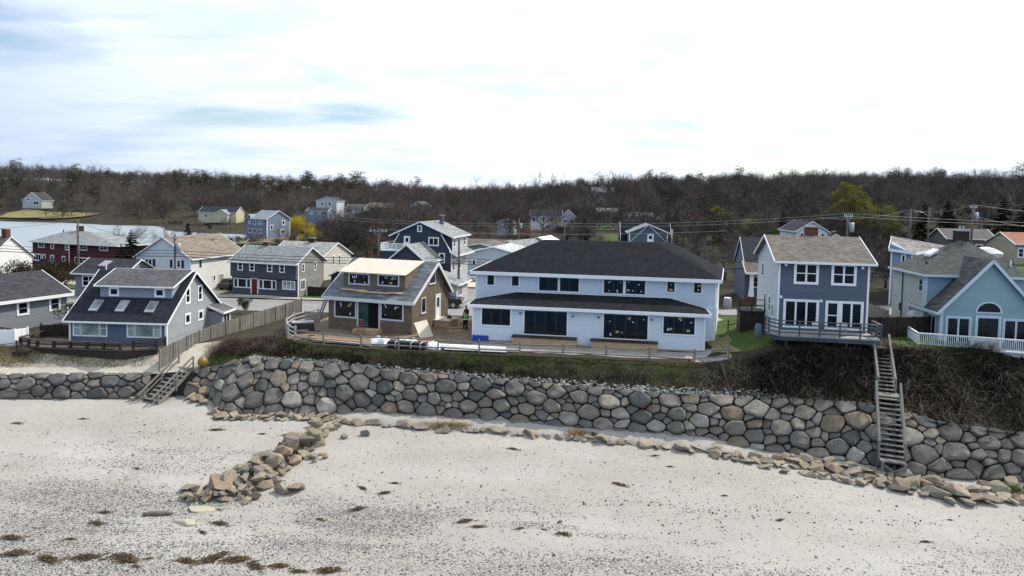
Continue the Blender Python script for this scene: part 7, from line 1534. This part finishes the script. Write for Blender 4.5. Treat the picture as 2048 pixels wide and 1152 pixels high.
T2('redbud', 'red_shrub', 'dark red tree left of the yellow-green willow', 'tree', 50.5, 190, 10.2, None, 1.4)
T2('willow', 'willow_tree', 'yellow-green willow above the right end of the white house', 'tree', 46.0, 150, 10.2, None, 1.45)
T2('willow', 'willow_tree', 'tall yellow-green willow above the taupe roof', 'tree', 66.0, 131, 14.8, None, 1.25)
T2('palebud', 'pale_shrub', 'pinkish leafless shrub behind the right corner of the white house', 'shrub', 28.5, 110, 5.6, None, 1.3)
T2('spruce0', 'spruce_tree', 'dark conifer left of the small white gable house', 'conifer', 55.5, 140, 11.0, None, 1.1); T2('spruce0', 'spruce_tree', 'broad dark conifer right of the small white gable house', 'conifer', 60.8, 136, 9.8, None, 1.5); T2('spruce1', 'spruce_tree', 'second dark conifer right of the small white gable house', 'conifer', 57.8, 131, 8.2, None, 1.5)
T2('spruce0', 'spruce_tree', 'pointed dark conifer above the blue annex', 'conifer', 75.4, 125, 13.2, None, 1.15); T2('cedar', 'cedar_tree', 'dark conifer left of the tall right utility pole', 'conifer', 81.5, 128, 13.6, None, 1.4); T2('spruce1', 'spruce_tree', 'low broad conifer between the two conifers above the blue annex', 'conifer', 78.0, 119, 8.8, None, 1.6); T2('spruce1', 'spruce_tree', 'dark conifer just behind the teal chimney', 'conifer', 84.8, 131, 11.0, None, 1.4)
T2('spruce0', 'spruce_tree', 'large dark conifer at the far right behind the boat', 'conifer', 93.4, 130, 14.2, None, 1.35); T2('spruce1', 'spruce_tree', 'second large dark conifer at the right picture edge', 'conifer', 98.5, 132, 12.6, None, 1.5)
for i, (x, y, zt, lab) in enumerate(((119, 170, 22.0, 'tall bare tree rising over the skyline at the far right'), (110, 150, 21.0, 'tallest bare tree at the right picture edge'), (101, 172, 18.6, 'bare tree left of the tall pair at the far right'))): T2('bigbare', 'bare_tree', lab, 'tree', x, y, zt, None, 1.1)
T2('shrubby', 'bare_shrub', 'leafless dark shrub between the white house and the porch cottage', 'shrub', 25.0, 86, 5.0, None, 1.0); T2('bare2', 'bare_tree', 'spreading leafless tree in the gap left of the porch cottage', 'tree', 31.5, 100, 8.0, None, 1.1); T2('bare0', 'bare_tree', 'leafless tree right behind the taupe roof end', 'tree', 50.0, 96, 9.0, None, 1.1); T2('bare2', 'bare_tree', 'leafless tree between the taupe roof and the blue annex', 'tree', 47.5, 84, 7.4, None, 1.1)
T2('greentree', 'spring_tree', 'small round grey-green tree behind the left end of the taupe roof', 'tree', 51.5, 135, 7.6, None, 1.2)
o = plant('darkbush', 'hedge', 'low brown hedge in front of the red house, left', 'hedge', -70, 104, 1.5, 'brown hedges before the red house', names=NB); o = plant('darkbush', 'hedge', 'low brown hedge in front of the red house, middle', 'hedge', -66, 103, 1.7, 'brown hedges before the red house', names=NB); plant('darkbush', 'hedge', 'rounded brown hedge in front of the red house, right', 'hedge', -61.5, 104.5, 1.6, 'brown hedges before the red house', names=NB)
for i, (x, y, s, lab) in enumerate(((-69.5, 94, 1.9, 'left'), (-64.5, 91.5, 2.0, 'middle'), (-60.2, 90.5, 1.7, 'right'))): plant('darkbush', 'brown_shrub', f'wide dark brown shrub behind the grey bungalow roof, {lab}', 'shrub', x, y, s, 'brown shrubs behind the grey bungalow', names=NB)
plant('greenbush', 'evergreen_shrub', 'dark green shrub between the grey bungalow and the blue cottage', 'shrub', -42.2, 66.5, 1.5, names=NB); plant('greenbush', 'evergreen_shrub', 'second dark green shrub behind the blue cottage roof left end', 'shrub', -41.0, 69.5, 1.3, names=NB)
pt = plant('greenbush', 'potted_shrub', 'small round potted shrub by the street end of the board fence', 'shrub', -28.7, 73.4, .75, names=('stem', 'foliage')); MB().tube([(0, 0, 0), (0, 0, .5)], [.35, .5], 10).build('pot', CONC, pt); pt.location.z += .45
for i, (x, y, zt, k, lab) in enumerate(((25.5, 93, 6.6, 'dense0', 'dark bare tree left of the porch cottage roof'), (34.5, 96, 8.2, 'dense1', 'dark bare tree rising right behind the porch cottage'), (24.0, 104, 7.4, 'dense1', 'dark bare tree between the white house roof and the porch cottage'), (49.0, 89, 8.6, 'dense0', 'dark bare tree in the gap left of the blue annex'), (54.0, 101, 9.6, 'dense1', 'dark bare tree behind the left end of the blue annex'), (41.5, 98, 8.8, 'dense0', 'dark bare tree peeking over the middle of the taupe roof'), (57, 112, 10.4, 'dense0', 'dark bare tree over the roof of the blue annex'), (-12.5, 118, 6.2, 'dense0', 'dark bare tree right behind the navy gambrel house'), (-46, 112, 4.8, 'dense0', 'dark bare tree between the tan roof and the cream house'))):
    T2(k, 'bare_tree', lab, 'tree', x, y, zt, None, 1.15)
# thicket trees standing between the houses and the hill
rr = random.Random(2024)
ZONES = [('leafless tree in the thicket behind the white house', (-6, 30), (150, 235), 26, 8.5), ('leafless tree in the thicket around the houses left of centre', (-62, -10), (150, 290), 50, 8.8), ('leafless tree in the thicket right of centre behind the taupe roof', (28, 84), (112, 240), 66, 8.6), ('leafless tree in the thicket behind the teal house', (78, 150), (135, 240), 36, 9.5), ('leafless tree on the far pond shore', (-235, -100), (318, 350), 34, 8.5)]
HOUSES_XY = [(o.location.x, o.location.y) for o in bpy.data.objects if o.type == 'EMPTY' and o.get('category') == 'house']
for lab, (x0, x1), (y0, y1), n, h in ZONES:
    for k in range(n):
        for tr in range(20):
            x, y = rr.uniform(x0, x1), rr.uniform(y0, y1)
            if hz(x, y) > -2.6 and all(not (-3 < x - a < 13 and -5 < y - b < 10) for a, b in HOUSES_XY): break
        key = rr.choice(['bare0', 'bare1', 'dense0', 'dense1', 'dense0', 'bare3', 'shrubby']); hh = h * rr.uniform(.65, 1.2) * (.6 if key == 'shrubby' else 1)
        T2(key, 'bare_tree', lab, 'tree', x, y, hz(x, y) + hh, lab.replace('tree', 'trees', 1), rr.uniform(1.0, 1.25))
rs = random.Random(91)
for k in range(34):
    x = rs.choice([rs.uniform(-75, -15), rs.uniform(-35, 95), rs.uniform(-35, 95)]); y = rs.uniform(318, 372); hh = rs.uniform(11.5, 17.5) if x > -20 else rs.uniform(9, 13)
    T2(rs.choice(['bigbare', 'bigbare1', 'bare0']), 'bare_tree', 'tall leafless tree standing in the wood on the central hill', 'tree', x, y, hz(x, y) + hh, 'tall leafless trees on the central skyline', rs.uniform(1.0, 1.25))
for k in range(16):
    x = rs.uniform(-270, -95); y = rs.uniform(395, 470)
    T2(rs.choice(['pine0', 'pine1']), 'pine_tree', 'dark pine standing in the wood on the left hill', 'tree', x, y, hz(x, y) + rs.uniform(11, 17), 'dark pines on the left skyline', rs.uniform(1.0, 1.4))
# far wood: one mass, instanced
def join_proto(key):
    a, c = TREES[key]; me = bpy.data.meshes.new('wood_' + key); bm = bmesh.new(); bm.from_mesh(a); n = len(bm.faces); bm.from_mesh(c); bm.to_mesh(me); bm.free()
    me.materials.append(a.materials[0]); me.materials.append(c.materials[0]); mi = np.zeros(len(me.polygons), np.int32); mi[n:] = 1; me.polygons.foreach_set('material_index', mi); return me
pc = bpy.data.collections.new('wood_kinds')
KINDS = ['bare0', 'bare1', 'bare2', 'bare3', 'pine0', 'pine1', 'redbud']
for i, k in enumerate(KINDS):
    ob = bpy.data.objects.new('wood_kind_%02d' % i, join_proto(k)); pc.objects.link(ob)
rg = np.random.RandomState(4); pts = []; att = []
while len(pts) < 3700:
    y = 205 + 440 * rg.random_sample() ** 1.15; x = rg.uniform(-.82, .82) * y
    if y < 296 and (rg.random_sample() < .45 or (x < -58) or (18 < x < 66 and y < 226)): continue
    if hz(x, y) < .6: continue
    if any(-4 < x - a < 14 and -9 < y - b < 11 for a, b in HOUSES_XY): continue
    if -262 < x < -212 and y < 362: continue
    r_ = rg.random_sample(); left = x < -.15 * y
    pf = .07 if (left and y > 400) else (.05 if x > 60 else .02)
    kind = rg.randint(0, 4) if r_ > pf + .02 else (rg.randint(4, 6) if r_ < pf else 6)
    s = rg.uniform(.62, 1.12) * (.92 if y > 450 else .85 if y > 296 else .68); s *= rg.choice([.75, 1.0, 1.25])
    pts.append((x, y, hz(x, y) - .2)); att.append((kind, s, rg.uniform(0, 6.28)))
me = bpy.data.meshes.new('far_wood'); me.from_pydata(pts, [], []); att = np.array(att)
for nm, ty, col in (('kind', 'INT', att[:, 0].astype(np.int32)), ('size', 'FLOAT', att[:, 1].astype(np.float32)), ('spin', 'FLOAT', att[:, 2].astype(np.float32))):
    a = me.attributes.new(nm, ty, 'POINT'); a.data.foreach_set('value', col)
fw = mk('far_wood', me); tag(fw, 'leafless brown wood with scattered pines covering the far hill', 'wood', kind='stuff')
ng = bpy.data.node_groups.new('wood_scatter', 'GeometryNodeTree'); ng.interface.new_socket('Geometry', in_out='INPUT', socket_type='NodeSocketGeometry'); ng.interface.new_socket('Geometry', in_out='OUTPUT', socket_type='NodeSocketGeometry')
gi, go = ng.nodes.new('NodeGroupInput'), ng.nodes.new('NodeGroupOutput'); ip = ng.nodes.new('GeometryNodeInstanceOnPoints'); ci = ng.nodes.new('GeometryNodeCollectionInfo'); ci.inputs['Collection'].default_value = pc; ci.inputs['Separate Children'].default_value = True; ci.inputs['Reset Children'].default_value = True
def na(nm, ty): n = ng.nodes.new('GeometryNodeInputNamedAttribute'); n.data_type = ty; n.inputs['Name'].default_value = nm; return n.outputs['Attribute']
cx = ng.nodes.new('ShaderNodeCombineXYZ'); ng.links.new(na('spin', 'FLOAT'), cx.inputs[2]); e2r = ng.nodes.new('FunctionNodeEulerToRotation'); ng.links.new(cx.outputs[0], e2r.inputs[0])
ng.links.new(gi.outputs[0], ip.inputs['Points']); ng.links.new(ci.outputs[0], ip.inputs['Instance']); ip.inputs['Pick Instance'].default_value = True
ng.links.new(na('kind', 'INT'), ip.inputs['Instance Index']); ng.links.new(e2r.outputs[0], ip.inputs['Rotation']); ng.links.new(na('size', 'FLOAT'), ip.inputs['Scale']); ng.links.new(ip.outputs[0], go.inputs[0])
fw.modifiers.new('scatter', 'NODES').node_group = ng

# brush filling the waste ground between the houses and the hill
pc2 = bpy.data.collections.new('brush_kinds')
for i, k in enumerate(['shrubby', 'bare2', 'darkbush', 'palebud', 'redbud', 'greenbush', 'bare3']):
    ob = bpy.data.objects.new('brush_kind_%02d' % i, join_proto(k)); pc2.objects.link(ob)
def in_poly(x, y, P_): 
    c = False
    for i in range(len(P_)):
        (x1, y1), (x2, y2) = P_[i], P_[i - 1]
        if (y1 > y) != (y2 > y) and x < (x2 - x1) * (y - y1) / (y2 - y1) + x1: c = not c
    return c
CLEAR = [[(-30, 60), (110, 60), (110, 79), (10, 80), (8, 98), (-10, 100), (-30, 100)], [(20, 156), (42, 156), (43, 187), (22, 189)], [(20, 198), (36, 196), (37, 222), (22, 224)], [(-264, 334), (-208, 334), (-208, 364), (-264, 364)], [(-11, 97), (4, 97), (6, 116), (-11, 116)], [(60, 92), (86, 92), (88, 112), (60, 112)]]
HB = []
for o_ in bpy.data.objects:
    if o_.type == 'EMPTY' and o_.get('category') == 'house':
        a_ = o_.rotation_euler.z; HB.append((o_.location.x, o_.location.y, math.cos(a_), math.sin(a_)))
rg = np.random.RandomState(14); pts = []; att = []
while len(pts) < 1500:
    y = 92 + 225 * rg.random_sample() ** .8; x = rg.uniform(-.8, .8) * y
    if hz(x, y) < -2.3 or (x < 21 and y < 128) or (x < -44 and y < 172): continue
    if any(in_poly(x, y, P_) for P_ in CLEAR): continue
    bad = False
    for hx, hy, c_, s_ in HB:
        u_, v_ = (x - hx) * c_ + (y - hy) * s_, -(x - hx) * s_ + (y - hy) * c_
        if -2 < u_ < 14 and -6 < v_ < 12: bad = True; break
    if bad: continue
    kind = int(rg.choice(7, p=[.34, .13, .16, .12, .07, .08, .10])); s = {0: .62, 1: .45, 2: 1.0, 3: .6, 4: .5, 5: 1.2, 6: .42}[kind] * rg.uniform(.6, 1.25)
    pts.append((x, y, hz(x, y) - .1)); att.append((kind, s, rg.uniform(0, 6.28)))
me = bpy.data.meshes.new('brush'); me.from_pydata(pts, [], []); att = np.array(att)
for nm, ty, col in (('kind', 'INT', att[:, 0].astype(np.int32)), ('size', 'FLOAT', att[:, 1].astype(np.float32)), ('spin', 'FLOAT', att[:, 2].astype(np.float32))):
    a = me.attributes.new(nm, ty, 'POINT'); a.data.foreach_set('value', col)
bo_ = mk('brush', me); tag(bo_, 'tangled leafless brush covering the low ground below the wood', 'brush', kind='stuff')
ng2 = ng.copy(); bo_.modifiers.new('scatter', 'NODES').node_group = ng2
for n_ in ng2.nodes:
    if n_.bl_idname == 'GeometryNodeCollectionInfo': n_.inputs['Collection'].default_value = pc2

# ---------------------------------------------------------------- brambles and grasses on the bank
BRAM = two_tone('bramble_canes', (.007, .006, .005), (.018, .015, .012), (.05, .042, .034), .8, 3, 0); BRAMR = two_tone('purple_canes', (.045, .028, .028), (.075, .05, .045), (.12, .09, .075), .8, 3, 0)
DUNE = two_tone('dune_grass', (.10, .09, .04), (.19, .165, .08), (.30, .255, .14), .5, 3, 0); GRASSG = two_tone('green_blades', (.03, .05, .012), (.06, .09, .02), (.11, .13, .04), .5, 3, 0); TANG = two_tone('tan_grass', (.20, .14, .06), (.31, .22, .10), (.42, .31, .16), .7, 3, 0)
def canes(name, label, base, L, w, arch, seed, mat, cat, segs=3, lean=.5):
    """bent thin strips, one mesh"""
    rg = np.random.RandomState(seed); n = len(base); az = rg.uniform(0, 2 * np.pi, n); ln = np.asarray(L) * rg.uniform(.5, 1.25, n); out = rg.uniform(.2, 1.0, n) * lean
    w_ = w * rg.uniform(.6, 1.5, n); V_ = np.zeros((n, (segs + 1) * 2, 3)); sidev = np.stack([-np.sin(az + rg.uniform(-.8, .8, n)), np.cos(az), rg.uniform(-.3, .3, n)], -1)
    for k in range(segs + 1):
        t = k / segs; hor = out * t ** 1.4 * ln; ver = ln * (t * (1 - out * .35) - arch * t * t * rg.uniform(.6, 1.2, n)); p = base + np.stack([np.cos(az) * hor, np.sin(az) * hor, ver], -1) + rg.normal(0, .02, (n, 3)) * ln[:, None] * t
        ww = (w_ * (1 - .8 * t))[:, None]; V_[:, 2 * k] = p - sidev * ww; V_[:, 2 * k + 1] = p + sidev * ww
    idx = np.arange(n)[:, None] * (segs + 1) * 2; F_ = np.concatenate([np.stack([idx[:, 0] + 2 * k, idx[:, 0] + 2 * k + 1, idx[:, 0] + 2 * k + 3, idx[:, 0] + 2 * k + 2], -1) for k in range(segs)])
    o = np_mesh(name, V_.reshape(-1, 3), F_, mat, 'stuff'); o['label'] = label; o['category'] = cat; return o
def bank_pts(n, x0, x1, k0, k1, seed, clump=0.0, power=1.0):
    rg = np.random.RandomState(seed); s = rg.uniform(s_at(x0), s_at(x1), n); k = k0 + (k1 - k0) * rg.random_sample(n) ** power
    if clump:
        cs_ = rg.uniform(s_at(x0), s_at(x1), max(3, int(clump))); i = rg.randint(0, len(cs_), n); m = rg.random_sample(n) < .75; s = np.where(m, cs_[i] + rg.normal(0, .6, n), s)
    u, l = top(s), lot(s); return np.stack([lerp(u[:, 0], l[:, 0], k), lerp(u[:, 1], l[:, 1], k), bank_z(s, k) - .03], -1)
def mounds(name, label, n_clump, per, x0, x1, k0, k1, L0, L1, seed, mat, cat, w=.015, arch=.5, lean=.9, rad=.5):
    """shrubs: clumps of canes fanning out of one crown, each clump its own size"""
    rg = np.random.RandomState(seed); s = rg.uniform(s_at(x0), s_at(x1), n_clump); k = rg.uniform(k0, k1, n_clump); L = rg.uniform(L0, L1, n_clump)
    cnt = (per * (L / L1) ** 1.3).astype(int) + 8; si = np.repeat(s, cnt); ki = np.repeat(k, cnt); Li = np.repeat(L, cnt)
    si = si + rg.normal(0, rad, len(si)) * Li / L1; ki = np.clip(ki + rg.normal(0, rad * .16, len(si)), 0.0, 1.05); u, l = top(si), lot(si)
    b = np.stack([lerp(u[:, 0], l[:, 0], ki), lerp(u[:, 1], l[:, 1], ki), bank_z(si, ki) - .05], -1)
    return canes(name, label, b, Li, w, arch, seed + 1, mat, cat, lean=lean)
PALEC = two_tone('pale_canes', (.07, .058, .046), (.12, .102, .082), (.19, .165, .135), .8, 3, 0); OLIVE = two_tone('weeds', (.028, .034, .012), (.052, .058, .02), (.10, .10, .04), .5, 3, 0)
mounds('brambles', 'tangle of dark leafless brambles on the slope right of the white house', 210, 130, 17, 47, .0, .97, .6, 2.5, 1, BRAM, 'brambles', .018, .6, 1.0, .7)
mounds('brambles', 'paler dead canes arching out of the dark brambles on the right slope', 120, 46, 14, 47, -.02, .9, .9, 2.3, 12, PALEC, 'brambles', .017, .62, 1.1, .7)
mounds('brambles', 'olive undergrowth between the brambles on the right slope', 60, 70, 17, 40, .1, 1.0, .3, .7, 13, OLIVE, 'brambles', .018, .4, .9, .6)
mounds('brambles', 'low dark brush between the boulder wall and the rail fence', 130, 55, -18.5, 17, .08, .55, .25, .8, 2, BRAM, 'brambles', .013, .45, .9, .45)
mounds('brambles', 'dry pale stems in the brush strip before the white house', 70, 24, -18, 17, .1, .6, .4, .95, 16, PALEC, 'brambles', .010, .35, .7, .4)
mounds('brambles', 'purplish brush mound beside the board fence, left of the brown cottage', 46, 170, -25.2, -19.0, .3, 1.0, .6, 1.35, 3, BRAMR, 'brambles', .015, .45, .8, .5)
mounds('brambles', 'green leafy shrubs among the brush left of the brown cottage', 26, 120, -23.6, -16.5, .35, 1.0, .4, .9, 17, OLIVE, 'brambles', .020, .4, .8, .45)
mounds('bank_grass', 'green grass along the top of the bank before the rail fence', 150, 90, -22.5, 16, .5, 1.02, .15, .34, 4, GRASSG, 'grass', .015, .3, .8, .6)
mounds('bank_grass', 'dull green weeds mixed through the bank brush', 120, 40, -24.5, 18, .08, .8, .2, .5, 14, OLIVE, 'grass', .015, .35, .9, .5)
canes('dune_grass', 'dry tan dune grass below the dark deck of the blue cottage', bank_pts(15000, -52, -29.6, .22, .98, 5, 110), .48, .012, .3, 5, DUNE, 'grass', lean=.8)
canes('green_weeds', 'green leafy weeds by the sandy path next to the yellow buoy', bank_pts(2600, -25.0, -22.6, .1, .6, 6, 12), .35, .018, .4, 6, GRASSG, 'grass', lean=.9)
canes('green_weeds', 'green grass slope below the teal house lawn', bank_pts(4000, 28.8, 35, .72, 1.05, 7, 20), .28, .014, .3, 7, GRASSG, 'grass', lean=.8)
def tuft(name, label, x, y, rx, ry, n, L, mat, seed):
    rg = np.random.RandomState(seed); px = x + rg.normal(0, rx, n); py = y + rg.normal(0, ry, n); return canes(name, label, np.stack([px, py, beach_z(px, py) + .2], -1), L, .016, .4, seed, mat, 'grass', lean=1.0)
tuft('beach_grass', 'wide tuft of tan grass at the wall foot, left of centre', -4.2, 48.9, .85, .18, 900, .5, TANG, 21); tuft('beach_grass', 'tan and green grass tuft at the wall foot below the white house', 4.9, 47.7, .35, .2, 420, .55, TANG, 22); tuft('beach_grass', 'small grass tuft right of the one below the white house', 6.0, 47.5, .2, .15, 220, .45, GRASSG, 23); tuft('beach_grass', 'green grass tuft at the wall foot near the right picture edge', 31.2, 41.0, .3, .25, 320, .5, GRASSG, 24)
print('objects', len(bpy.data.objects), 'faces', sum(len(o.data.polygons) for o in bpy.data.objects if o.type == 'MESH'))
